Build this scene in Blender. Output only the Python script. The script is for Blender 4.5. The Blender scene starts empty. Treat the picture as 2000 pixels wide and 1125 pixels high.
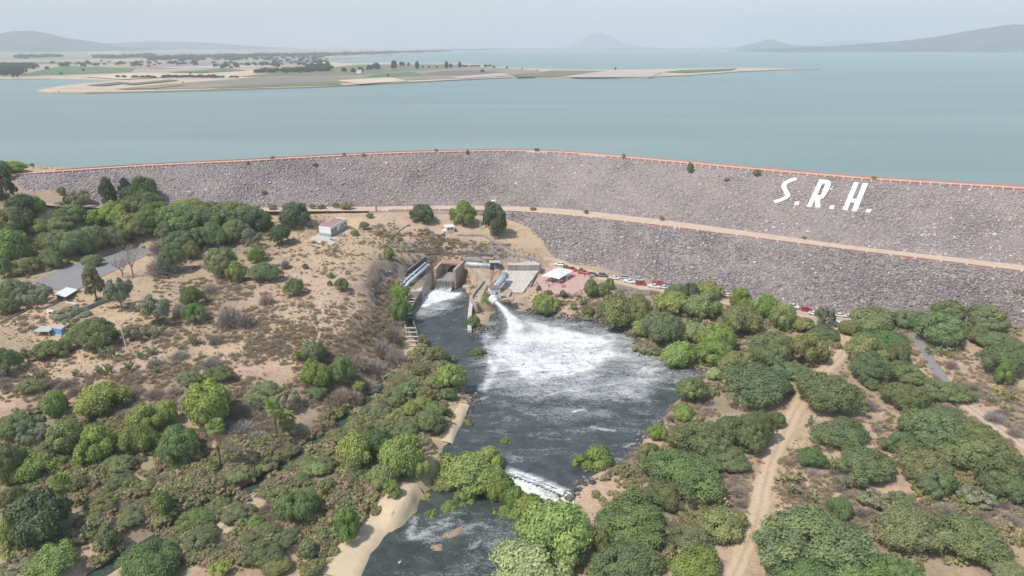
import bpy, math, random
import numpy as np
from mathutils import Vector, Matrix, noise as mnoise

scn = bpy.context.scene
COL = scn.collection
RNG = np.random.default_rng(7)
random.seed(7)
PI = math.pi

# ------------------------------------------------------------------ camera
F_PX = 1390.0                                   # focal length in photo pixels (photo 2000 wide)
PITCH = math.atan((562.5 - 88.0) / F_PX)        # drone looks a little below the horizon
CAM_H = 100.0                                   # metres above the car park at the dam toe
cam = bpy.data.cameras.new('camera')
cam.sensor_width = 36.0
cam.lens = 36.0 * F_PX / 2000.0
cam.clip_start = 1.0
cam.clip_end = 60000.0
camo = bpy.data.objects.new('camera', cam)
COL.objects.link(camo)
camo.location = (0, 0, CAM_H)
camo.rotation_euler = (PI / 2 - PITCH, 0, 0)
scn.camera = camo

# ------------------------------------------------------------------ sky, sun, exposure
SUN_EL, SUN_AZ = math.radians(57), math.radians(-124)   # azimuth from +Y, clockwise: sun on the left, a little behind
w = bpy.data.worlds.new('World')
scn.world = w
w.use_nodes = True
wn = w.node_tree.nodes
sky = wn.new('ShaderNodeTexSky')
sky.sky_type = 'NISHITA'
sky.sun_disc = False
sky.sun_elevation = SUN_EL
sky.sun_rotation = SUN_AZ
sky.dust_density = 1.2
sky.air_density = 1.0
wn['Background'].inputs['Strength'].default_value = 0.15
w.node_tree.links.new(sky.outputs[0], wn['Background'].inputs['Color'])
sun = bpy.data.lights.new('sun', 'SUN')
sun.energy = 3.5
sun.angle = math.radians(0.6)
sun.color = (1.0, 0.955, 0.88)
suno = bpy.data.objects.new('sun', sun)
COL.objects.link(suno)
sd = Vector((math.sin(SUN_AZ) * math.cos(SUN_EL), math.cos(SUN_AZ) * math.cos(SUN_EL), math.sin(SUN_EL)))
suno.rotation_euler = sd.to_track_quat('Z', 'Y').to_euler()
suno.location = (0, 0, 300)
scn.view_settings.view_transform = 'Standard'
scn.view_settings.look = 'None'
scn.view_settings.gamma = 1.0
scn.view_settings.use_curve_mapping = False
scn.view_settings.exposure = 0.12
try:
    scn.cycles.volume_bounces = 1
    scn.cycles.max_bounces = 6
    scn.cycles.transparent_max_bounces = 12
except Exception:
    pass

# ------------------------------------------------------------------ from a photo pixel to the place
def ray(px, py):
    u = (px - 1000.0) / F_PX
    v = (562.5 - py) / F_PX
    return u, math.cos(PITCH) + v * math.sin(PITCH), -math.sin(PITCH) + v * math.cos(PITCH)

def P(px, py, z):
    """where the line of sight through a photo pixel meets the height z"""
    X, Y, Z = ray(px, py)
    t = (z - CAM_H) / Z
    return Vector((X * t, Y * t, z))

def ppm(p):
    """photo pixels per metre at a point"""
    d = p[1] * math.cos(PITCH) - (p[2] - CAM_H) * math.sin(PITCH)
    return F_PX / d

def project(x, y, z):
    d = y * math.cos(PITCH) - (z - CAM_H) * math.sin(PITCH)
    up = y * math.sin(PITCH) + (z - CAM_H) * math.cos(PITCH)
    return 1000 + F_PX * x / d, 562.5 - F_PX * up / d

# ------------------------------------------------------------------ materials
def ramp(nt, fac, stops):
    r = nt.nodes.new('ShaderNodeValToRGB')
    els = r.color_ramp.elements
    while len(els) < len(stops):
        els.new(0.5)
    for e, (p, c) in zip(els, stops):
        e.position = p
        e.color = (*c, 1) if len(c) == 3 else c
    nt.links.new(fac, r.inputs[0])
    return r.outputs[0]

def noise_tex(nt, vec, scale, detail=3, rough=0.55, dist=0.0):
    n = nt.nodes.new('ShaderNodeTexNoise')
    n.inputs['Scale'].default_value = scale
    n.inputs['Detail'].default_value = detail
    n.inputs['Roughness'].default_value = rough
    n.inputs['Distortion'].default_value = dist
    if vec is not None:
        nt.links.new(vec, n.inputs['Vector'])
    return n.outputs['Fac']

def math_n(nt, op, a, b=None, clamp=False):
    m = nt.nodes.new('ShaderNodeMath')
    m.operation = op
    m.use_clamp = clamp
    for i, x in enumerate((a, b)):
        if x is None:
            continue
        if isinstance(x, (int, float)):
            m.inputs[i].default_value = x
        else:
            nt.links.new(x, m.inputs[i])
    return m.outputs[0]

def mixc(nt, fac, a, b, mode='MIX'):
    m = nt.nodes.new('ShaderNodeMix')
    m.data_type = 'RGBA'
    m.blend_type = mode
    for s, x in ((m.inputs[0], fac), (m.inputs[6], a), (m.inputs[7], b)):
        if isinstance(x, (int, float)):
            s.default_value = x
        elif isinstance(x, tuple):
            s.default_value = (*x, 1) if len(x) == 3 else x
        else:
            nt.links.new(x, s)
    return m.outputs[2]

def geo_pos(nt):
    return nt.nodes.new('ShaderNodeNewGeometry').outputs['Position']

def obj_rand(nt):
    return nt.nodes.new('ShaderNodeObjectInfo').outputs['Random']

def attr(nt, name, out='Fac'):
    a = nt.nodes.new('ShaderNodeAttribute')
    a.attribute_name = name
    return a.outputs[out]

def new_mat(name):
    m = bpy.data.materials.new(name)
    m.use_nodes = True
    return m, m.node_tree, m.node_tree.nodes['Principled BSDF']

def bump(nt, b, h, strength, dist):
    n = nt.nodes.new('ShaderNodeBump')
    n.inputs['Strength'].default_value = strength
    n.inputs['Distance'].default_value = dist
    nt.links.new(h, n.inputs['Height'])
    nt.links.new(n.outputs[0], b.inputs['Normal'])

def simple(name, c, rough=0.7, var=0.18, scale=0.6, metallic=0.0, dark=None, spec=0.4, streak=0.0):
    """plain surface with mottling and a little relief; streak: run-off stains drawn down the surface"""
    m, nt, b = new_mat(name)
    pos = geo_pos(nt)
    n1 = noise_tex(nt, pos, scale, 5, 0.65)
    n2 = noise_tex(nt, pos, scale * 6.3, 3, 0.6)
    f = math_n(nt, 'ADD', math_n(nt, 'MULTIPLY', n1, 0.65), math_n(nt, 'MULTIPLY', n2, 0.35))
    lo = dark if dark else tuple(x * (1 - 1.6 * var) for x in c)
    hi = tuple(min(1, x * (1 + var)) for x in c)
    col = ramp(nt, f, [(0.28, lo), (0.5, c), (0.72, hi)])
    if streak:
        mp = nt.nodes.new('ShaderNodeMapping')
        mp.inputs['Scale'].default_value = (1.1, 1.1, 0.10)
        nt.links.new(pos, mp.inputs[0])
        n3 = noise_tex(nt, mp.outputs[0], 1.0, 5, 0.7)
        col = mixc(nt, streak, col, ramp(nt, n3, [(0.36, (0.42, 0.38, 0.34)), (0.52, (1, 1, 1))]), 'MULTIPLY')
    nt.links.new(col, b.inputs['Base Color'])
    b.inputs['Roughness'].default_value = rough
    b.inputs['Metallic'].default_value = metallic
    b.inputs['Specular IOR Level'].default_value = spec
    bump(nt, b, n2, 0.25, 0.03)
    return m

# ------------------------------------------------------------------ objects
def tag(o, label=None, cat=None, group=None, kind=None):
    for k, v in (('label', label), ('category', cat), ('group', group), ('kind', kind)):
        if v:
            o[k] = v
    return o

def link(o, parent=None):
    COL.objects.link(o)
    if parent is not None:
        o.parent = parent
    return o

def empty(name, loc=(0, 0, 0), rz=0.0):
    o = bpy.data.objects.new(name, None)
    o.empty_display_size = 0.5
    COL.objects.link(o)
    o.location = loc
    o.rotation_euler = (0, 0, rz)
    return o

def np_mesh(name, verts, faces, mats=(), smooth=False, mat_idx=None):
    """mesh from an (n,3) array and an (m,3|4) array or a list of tuples"""
    me = bpy.data.meshes.new(name)
    verts = np.asarray(verts, dtype=np.float32)
    if isinstance(faces, np.ndarray):
        m, k = faces.shape
        me.vertices.add(len(verts))
        me.vertices.foreach_set('co', verts.ravel())
        me.loops.add(m * k)
        me.loops.foreach_set('vertex_index', faces.astype(np.int32).ravel())
        me.polygons.add(m)
        me.polygons.foreach_set('loop_start', np.arange(0, m * k, k, dtype=np.int32))
        me.polygons.foreach_set('loop_total', np.full(m, k, dtype=np.int32))
    else:
        me.from_pydata([tuple(map(float, v)) for v in verts], [], faces)
    me.update(calc_edges=True)
    for mm in mats:
        me.materials.append(mm)
    if mat_idx is not None:
        me.polygons.foreach_set('material_index', np.asarray(mat_idx, dtype=np.int32))
    if smooth:
        me.polygons.foreach_set('use_smooth', np.ones(len(me.polygons), dtype=bool))
    return me

def fattr(me, name, vals, domain='POINT'):
    a = me.attributes.new(name, 'FLOAT', domain)
    a.data.foreach_set('value', np.asarray(vals, dtype=np.float32))

def cattr(me, name, rgb, domain='POINT'):
    a = me.attributes.new(name, 'FLOAT_COLOR', domain)
    rgba = np.ones((len(rgb), 4), dtype=np.float32)
    rgba[:, :3] = rgb
    a.data.foreach_set('color', rgba.ravel())

class MB:
    """collects boxes, bars, tubes and prisms and links them as ONE mesh object"""
    def __init__(self):
        self.v, self.f, self.mi, self.cur = [], [], [], 0
    def add(self, vs, fs):
        o = len(self.v)
        self.v += [tuple(v) for v in vs]
        for f in fs:
            self.f.append(tuple(i + o for i in f))
            self.mi.append(self.cur)
        return self
    def box(self, c, s, rz=0.0, taper=1.0):
        hx, hy, hz = s[0] / 2, s[1] / 2, s[2] / 2
        ca, sa = math.cos(rz), math.sin(rz)
        vs = []
        for z, k in ((-hz, 1.0), (hz, taper)):
            for x, y in ((-hx, -hy), (hx, -hy), (hx, hy), (-hx, hy)):
                vs.append((c[0] + k * (x * ca - y * sa), c[1] + k * (x * sa + y * ca), c[2] + z))
        return self.add(vs, [(3, 2, 1, 0), (4, 5, 6, 7), (0, 1, 5, 4), (1, 2, 6, 5), (2, 3, 7, 6), (3, 0, 4, 7)])
    def hexa(self, bottom, top):
        return self.add(list(bottom) + list(top), [(3, 2, 1, 0), (4, 5, 6, 7), (0, 1, 5, 4), (1, 2, 6, 5), (2, 3, 7, 6), (3, 0, 4, 7)])
    def tube(self, pts, r, n=8, cap=True):
        pts = [Vector(p) for p in pts]
        rs = r if isinstance(r, (list, tuple)) else [r] * len(pts)
        vs, fs = [], []
        for i, p in enumerate(pts):
            d = (pts[min(i + 1, len(pts) - 1)] - pts[max(i - 1, 0)])
            d = d.normalized() if d.length > 1e-9 else Vector((0, 0, 1))
            a = d.orthogonal().normalized() if abs(d.z) > 0.95 else d.cross(Vector((0, 0, 1))).normalized()
            b = d.cross(a)
            for k in range(n):
                t = 2 * PI * k / n
                vs.append(p + a * (rs[i] * math.cos(t)) + b * (rs[i] * math.sin(t)))
        for i in range(len(pts) - 1):
            for k in range(n):
                k2 = (k + 1) % n
                fs.append((i * n + k, i * n + k2, (i + 1) * n + k2, (i + 1) * n + k))
        if cap:
            fs.append(tuple(range(n - 1, -1, -1)))
            fs.append(tuple((len(pts) - 1) * n + k for k in range(n)))
        return self.add(vs, fs)
    def prism(self, poly, z0, z1):
        """vertical prism over a plan polygon (counter-clockwise); z0/z1 numbers or lists"""
        n = len(poly)
        a = z0 if isinstance(z0, (list, tuple)) else [z0] * n
        b = z1 if isinstance(z1, (list, tuple)) else [z1] * n
        vs = [(p[0], p[1], a[i]) for i, p in enumerate(poly)] + [(p[0], p[1], b[i]) for i, p in enumerate(poly)]
        fs = [tuple(range(n - 1, -1, -1)), tuple(range(n, 2 * n))]
        fs += [(i, (i + 1) % n, n + (i + 1) % n, n + i) for i in range(n)]
        return self.add(vs, fs)
    def wall(self, pts, z0, z1, th):
        """upright wall along plan points; z0/z1 numbers or lists"""
        n = len(pts)
        a = z0 if isinstance(z0, (list, tuple)) else [z0] * n
        b = z1 if isinstance(z1, (list, tuple)) else [z1] * n
        L, R = [], []
        for i in range(n):
            p0, p1 = Vector(pts[max(i - 1, 0)][:2]), Vector(pts[min(i + 1, n - 1)][:2])
            d = (p1 - p0).normalized()
            nn = Vector((-d.y, d.x)) * th / 2
            q = Vector(pts[i][:2])
            L.append(q + nn)
            R.append(q - nn)
        vs = []
        for i in range(n):
            vs += [(R[i].x, R[i].y, a[i]), (L[i].x, L[i].y, a[i]), (L[i].x, L[i].y, b[i]), (R[i].x, R[i].y, b[i])]
        fs = [(0, 1, 2, 3), tuple(4 * (n - 1) + k for k in (3, 2, 1, 0))]
        for i in range(n - 1):
            for k in range(4):
                fs.append((4 * i + k, 4 * (i + 1) + k, 4 * (i + 1) + (k + 1) % 4, 4 * i + (k + 1) % 4))
        return self.add(vs, fs)
    def mesh(self, name, mats, smooth=False):
        me = bpy.data.meshes.new(name)
        me.from_pydata(self.v, [], self.f)
        for m in (mats if isinstance(mats, (list, tuple)) else [mats]):
            me.materials.append(m)
        me.polygons.foreach_set('material_index', self.mi)
        if smooth:
            me.polygons.foreach_set('use_smooth', [True] * len(me.polygons))
        import bmesh
        bm = bmesh.new()
        bm.from_mesh(me)
        bmesh.ops.recalc_face_normals(bm, faces=bm.faces)
        bm.to_mesh(me)
        bm.free()
        me.update()
        return me
    def build(self, name, mats, parent=None, smooth=False):
        return link(bpy.data.objects.new(name, self.mesh(name, mats, smooth)), parent)

def mobj(name, me, parent=None):
    return link(bpy.data.objects.new(name, me), parent)

def copy_tree(o, parent=None):
    c = o.copy()
    COL.objects.link(c)
    if parent is not None:
        c.parent = parent
    for ch in list(o.children):
        copy_tree(ch, c)
    return c

# plan-polygon tools (vectorised)
def inside_poly(X, Y, poly):
    ins = np.zeros(X.shape, dtype=bool)
    n = len(poly)
    for i in range(n):
        x0, y0 = poly[i][:2]
        x1, y1 = poly[(i + 1) % n][:2]
        c = ((y0 > Y) != (y1 > Y))
        with np.errstate(divide='ignore', invalid='ignore'):
            xi = (x1 - x0) * (Y - y0) / (y1 - y0 + 1e-12) + x0
        ins ^= c & (X < xi)
    return ins

def dist_line(X, Y, pts, closed=False):
    d = np.full(X.shape, 1e9)
    n = len(pts)
    for i in range(n if closed else n - 1):
        x0, y0 = pts[i][:2]
        x1, y1 = pts[(i + 1) % n][:2]
        dx, dy = x1 - x0, y1 - y0
        t = np.clip(((X - x0) * dx + (Y - y0) * dy) / (dx * dx + dy * dy + 1e-9), 0, 1)
        d = np.minimum(d, np.hypot(X - x0 - t * dx, Y - y0 - t * dy))
    return d

def resample(pts, step):
    """polyline as Catmull-Rom points about `step` apart"""
    pts = [Vector(p) for p in pts]
    out = []
    for i in range(len(pts) - 1):
        p0, p1, p2, p3 = pts[max(i - 1, 0)], pts[i], pts[i + 1], pts[min(i + 2, len(pts) - 1)]
        n = max(1, int((p2 - p1).length / step))
        for k in range(n):
            t = k / n
            out.append(0.5 * ((2 * p1) + (p2 - p0) * t + (2 * p0 - 5 * p1 + 4 * p2 - p3) * t * t + (3 * p1 - p0 - 3 * p2 + p3) * t ** 3))
    out.append(pts[-1])
    return out

def vnoise(X, Y, scale, seed=0):
    """cheap smooth value noise on arrays, 0..1"""
    x, y = X / scale + seed * 17.3, Y / scale - seed * 9.1
    xi, yi = np.floor(x), np.floor(y)
    fx, fy = x - xi, y - yi
    fx, fy = fx * fx * (3 - 2 * fx), fy * fy * (3 - 2 * fy)
    def h(a, b):
        s = np.sin(a * 127.1 + b * 311.7 + seed * 74.7) * 43758.5453
        return s - np.floor(s)
    return (h(xi, yi) * (1 - fx) + h(xi + 1, yi) * fx) * (1 - fy) + (h(xi, yi + 1) * (1 - fx) + h(xi + 1, yi + 1) * fx) * fy

def fnoise(X, Y, scale, seed=0, oct=4):
    v, a, tot = 0, 1.0, 0
    for o in range(oct):
        v = v + a * vnoise(X, Y, scale / 2 ** o, seed + o)
        tot += a
        a *= 0.55
    return v / tot

# ================================================================== SETTING: land, water, dam
Z_POOL, Z_RIVER, Z_LAKE, Z_CREST, Z_BERM = -5.0, -7.5, 34.0, 40.0, 17.4

def pl(s, z):
    """'x,y x,y ...' in photo pixels -> points at height z"""
    return [P(*map(float, q.split(',')), z) for q in s.split()]

crest_d = resample(pl('30,343 150,335 300,325.5 480,317 600,310 760,302 930,297.5 1000,297 1100,300.5 1200,308.5 1340,321 1480,334 1600,344.5 1700,352.5 1850,362 2000,371.5 2300,391 2800,420', Z_CREST), 4.0)
def pl_z(s):
    return [P(*map(float, q.split(','))) for q in s.split()]
berm_in = resample(pl_z('-300,392,37 0,383,33.6 60,391,31.6 130,397,28.3 250,401.5,25.7 400,405,22.7 500,405.5,21.3 600,404,19.9 735,403.5,17.9 850,401.5,17.7 985,402.5,17.7 1100,408,17.7 1200,418,17.7 1300,430,17.7 1400,443,17.7 1500,457,17.7 1600,471,17.7 1700,484,17.7 1850,501,17.7 2000,518,17.7 2300,551,17.7 2800,600,17.7'), 4.0)
berm_out = resample(pl_z('-300,399,36.7 0,390,33.3 60,397.5,31.3 130,403.5,28 250,408,25.4 400,412,22.4 500,413,21 600,412.5,19.6 735,412,17.6 850,410.5,17.4 985,413,17.4 1100,421,17.4 1200,431.5,17.4 1300,443,17.4 1400,456,17.4 1500,469,17.4 1600,482,17.4 1700,494.5,17.4 1850,512.5,17.4 2000,531.5,17.4 2300,566,17.4 2800,620,17.4'), 4.0)
toe = resample(pl('-300,470 0,475 300,480 700,490 900,505 1000,512 1085,520 1160,529 1230,544 1300,559 1380,573 1460,587 1540,600 1640,610 1740,622 1840,633 2000,650 2300,682 2800,735', -0.6), 4.0)

def offset(pts, d):
    """plan offset to the side away from the camera (d > 0: towards the lake)"""
    out = []
    for i, p in enumerate(pts):
        a, b = pts[max(i - 1, 0)], pts[min(i + 1, len(pts) - 1)]
        t = Vector((b.x - a.x, b.y - a.y, 0)).normalized()
        out.append(Vector((p.x - t.y * d, p.y + t.x * d, p.z)))
    return out
crest_u = offset(crest_d, 9.0)

# ---- terrain heights from spot heights: photo pixel + height
SPOTS = '''
-300,405,35.6 -300,360,38 0,393,32.4 60,400,30.4 130,406,27 250,410,24.4 400,414,21.4 500,415,20 600,415,18.6 735,413,16.8 870,412,16.6 950,414,16.6 1010,420,15.4
30,346,39.2 0,345,40 -100,340,42.5 -300,335,44
1030,465,9 1060,490,5 1040,440,12.6 1070,470,7.6 1085,505,2 1010,500,6.2 985,470,9.5 990,440,12.8
870,444,12.5 940,455,11.3 800,440,14 820,420,16 700,430,15.3 650,470,12.6 690,460,13.6 600,470,12.4 560,480,12 450,470,13.6 350,480,13.4 300,440,18 200,450,17.5 100,450,20 0,430,26 500,430,17.5 570,430,16.5 400,440,18
900,465,9.8 870,470,9.2 830,470,9.6 930,480,7.6 870,490,5.2 920,496,5 960,500,4.8 830,497,6.2 800,505,6.6 850,503,4.4 905,505,4.2 980,500,5.2
70,552,10.3 200,497,11.4 285,482,12 150,562,10 0,500,14 0,600,8.6 130,582,9.2 110,645,7.2 240,665,6.6 0,700,4.6 0,800,1 100,760,2.4 300,720,3.8 400,620,8 500,560,10 600,560,9.7 700,500,12 735,495,11.5
745,560,8.6 740,620,6.6 765,540,6.4 780,560,2.4 790,590,-2.4 772,620,0.4 790,640,-3.4 765,655,1.4 700,640,6.8 640,690,4 560,720,3 480,760,1.5 400,800,0.6 300,800,0.8 200,830,0 100,860,-1 0,900,-2
700,700,1.6 745,695,-1.4 680,770,-2.6 620,800,-2.3 560,830,-2.3 500,860,-2.8 430,915,-3.4 330,960,-3.8 200,960,-3.8 100,1000,-4 0,1000,-4 100,1120,-5 250,1080,-5.6 -200,900,0 -200,700,6 -200,1120,-4
830,690,-3.6 870,705,-3.9 800,755,-3.2 850,800,-3.2 740,830,-3.2 700,900,-3.6 620,960,-4.2 550,1000,-4.7 450,1060,-5.6 620,1080,-6 700,1010,-6.1 780,960,-6.3 660,1115,-6.7
1060,575,-0.5 1150,560,-0.1 1060,548,-0.3 1100,530,0 1160,536,0 1150,600,-2.4 1060,600,-3.2 1230,590,-1.2 1230,556,0 1300,568,0 1300,620,-2.4 1240,645,-3.8 1350,700,-3.8 1400,650,-1.8 1500,620,-0.4 1600,640,0 1640,680,0 1500,720,-1.2 1400,780,-3.2 1300,840,-3.8 1250,900,-4.1 1190,935,-4.2 1160,980,-4.6 1140,1040,-5.6 1060,1110,-6.4 1200,1100,-4.8 1400,1000,-3 1500,850,-2 1540,800,-1.5 1700,800,-1 1800,700,0 1850,750,0 2000,850,0 2000,700,1.2 1900,620,0.6 1800,650,0.2 2000,1000,-1 1800,1000,-2 1600,1100,-3.4 1900,1120,-3 2300,800,1 2300,1000,0 2400,700,0
800,560,2 795,572,0.5
'''
ctrl = []
for q in SPOTS.split():
    a, b, c = map(float, q.split(','))
    p = P(a, b, c)
    ctrl.append((p.x, p.y, c))
for q in ((-150, 440, 22), (0, 480, 20), (100, 470, 20), (250, 410, 20), (350, 380, 20), (420, 480, 20), (-190, 440, 25), (-228, 402, 33.2), (-205, 396, 31.5),
          (-262, 366, 41.5), (-285, 384, 40), (-300, 372, 43), (-262, 392, 36.5), (-330, 400, 43.5), (-300, 430, 30), (-380, 430, 38), (-420, 380, 46), (-450, 470, 30), (-246, 352, 40.2), (-236, 372, 38.4),
          (-180, 395, 30), (120, 300, -1), (200, 270, -1), (300, 200, 0), (420, 200, 0), (420, 120, 0), (420, 300, -1), (300, 280, -1), (-420, 300, 22), (-420, 200, 6), (-420, 100, 0), (0, 80, -6), (150, 80, -3), (-150, 80, -5), (300, 80, -1)):
    ctrl.append(q)
ctrl = np.array(ctrl)
CC = 9.0
def _phi(d2):
    return np.sqrt(d2 + CC * CC)
_d2 = ((ctrl[:, None, :2] - ctrl[None, :, :2]) ** 2).sum(-1)
_A = _phi(_d2) - np.eye(len(ctrl)) * 1.5
_m = ctrl[:, 2].mean()
_w = np.linalg.solve(_A, ctrl[:, 2] - _m)

GX0, GX1, GY0, GY1, GS = -460.0, 460.0, 60.0, 500.0, 2.0
gx = np.arange(GX0, GX1 + 0.1, GS)
gy = np.arange(GY0, GY1 + 0.1, GS)
XX, YY = np.meshgrid(gx, gy)
ZZ = np.zeros_like(XX)
for i in range(XX.shape[0]):
    d2 = (XX[i][:, None] - ctrl[None, :, 0]) ** 2 + (YY[i][:, None] - ctrl[None, :, 1]) ** 2
    ZZ[i] = _phi(d2) @ _w + _m
ZZ += (fnoise(XX, YY, 18, 3) - 0.5) * 1.3 + (fnoise(XX, YY, 5, 9, 2) - 0.5) * 0.45

# ---- water outlines
pool_px = '826,581 806,632 810,652 818,668 829,681 862,689 880,704 890,720 905,745 916,772 923,788 908,808 890,835 874,866 868,886 885,905 930,925 1005,924 1035,935 1070,948 1112,967 1118,952 1135,936 1165,926 1190,915 1218,903 1238,880 1257,852 1292,822 1330,772 1347,748 1372,738 1374,722 1330,714 1298,708 1256,690 1240,662 1215,646 1180,632 1140,626 1100,621 1060,613 1030,609 1000,605 984,603 962,612 952,632 951,648 935,656 926,648 916,636 918,612 921,588 908,561 891,567 846,562'
pool_poly = pl(pool_px, Z_POOL)
river_poly = pl('872,898 858,925 842,950 815,964 800,1000 760,1030 725,1065 692,1125 676,1165 640,1260 1000,1260 1010,1150 1014,1060 1040,1040 1105,1015 1122,992 1090,985 1040,965 1000,945 930,945 885,925', Z_RIVER)
stream_line = [Vector((p[0], p[1], 0)) for p in (P(796, 585, -4.4), P(797, 620, -4.5), P(804, 650, -4.6), P(806, 680, -4.7), P(787, 700, -5), P(770, 725, -5.2), P(738, 762, -5.4), P(714, 790, -5.6), P(684, 812, -5.8), P(650, 842, -6), P(612, 868, -6.2), P(575, 893, -6.4), P(520, 932, -6.6), P(470, 966, -6.8), P(405, 998, -7), P(330, 1040, -7.2), P(210, 1112, -7.4), P(40, 1220, -7.6))]
stream_z = [-4.4, -4.5, -4.6, -4.7, -5, -5.2, -5.4, -5.6, -5.8, -6, -6.2, -6.4, -6.6, -6.8, -7, -7.2, -7.4, -7.6]
for p, z in zip(stream_line, stream_z):
    p.z = z
stream_c = resample(stream_line, 3.0)

def carve(poly, zw, steep=0.55, other=None):
    global ZZ
    ins = inside_poly(XX, YY, poly)
    d = dist_line(XX, YY, poly, True)
    near = (d < 25) & ~ins
    if other is not None:
        near &= ~inside_poly(XX, YY, other)
    bank = zw + 0.25 + d * steep
    ZZ = np.where(near & (d < 14), np.minimum(ZZ, np.maximum(bank, zw + 0.3 + (ZZ - zw) * np.clip(d / 14, 0, 1))), ZZ)
    ZZ = np.where(near, np.maximum(ZZ, zw + 0.25 + np.minimum(d, 2.5) * 0.12), ZZ)
    ZZ = np.where(ins, np.minimum(zw - 0.35 - np.minimum(d, 4) * 0.5, ZZ), ZZ)
# stream bed
_sz = np.full(XX.shape, 99.0)
_sd = np.full(XX.shape, 1e9)
for p in stream_c:
    d = np.hypot(XX - p.x, YY - p.y)
    m = d < _sd
    _sd = np.where(m, d, _sd)
    _sz = np.where(m, p.z, _sz)
ZZ = np.where(_sd < 2.6, np.minimum(ZZ, _sz - 0.7), ZZ)
ZZ = np.where((_sd >= 2.6) & (_sd < 14), np.minimum(np.maximum(ZZ, _sz + 0.3), _sz + 0.4 + (_sd - 2.6) * 0.75), ZZ)
carve(river_poly, Z_RIVER, 0.4, pool_poly)
carve(pool_poly, Z_POOL, 0.6, river_poly)
ZZ = np.where(inside_poly(XX, YY, pool_poly), np.minimum(ZZ, Z_POOL - 0.4), ZZ)
# between weir and lower river the bed steps down
wz = inside_poly(XX, YY, pl('930,918 1000,918 1035,931 1120,964 1122,992 1090,988 1000,950 930,948', -6))
ZZ = np.where(wz, np.minimum(ZZ, -7.9), ZZ)
# the outlet works stand in a cut
works_cut = [(-41.5, 291), (-38.5, 290.5), (-34, 300), (-25, 301), (-21, 309), (-13, 301), (-9.5, 298), (-9.5, 322), (-14, 322), (-20.5, 322.5), (-33.5, 324.2), (-38.5, 314), (-43, 302)]
_in = inside_poly(XX, YY, works_cut)
ZZ = np.where(_in, np.minimum(ZZ, -6.4), ZZ)
# flat shelves
def shelf(poly, z, blend=5.0):
    global ZZ
    ins = inside_poly(XX, YY, poly)
    d = dist_line(XX, YY, poly, True)
    k = np.where(ins, 1.0, np.clip(1 - d / blend, 0, 1))
    ZZ = ZZ * (1 - k) + z * k
plaza_poly = pl('1037,563 1050,543 1062,523 1082,520 1128,533 1166,545 1152,559 1118,575 1072,574', 0)
shelf(plaza_poly, -0.12, 4)
bld_poly = pl('604,466 622,476 690,446 682,438 640,440', 13)
shelf(bld_poly, 12.75, 4)
lot_poly_px = '64,551 100,566 152,566 200,540 290,497 290,486 250,482 200,500 130,520'
lot_poly = pl(lot_poly_px, 10.8)
shelf(lot_poly, 10.75, 6)
# bed of the lined slope and of the quay
_q = [P(981, 526.5, 2.0), P(1053.5, 526.5, 2.0), P(1021, 571, -1.2), P(975, 571, -1.2)]
_n = (_q[1] - _q[0]).cross(_q[3] - _q[0])
_pl = _q[0].z - (_n.x * (XX - _q[0].x) + _n.y * (YY - _q[0].y)) / _n.z
_m = inside_poly(XX, YY, _q) & True
ZZ = np.where(_m | (dist_line(XX, YY, _q, True) < 1.0), _pl - 0.9, ZZ)
shelf([P(946, 550, -1.2), P(925, 577, -1.2), P(924, 585, -1.2), P(932, 589, -1.2), P(956, 590, -1.2), P(988, 588, -1.2), P(998, 572, -1.2), P(975, 560, -1.2)], -1.3, 1.5)
# under the dam body and behind it the land stays lower than the dam
dam_plan = [p for p in crest_u] + [p for p in reversed(toe)]
def surf_height(x, y):
    """bilinear terrain height (arrays or numbers)"""
    fx = np.clip((np.asarray(x) - GX0) / GS, 0, len(gx) - 1.001)
    fy = np.clip((np.asarray(y) - GY0) / GS, 0, len(gy) - 1.001)
    i, j = fx.astype(int), fy.astype(int)
    a, b = fx - i, fy - j
    return (ZZ[j, i] * (1 - a) + ZZ[j, i + 1] * a) * (1 - b) + (ZZ[j + 1, i] * (1 - a) + ZZ[j + 1, i + 1] * a) * b

def ground(px, py, dz=0.0):
    """ground point (its z + dz under the pixel); scalars or arrays of pixels -> (n,3)"""
    px, py = np.atleast_1d(np.asarray(px, float)), np.atleast_1d(np.asarray(py, float))
    u, v = (px - 1000) / F_PX, (562.5 - py) / F_PX
    Y = math.cos(PITCH) + v * math.sin(PITCH)
    Zr = -math.sin(PITCH) + v * math.cos(PITCH)
    lo = np.full(px.shape, 60.0)
    hit = np.zeros(px.shape, bool)
    t_hit = np.full(px.shape, 560.0)
    dz = np.broadcast_to(np.asarray(dz, float), px.shape)
    for t in np.arange(90.0, 560.0, 2.0):
        below = (CAM_H + Zr * t) <= surf_height(u * t, Y * t) + dz
        new = below & ~hit
        t_hit = np.where(new, t, t_hit)
        hit |= below
    a, b = t_hit - 2.0, t_hit
    for _ in range(10):
        m = (a + b) / 2
        below = (CAM_H + Zr * m) <= surf_height(u * m, Y * m) + dz
        a, b = np.where(below, a, m), np.where(below, m, b)
    x, y = u * b, Y * b
    return np.stack([x, y, surf_height(x, y)], 1)

def G(px, py, dz=0.0):
    return Vector(ground(px, py, dz)[0])

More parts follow.
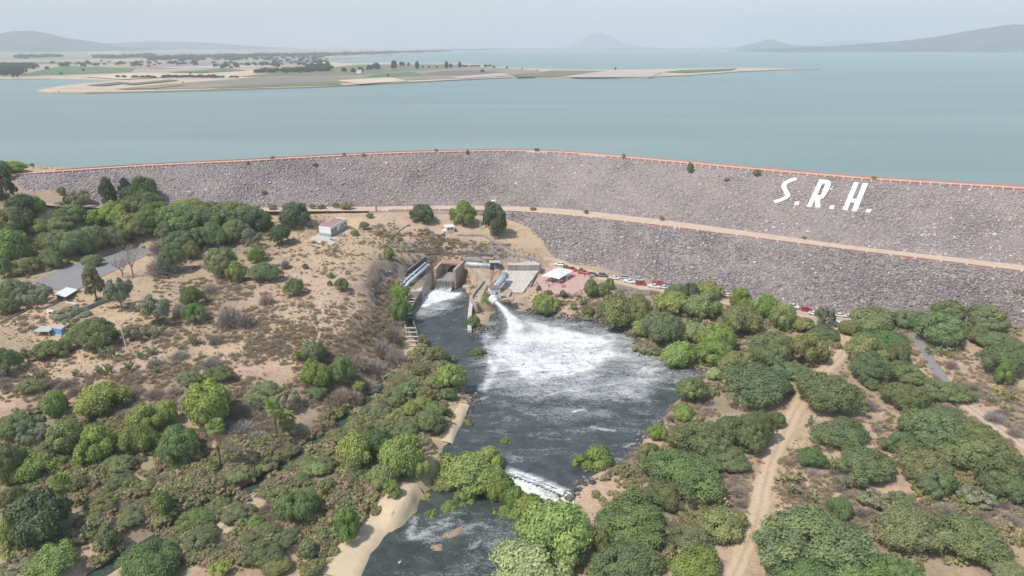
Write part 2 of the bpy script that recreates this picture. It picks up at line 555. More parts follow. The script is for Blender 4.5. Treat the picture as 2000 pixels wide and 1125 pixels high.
# ---- ground colour: what grows or lies where (spots in photo pixels), not light
KIND_RGB = {'T': (0.52, 0.385, 0.25), 'D': (0.50, 0.36, 0.262), 'S': (0.31, 0.24, 0.17), 'G': (0.25, 0.22, 0.13), 'R': (0.25, 0.21, 0.185), 'Y': (0.50, 0.40, 0.235)}
KSPOTS = '''T,700,440 T,640,500 T,740,480 T,600,440 D,600,560 D,640,620 D,700,620 D,560,640 D,500,700 T,600,640 D,620,580 D,700,540 T,690,500 D,730,610 D,560,690
S,760,660 S,720,690 S,680,740 S,640,770 S,700,760 R,760,560 R,755,600 R,765,520 S,760,630 D,800,450 D,860,430 D,900,455 D,860,490 T,1040,470 T,1010,450 R,800,480 D,840,470 R,960,480
S,300,440 S,200,440 S,100,430 S,400,430 S,450,470 S,250,460 D,70,410 D,90,425 T,0,620 T,60,620 T,30,600 T,120,660 T,160,690 S,60,680 T,250,620 D,300,690 S,350,700 S,450,640 S,380,590 D,480,720 D,420,740 S,330,750
D,20,760 D,130,720 D,30,740 S,100,800 S,250,780 S,330,780 S,480,780 S,520,790 S,470,860 G,80,860 G,200,880 S,440,850 S,380,960 G,260,920 S,200,950 G,150,1000 G,50,1000 S,240,1000 D,350,985 D,240,1080 D,390,980 D,205,1110 S,300,1050 G,300,1100
S,560,790 S,500,850 S,550,840 G,620,900 S,640,880 S,600,950 S,540,960 T,520,965 D,490,1000 D,450,1030 D,510,985 D,400,1070 G,450,1000 G,700,820 G,780,760 S,820,720 G,850,760 S,720,800 G,760,820 G,700,900 G,650,1000 S,560,1060 S,700,990
Y,780,970 Y,740,1020 Y,690,1070 Y,660,1110 Y,905,800 Y,890,830 Y,876,860 Y,830,690
D,1100,590 D,1150,590 T,1080,590 D,1200,590 R,1240,575 R,1060,612 R,1150,620 S,1300,600 S,1350,640 G,1300,660 S,1450,650 S,1500,640 G,1400,700 S,1500,700 D,1600,640 D,1640,670 S,1400,760 S,1380,790 S,1350,820 D,1300,880 S,1250,920 D,1140,960 D,1130,1000 T,1220,920 S,1260,900 G,1300,1000 S,1400,1000 S,1440,960
D,1500,960 T,1540,850 T,1480,980 D,1440,1110 S,1420,930 D,1600,940 D,1680,850 D,1720,880 D,1650,960 D,1580,920 S,1700,780 D,1720,800 D,1750,940 D,1600,1000 S,1700,1010 D,1780,970 D,1830,740 D,1880,740 D,1920,720 D,1890,790 S,1950,760 S,1960,800 D,1940,830 D,2000,880 S,1980,820 S,1900,1000 D,1950,1000 S,1990,1010 S,1700,1060 S,1850,1110 S,1750,650 S,1900,640 S,1980,640 S,1650,760 S,1550,700 S,1580,760
T,60,322 T,100,330 G,10,320 T,-20,330 S,0,400 S,0,480 S,60,520 T,180,520 T,230,500'''
kp, kc = [], []
for q in KSPOTS.split():
    k, a, b = q.split(',')
    p = ground(float(a), float(b))[0]
    kp.append(p[:2])
    kc.append(KIND_RGB[k])
kp, kc = np.array(kp), np.array(kc)
gcol = np.zeros((XX.size, 3))
wx = XX.ravel() + (fnoise(XX, YY, 14, 21).ravel() - 0.5) * 22
wy = YY.ravel() + (fnoise(XX, YY, 14, 33).ravel() - 0.5) * 22
for s in range(0, XX.size, 8192):
    d2 = (wx[s:s + 8192, None] - kp[None, :, 0]) ** 2 + (wy[s:s + 8192, None] - kp[None, :, 1]) ** 2
    wt = 1.0 / (d2 + 6.0) ** 2
    gcol[s:s + 8192] = (wt @ kc) / wt.sum(1, keepdims=True)

def grid_faces(nx, ny):
    i = np.arange(nx - 1)[None, :] + np.arange(ny - 1)[:, None] * nx
    i = i.ravel()
    return np.stack([i, i + 1, i + nx + 1, i + nx], 1)

m, nt, b = new_mat('ground')
pos = geo_pos(nt)
base = attr(nt, 'soil', 'Color')
n1 = noise_tex(nt, pos, 0.22, 6, 0.65, 0.4)
n2 = noise_tex(nt, pos, 1.3, 4, 0.7)
n3 = noise_tex(nt, pos, 0.06, 4, 0.6, 0.6)
c = mixc(nt, math_n(nt, 'MULTIPLY', ramp(nt, n1, [(0.50, (0, 0, 0)), (0.68, (1, 1, 1))]), 0.5), base, (0.20, 0.15, 0.10))
c = mixc(nt, math_n(nt, 'MULTIPLY', ramp(nt, n3, [(0.45, (0, 0, 0)), (0.62, (1, 1, 1))]), 0.45), c, (0.54, 0.395, 0.25))
c = mixc(nt, 0.75, c, ramp(nt, n2, [(0.27, (0.55, 0.53, 0.51)), (0.48, (1, 1, 1)), (0.72, (1.25, 1.22, 1.18))]), 'MULTIPLY')
nt.links.new(c, b.inputs['Base Color'])
b.inputs['Roughness'].default_value = 0.95
b.inputs['Specular IOR Level'].default_value = 0.1
bump(nt, b, math_n(nt, 'ADD', n1, math_n(nt, 'MULTIPLY', n2, 0.6)), 0.7, 0.35)
M_GROUND = m

me = np_mesh('ground', np.stack([XX.ravel(), YY.ravel(), ZZ.ravel()], 1), grid_faces(len(gx), len(gy)), [M_GROUND], True)
cattr(me, 'soil', gcol)
tag(mobj('ground', me), 'dry tan hillside and scrubland below the dam', kind='structure')

# country outside the surveyed strip, at the valley level
def ring_sheet(name, x0, x1, y0, y1, z, mat):
    mb = MB()
    xs, ys = [x0, GX0 + 2, GX1 - 2, x1], [y0, GY0 + 2]
    for i in range(3):
        mb.add([(xs[i], ys[0], z), (xs[i + 1], ys[0], z), (xs[i + 1], ys[1], z), (xs[i], ys[1], z)], [(0, 1, 2, 3)])
    for i in (0, 2):
        mb.add([(xs[i], ys[1], z), (xs[i + 1], ys[1], z), (xs[i + 1], y1, z), (xs[i], y1, z)], [(0, 1, 2, 3)])
    return mb.build(name, mat)
valley_mat = simple('valley_soil', (0.30, 0.23, 0.15), 0.95, 0.3, 0.05)
o = ring_sheet('valley_ground', -4000, 4000, -3000, 520, -3.2, valley_mat)
tag(o, 'dry valley floor stretching away beyond the scrub', kind='structure')

# ------------------------------------------------------------------ reservoir
m, nt, b = new_mat('reservoir_water')
pos = geo_pos(nt)
st = nt.nodes.new('ShaderNodeMapping')
st.inputs['Scale'].default_value = (0.0013, 0.008, 1)
nt.links.new(pos, st.inputs[0])
nz = noise_tex(nt, st.outputs[0], 1.0, 5, 0.6, 0.6)
nt.links.new(ramp(nt, nz, [(0.3, (0.19, 0.255, 0.222)), (0.55, (0.226, 0.296, 0.256)), (0.72, (0.262, 0.332, 0.288))]), b.inputs['Base Color'])
b.inputs['Roughness'].default_value = 0.32
b.inputs['IOR'].default_value = 1.333
rp = noise_tex(nt, pos, 0.55, 3, 0.6)
rp2 = noise_tex(nt, pos, 0.10, 2, 0.5)
bump(nt, b, math_n(nt, 'ADD', rp, math_n(nt, 'MULTIPLY', rp2, 2.0)), 0.35, 0.35)
M_LAKE = m
mb = MB()
up = offset(crest_u, 8.0)
near = [(p.x, p.y) for p in up]
pts = [(-3000, 420)] + [(-700, 410)] + near + [(3500, up[-1].y - 60), (16000, 200), (16000, 12500), (-16000, 12500), (-16000, 420)]
mb.add([(x, y, Z_LAKE) for x, y in pts], [tuple(range(len(pts)))])
tag(mb.build('lake', M_LAKE), 'wide calm teal reservoir behind the dam', kind='structure')

# ------------------------------------------------------------------ dam body
dam_mat = simple('dam_fill', (0.30, 0.255, 0.24), 0.95, 0.3, 0.9)
def loft(rows, sub, jit, seed):
    """rows: list of polylines -> verts grid with `sub` steps between rows"""
    N = 220
    R = []
    for r in rows:
        a = np.array([tuple(p) for p in r])
        s = np.concatenate([[0], np.cumsum(np.linalg.norm(np.diff(a, axis=0), axis=1))])
        t = np.linspace(0, s[-1], N)
        R.append(np.stack([np.interp(t, s, a[:, k]) for k in range(3)], 1))
    out = []
    for i in range(len(R) - 1):
        for k in range(sub[i]):
            f = k / sub[i]
            out.append(R[i] * (1 - f) + R[i + 1] * f)
    out.append(R[-1])
    V = np.concatenate(out)
    if jit:
        V[:, 2] += (fnoise(V[:, 0], V[:, 1], 9, seed) - 0.5) * jit
    return V, grid_faces(N, len(out))

def align(a, b):
    """cut both polylines to the same plan extent along x"""
    x0, x1 = max(a[0].x, b[0].x), min(a[-1].x, b[-1].x)
    return [p for p in a if x0 - 3 <= p.x <= x1 + 3], [p for p in b if x0 - 3 <= p.x <= x1 + 3]

def by_angle(cv, angs):
    """points of a polyline at given plan bearings from the camera's foot"""
    a = np.array([(p.x, p.y, p.z) for p in cv])
    ang = np.arctan2(a[:, 0], a[:, 1])
    return [Vector([np.interp(t, ang, a[:, k]) for k in range(3)]) for t in angs]
bear = np.linspace(math.atan2(crest_d[0].x, crest_d[0].y), math.atan2(crest_d[-1].x, crest_d[-1].y), 230)
A_cu = [Vector((p.x, p.y, Z_CREST)) for p in by_angle(crest_u, bear)]
A_cd, A_bi, A_bo, A_to = by_angle(crest_d, bear), by_angle(berm_in, bear), by_angle(berm_out, bear), by_angle(toe, bear)
A_us = [Vector((p.x, p.y, 26)) for p in offset(A_cu, 22.0)]

def sheet(name, rows, sub, mats, jit=0.0, seed=1, smooth=True):
    V, Fc = loft(rows, sub, jit, seed)
    return np_mesh(name, V, Fc, mats, smooth)
_k0 = next(i for i, p in enumerate(A_bo) if p.x > -75)
me = sheet('dam', [A_to[_k0:], A_bo[_k0:]], [10], [dam_mat], 0.5, 3)
lower_face = mobj('dam', me)
tag(lower_face, 'long rock-faced embankment dam curving across the valley', kind='structure')
upper_face = mobj('upper_face', sheet('upper_face', [A_bi, A_cd], [14], [dam_mat], 0.5, 5), lower_face)
mobj('upstream_face', sheet('upstream_face', [A_cu, A_us], [4], [dam_mat], 0.3, 6), lower_face)
road_pink = simple('crest_gravel', (0.60, 0.42, 0.33), 0.9, 0.10, 0.5)
road_tan = simple('berm_gravel', (0.57, 0.445, 0.335), 0.9, 0.14, 0.35)
cr = mobj('crest_road', sheet('crest_road', [A_cd, A_cu], [3], [road_pink]))
tag(cr, 'pale pinkish gravel road along the dam crest', kind='structure')
br = mobj('berm_road', sheet('berm_road', [A_bo, A_bi], [3], [road_tan]))
tag(br, 'tan gravel road along the berm halfway up the dam', kind='structure')

# ---- rip-rap: tens of thousands of stones, instanced on the two faces
def rock_mat(name, stops):
    m, nt, b = new_mat(name)
    pos = geo_pos(nt)
    r = obj_rand(nt)
    c = ramp(nt, r, stops)
    big = noise_tex(nt, pos, 0.035, 4, 0.6, 0.5)
    fine = noise_tex(nt, pos, 3.0, 4, 0.65)
    c = mixc(nt, 0.8, c, ramp(nt, big, [(0.32, (0.70, 0.69, 0.69)), (0.5, (1, 1, 1)), (0.66, (1.16, 1.08, 1.02))]), 'MULTIPLY')
    c = mixc(nt, 0.6, c, ramp(nt, fine, [(0.3, (0.7, 0.7, 0.7)), (0.7, (1.15, 1.15, 1.15))]), 'MULTIPLY')
    nt.links.new(c, b.inputs['Base Color'])
    b.inputs['Roughness'].default_value = 0.9
    b.inputs['Specular IOR Level'].default_value = 0.2
    return m
rock_up = rock_mat('riprap_upper', [(0.0, (0.315, 0.265, 0.248)), (0.25, (0.355, 0.302, 0.283)), (0.6, (0.39, 0.335, 0.313)), (0.95, (0.48, 0.41, 0.38)), (1.0, (0.70, 0.64, 0.60))])
rock_lo = rock_mat('riprap_lower', [(0.0, (0.225, 0.192, 0.185)), (0.35, (0.275, 0.236, 0.225)), (0.7, (0.32, 0.277, 0.263)), (0.95, (0.38, 0.335, 0.32)), (1.0, (0.70, 0.64, 0.60))])
rock_dk = rock_mat('shore_rock', [(0.0, (0.05, 0.047, 0.045)), (0.5, (0.11, 0.10, 0.095)), (0.85, (0.2, 0.18, 0.165)), (1.0, (0.34, 0.30, 0.27))])

def make_rock(name, mat, seed):
    r = np.random.default_rng(seed)
    t = (1 + 5 ** 0.5) / 2
    v = np.array([(-1, t, 0), (1, t, 0), (-1, -t, 0), (1, -t, 0), (0, -1, t), (0, 1, t), (0, -1, -t), (0, 1, -t), (t, 0, -1), (t, 0, 1), (-t, 0, -1), (-t, 0, 1)]) / 1.9
    v = v * (1 + r.uniform(-0.3, 0.3, (12, 1))) * np.array([1.0, r.uniform(0.65, 0.9), r.uniform(0.42, 0.58)])
    f = [(0, 11, 5), (0, 5, 1), (0, 1, 7), (0, 7, 10), (0, 10, 11), (1, 5, 9), (5, 11, 4), (11, 10, 2), (10, 7, 6), (7, 1, 8), (3, 9, 4), (3, 4, 2), (3, 2, 6), (3, 6, 8), (3, 8, 9), (4, 9, 5), (2, 4, 11), (6, 2, 10), (8, 6, 7), (9, 8, 1)]
    return bpy.data.objects.new(name, np_mesh(name, v, np.array(f), [mat]))   # a prototype, not placed in the scene itself

def scatter(name, pts, scl, rot, protos, label=None, parent=None):
    """stuff: one object whose points carry instances of the prototypes (pick by index)"""
    me = bpy.data.meshes.new(name)
    me.vertices.add(len(pts))
    me.vertices.foreach_set('co', np.asarray(pts, np.float32).ravel())
    fattr(me, 'scl', scl)
    a = me.attributes.new('rot', 'FLOAT_VECTOR', 'POINT')
    a.data.foreach_set('vector', np.asarray(rot, np.float32).ravel())
    a = me.attributes.new('pick', 'INT', 'POINT')
    a.data.foreach_set('value', RNG.integers(0, len(protos), len(pts)).astype(np.int32))
    o = mobj(name, me, parent)
    ng = bpy.data.node_groups.new(name, 'GeometryNodeTree')
    ng.interface.new_socket('Geometry', in_out='INPUT', socket_type='NodeSocketGeometry')
    ng.interface.new_socket('Geometry', in_out='OUTPUT', socket_type='NodeSocketGeometry')
    N, L = ng.nodes, ng.links
    gi, go = N.new('NodeGroupInput'), N.new('NodeGroupOutput')
    ti = N.new('GeometryNodeGeometryToInstance')
    for p in reversed(protos):
        oi = N.new('GeometryNodeObjectInfo')
        oi.inputs['Object'].default_value = p
        oi.inputs['As Instance'].default_value = True
        L.new(oi.outputs['Geometry'], ti.inputs[0])
    def named(nm, typ):
        n = N.new('GeometryNodeInputNamedAttribute')
        n.data_type = typ
        n.inputs[0].default_value = nm
        return [s for s in n.outputs if s.enabled][0]
    iop = N.new('GeometryNodeInstanceOnPoints')
    L.new(gi.outputs[0], iop.inputs['Points'])
    L.new(ti.outputs[0], iop.inputs['Instance'])
    iop.inputs['Pick Instance'].default_value = True
    L.new(named('pick', 'INT'), iop.inputs['Instance Index'])
    L.new(named('rot', 'FLOAT_VECTOR'), iop.inputs['Rotation'])
    L.new(named('scl', 'FLOAT'), iop.inputs['Scale'])
    L.new(iop.outputs[0], go.inputs[0])
    o.modifiers.new('instances', 'NODES').node_group = ng
    tag(o, label, kind='stuff')
    return o

def face_points(rows, n, x0, x1):
    """n random points on the loft between two bearing-aligned rows, with x limits"""
    A, B = np.array([tuple(p) for p in rows[0]]), np.array([tuple(p) for p in rows[1]])
    seg = np.linalg.norm(np.diff(A, axis=0), axis=1) + np.linalg.norm(np.diff(B, axis=0), axis=1)
    i = RNG.choice(len(seg), n, p=seg / seg.sum())
    f, g = RNG.random(n)[:, None], RNG.random(n)[:, None]
    p = (A[i] * (1 - f) + A[i + 1] * f) * (1 - g) + (B[i] * (1 - f) + B[i + 1] * f) * g
    return p[(p[:, 0] > x0) & (p[:, 0] < x1)]
def rrot(n, tilt=0.7):
    return np.stack([RNG.uniform(-tilt, tilt, n), RNG.uniform(-tilt, tilt, n), RNG.uniform(0, 2 * PI, n)], 1)
ups = [make_rock('rock', rock_up, s) for s in range(5)]
los = [make_rock('rock', rock_lo, s + 10) for s in range(5)]
dks = [make_rock('rock', rock_dk, s + 20) for s in range(5)]
p = face_points((A_bi, A_cd), 90000, -250, 320)
scatter('upper_riprap', p, np.minimum(RNG.lognormal(-0.95, 0.38, len(p)), 1.25), rrot(len(p)), ups, 'pinkish grey stones covering the upper dam face', upper_face)
p = face_points((A_to, A_bo), 62000, -30, 320)
p = p[p[:, 2] > surf_height(p[:, 0], p[:, 1]) - 0.5]
scatter('lower_riprap', p, np.minimum(RNG.lognormal(-0.90, 0.40, len(p)), 1.4), rrot(len(p)), los, 'dark grey stones covering the lower dam face', lower_face)

# ------------------------------------------------------------------ low red walls with white posts
unit_box = MB().box((0, 0, 0.5), (1, 1, 1))
red_paint = simple('red_paint', (0.46, 0.205, 0.16), 0.8, 0.22, 0.35)
salmon_paint = simple('faded_red_paint', (0.50, 0.25, 0.19), 0.8, 0.2, 0.3)
white_paint = simple('white_paint', (0.78, 0.75, 0.70), 0.7, 0.06, 0.8)
SEC = unit_box.mesh('wall_section', red_paint)
SEC2 = unit_box.mesh('wall_section', salmon_paint)
PST = unit_box.mesh('post', white_paint)
def post_wall(name, cv, step, h, th, label, cat, x0, x1, sec, post=True, ph=0.12, pw=0.4, jut=0.45, gaps=()):
    cv = [p for p in cv if x0 <= p.x <= x1]
    a = np.array([tuple(p) for p in cv])
    s = np.concatenate([[0], np.cumsum(np.linalg.norm(np.diff(a, axis=0), axis=1))])
    n = int(s[-1] / step)
    t = np.linspace(0, s[-1], n + 1)
    q = np.stack([np.interp(t, s, a[:, k]) for k in range(3)], 1)
    mid = q[n // 2]
    r = empty(name, tuple(mid))
    tag(r, label, cat)
    for i in range(n):
        d = q[i + 1] - q[i]
        c = (q[i + 1] + q[i]) / 2 - mid
        ang = math.atan2(d[1], d[0])
        if not any(g0 <= i <= g1 for g0, g1 in gaps):
            o = mobj('wall_section', sec, r)
            o.location = (c[0], c[1], c[2] - 0.15)
            o.rotation_euler = (0, 0, ang)
            o.scale = (np.linalg.norm(d) - pw * 0.98, th, h + 0.15)
        if post:
            o = mobj('post', PST, r)
            e = q[i] - mid
            o.location = (e[0] + math.sin(ang) * jut / 2, e[1] - math.cos(ang) * jut / 2, e[2] - 0.5)
            o.rotation_euler = (0, 0, ang)
            o.scale = (pw, th + jut, h + ph + 0.5)
    return r
post_wall('parapet_wall', offset(A_cd, -0.05), 4.0, 0.7, 0.4, 'low red wall with white posts along the downstream edge of the dam crest', 'parapet', -244, 262, SEC, gaps=((66, 68), (74, 77)))
post_wall('parapet_wall', offset(A_cu, 0.05), 4.0, 0.55, 0.4, 'plain low red wall along the reservoir edge of the dam crest', 'parapet', -232, 262, SEC2, post=False, pw=0.0)
post_wall('kerb_wall', offset(A_bo, 0.2), 9.0, 0.5, 0.45, 'very low red kerb wall with white posts along the outer edge of the berm road', 'kerb wall', -66, 262, SEC, ph=0.15, pw=0.5, jut=0.3)

# ------------------------------------------------------------------ roads, lot, plaza, paths (sheets laid on the ground)
TRACKS = []
def drape(name, cl_px, width, mat, lift, label, zfix=None, step=2.0):
    pts = []
    for q in cl_px.split():
        g = G(*map(float, q.split(',')))
        pts.append(g)
    cv = resample([Vector((p.x, p.y, 0)) for p in pts], step)
    TRACKS.append((cv, width))
    K = 9
    V = []
    for i, p in enumerate(cv):
        a, b2 = cv[max(i - 1, 0)], cv[min(i + 1, len(cv) - 1)]
        t = (b2 - a).normalized()
        for k in range(K):
            u = k / (K - 1) * 2 - 1
            side = 7.7 if u > 0 else 3.1
            ww = width * (1 + 0.30 * (mnoise.noise((i * step / 7.0, side, len(cv) * 0.37))) + 0.22 * mnoise.noise((i * step / 2.2, side, 5.5)))
            V.append((p.x - t.y * u * ww / 2, p.y + t.x * u * ww / 2))
    V = np.array(V)
    z = surf_height(V[:, 0], V[:, 1])
    for dx, dy in ((1, 0), (-1, 0), (0, 1), (0, -1)):
        z = np.maximum(z, surf_height(V[:, 0] + dx, V[:, 1] + dy) - 0.05)
    uu_ = np.tile(np.linspace(-1, 1, K), len(cv))
    me = np_mesh(name, np.column_stack([V, z + np.where(np.abs(uu_) < 0.9, lift, lift - 0.15)]), grid_faces(K, len(cv)), [mat], True)
    fattr(me, 'across', uu_)
    return tag(mobj(name, me), label, kind='structure')

def track_mat(name, c, mid, rut):
    """dirt with two paler wheel ruts and a rougher middle and verge"""
    m, nt, b = new_mat(name)
    pos = geo_pos(nt)
    u = math_n(nt, 'ABSOLUTE', attr(nt, 'across'))
    n1 = noise_tex(nt, pos, 0.35, 5, 0.65)
    n2 = noise_tex(nt, pos, 1.6, 4, 0.7)
    u2 = math_n(nt, 'ADD', u, math_n(nt, 'MULTIPLY', math_n(nt, 'SUBTRACT', n1, 0.5), 0.5))
    col = ramp(nt, u2, [(0.05, mid), (0.30, rut), (0.55, rut), (0.75, c), (1.0, mid)])
    col = mixc(nt, 0.6, col, ramp(nt, n2, [(0.3, (0.72, 0.70, 0.68)), (0.5, (1, 1, 1)), (0.72, (1.12, 1.1, 1.08))]), 'MULTIPLY')
    nt.links.new(col, b.inputs['Base Color'])
    b.inputs['Roughness'].default_value = 0.95
    b.inputs['Specular IOR Level'].default_value = 0.1
    bump(nt, b, n2, 0.5, 0.15)
    return m
dirt = track_mat('track_dirt', (0.53, 0.395, 0.265), (0.48, 0.355, 0.24), (0.575, 0.435, 0.30))
dirt_pale = track_mat('pale_track_dirt', (0.50, 0.39, 0.28), (0.43, 0.33, 0.235), (0.56, 0.44, 0.325))
grey_road = simple('worn_asphalt', (0.26, 0.245, 0.235), 0.9, 0.12, 0.3)
drape('parking_track', '1066,516 1085,514 1130,528 1180,542 1240,556 1300,567 1380,583 1450,596 1540,609 1620,622 1700,634', 8.0, dirt_pale, 0.22, 'tan dirt track at the dam toe where vehicles park')
drape('dirt_track', '1630,622 1642,640 1650,665 1642,695 1618,716 1592,742 1570,775 1548,812 1530,850 1506,900 1492,950 1482,1000 1470,1040 1448,1090 1420,1150', 4.7, dirt, 0.16, 'tan dirt track running down through the mesquite')
drape('side_road', '1786,655 1797,672 1812,695 1824,714 1838,738 1850,752', 3.5, grey_road, 0.16, 'narrow grey road between mesquite trees')
drape('side_track', '1850,752 1884,788 1930,822 1970,850 2030,890', 4.6, dirt_pale, 0.16, 'pale dirt track continuing the grey road')
drape('abutment_track', '84,412 90,425 84,440 76,452', 7, dirt_pale, 0.15, 'bare dirt track down to the wood')
drape('bare_strip', '495,985 470,1005 440,1030 418,1052', 5, dirt_pale, 0.10, 'bare dirt strip through the low scrub')
drape('footpath', '655,548 640,568 628,588 624,606 622,625 628,640 622,660 612,690 600,712', 1.1, dirt_pale, 0.12, 'thin footpath worn across the dry slope')
drape('footpath', '628,640 652,634 680,622 700,604', 0.9, dirt_pale, 0.12, 'branching footpath crossing the dry slope')

def flat_sheet(name, poly, z, mat, label, th=0.12):
    mb = MB()
    c = [(p[0], p[1]) for p in poly]
    ar = sum(c[i][0] * c[(i + 1) % len(c)][1] - c[(i + 1) % len(c)][0] * c[i][1] for i in range(len(c)))
    if ar < 0:
        c = c[::-1]
    mb.prism(c, z - th, z)
    return tag(mb.build(name, mat), label, kind='structure')
flat_sheet('parking_lot', lot_poly, 10.9, grey_road, 'grey asphalt lot beside the wood', 0.6)
plaza_mat = simple('red_paving', (0.54, 0.35, 0.30), 0.85, 0.12, 0.5)
flat_sheet('plaza', plaza_poly, 0.04, plaza_mat, 'reddish paved plaza under the white tent', 0.6)

sand_m = simple('river_sand', (0.60, 0.475, 0.315), 0.95, 0.12, 0.4)
drape('sandy_beach', '806,948 780,985 752,1018 722,1050 694,1085 664,1130', 8.5, sand_m, 0.3, 'pale sandy beach beside the river')
drape('sandy_bank', '908,790 893,825 880,850 874,866', 3.4, sand_m, 0.22, 'narrow pale sandy bank at the pool edge')

# ================================================================== far shore, fields, hills, haze
Z_FAR = 36.0
def land_mat(name, c, var=0.2, scale=0.012):
    m, nt, b = new_mat(name)
    pos = geo_pos(nt)
    n1 = noise_tex(nt, pos, scale, 5, 0.6, 0.3)
    n2 = noise_tex(nt, pos, scale * 9, 3, 0.6)
    f = math_n(nt, 'ADD', math_n(nt, 'MULTIPLY', n1, 0.6), math_n(nt, 'MULTIPLY', n2, 0.4))
    nt.links.new(ramp(nt, f, [(0.3, tuple(x * (1 - 1.5 * var) for x in c)), (0.5, c), (0.7, tuple(x * (1 + var) for x in c))]), b.inputs['Base Color'])
    b.inputs['Roughness'].default_value = 0.95
    b.inputs['Specular IOR Level'].default_value = 0.1
    return m
sand = land_mat('shore_sand', (0.55, 0.44, 0.32), 0.14)
m, nt, b = new_mat('farmed_plain')            # patchwork of distant fields, hedges and bare soil
pos = geo_pos(nt)
mp = nt.nodes.new('ShaderNodeMapping')
mp.inputs['Scale'].default_value = (0.0035, 0.0042, 1)
mp.inputs['Rotation'].default_value = (0, 0, 0.35)
nt.links.new(pos, mp.inputs[0])
vo = nt.nodes.new('ShaderNodeTexVoronoi')
vo.distance = 'CHEBYCHEV'
vo.inputs['Scale'].default_value = 1.0
nt.links.new(mp.outputs[0], vo.inputs['Vector'])
sep = nt.nodes.new('ShaderNodeSeparateColor')
nt.links.new(vo.outputs['Color'], sep.inputs[0])
c = ramp(nt, sep.outputs[0], [(0.0, (0.30, 0.24, 0.17)), (0.3, (0.44, 0.36, 0.26)), (0.5, (0.22, 0.22, 0.13)), (0.62, (0.52, 0.43, 0.31)), (0.8, (0.27, 0.22, 0.18)), (0.92, (0.12, 0.20, 0.08))])
n1 = noise_tex(nt, pos, 0.02, 4, 0.6)
c = mixc(nt, 0.5, c, ramp(nt, n1, [(0.3, (0.8, 0.8, 0.8)), (0.7, (1.15, 1.12, 1.1))]), 'MULTIPLY')
nt.links.new(c, b.inputs['Base Color'])
b.inputs['Roughness'].default_value = 0.95
M_PLAIN = m

def sheet_px(name, s, z, mat, label, th=0.6):
    poly = pl(s, z)
    return flat_sheet(name, poly, z, mat, label, th)
shore_px = '-600,165 0,153.5 97,153 165,154.5 230,156.5 200,160 150,164 110,169 72,176.5 100,180 165,180.5 300,177.5 400,175 450,173.5 600,169.5 680,166 700,164 790,160.5 880,156 1000,150.5 1060,151 1140,151.5 1265,151.5 1290,148.5 1340,147 1400,142.5 1450,139 1520,136 1600,134.6 1520,133.4 1450,132.4 1350,133.5 1290,135 1200,136.5 1120,135 1040,134 1000,132.5 960,130 940,126 880,123.5 840,124.5 800,124 760,122 700,124 660,123 640,118 680,113 760,108 800,106 860,102 880,99 940,98 1000,98.5 1180,99 1330,98 1430,96.8 1530,96.5 1600,97.3 1640,98.7 1700,101 1790,103 1850,103.5 1900,102 1960,101.5 2000,101 2600,101 2600,91.2 -600,91.2'
flat_sheet('far_shore', pl(shore_px, Z_FAR), Z_FAR, sand, 'sandy far shore and peninsula across the reservoir', 4.0)
plain_px = '-600,158 0,150 40,150 100,148 150,146 260,141 330,141 430,141 520,133 600,124 636,117.5 676,112.5 755,107.4 800,105.4 860,101.4 885,98.4 1000,97.6 1180,98 1330,97 1430,96 1530,95.9 1600,96.5 1640,97.8 1700,100 1790,102 1850,102.4 1900,101 2000,100 2600,100 2600,91.5 -600,91.5'
sheet_px('far_plain', plain_px, Z_FAR + 0.5, M_PLAIN, 'hazy farmed plain behind the far shore', 0.8)
cols = {'grey': (0.27, 0.225, 0.19), 'olive': (0.20, 0.20, 0.115), 'green': (0.13, 0.20, 0.10), 'tan': (0.63, 0.51, 0.37), 'brown': (0.21, 0.17, 0.155), 'pale': (0.50, 0.42, 0.35), 'dry': (0.31, 0.265, 0.19)}
fm = {k: land_mat('field_' + k, v, 0.14, 0.02) for k, v in cols.items()}
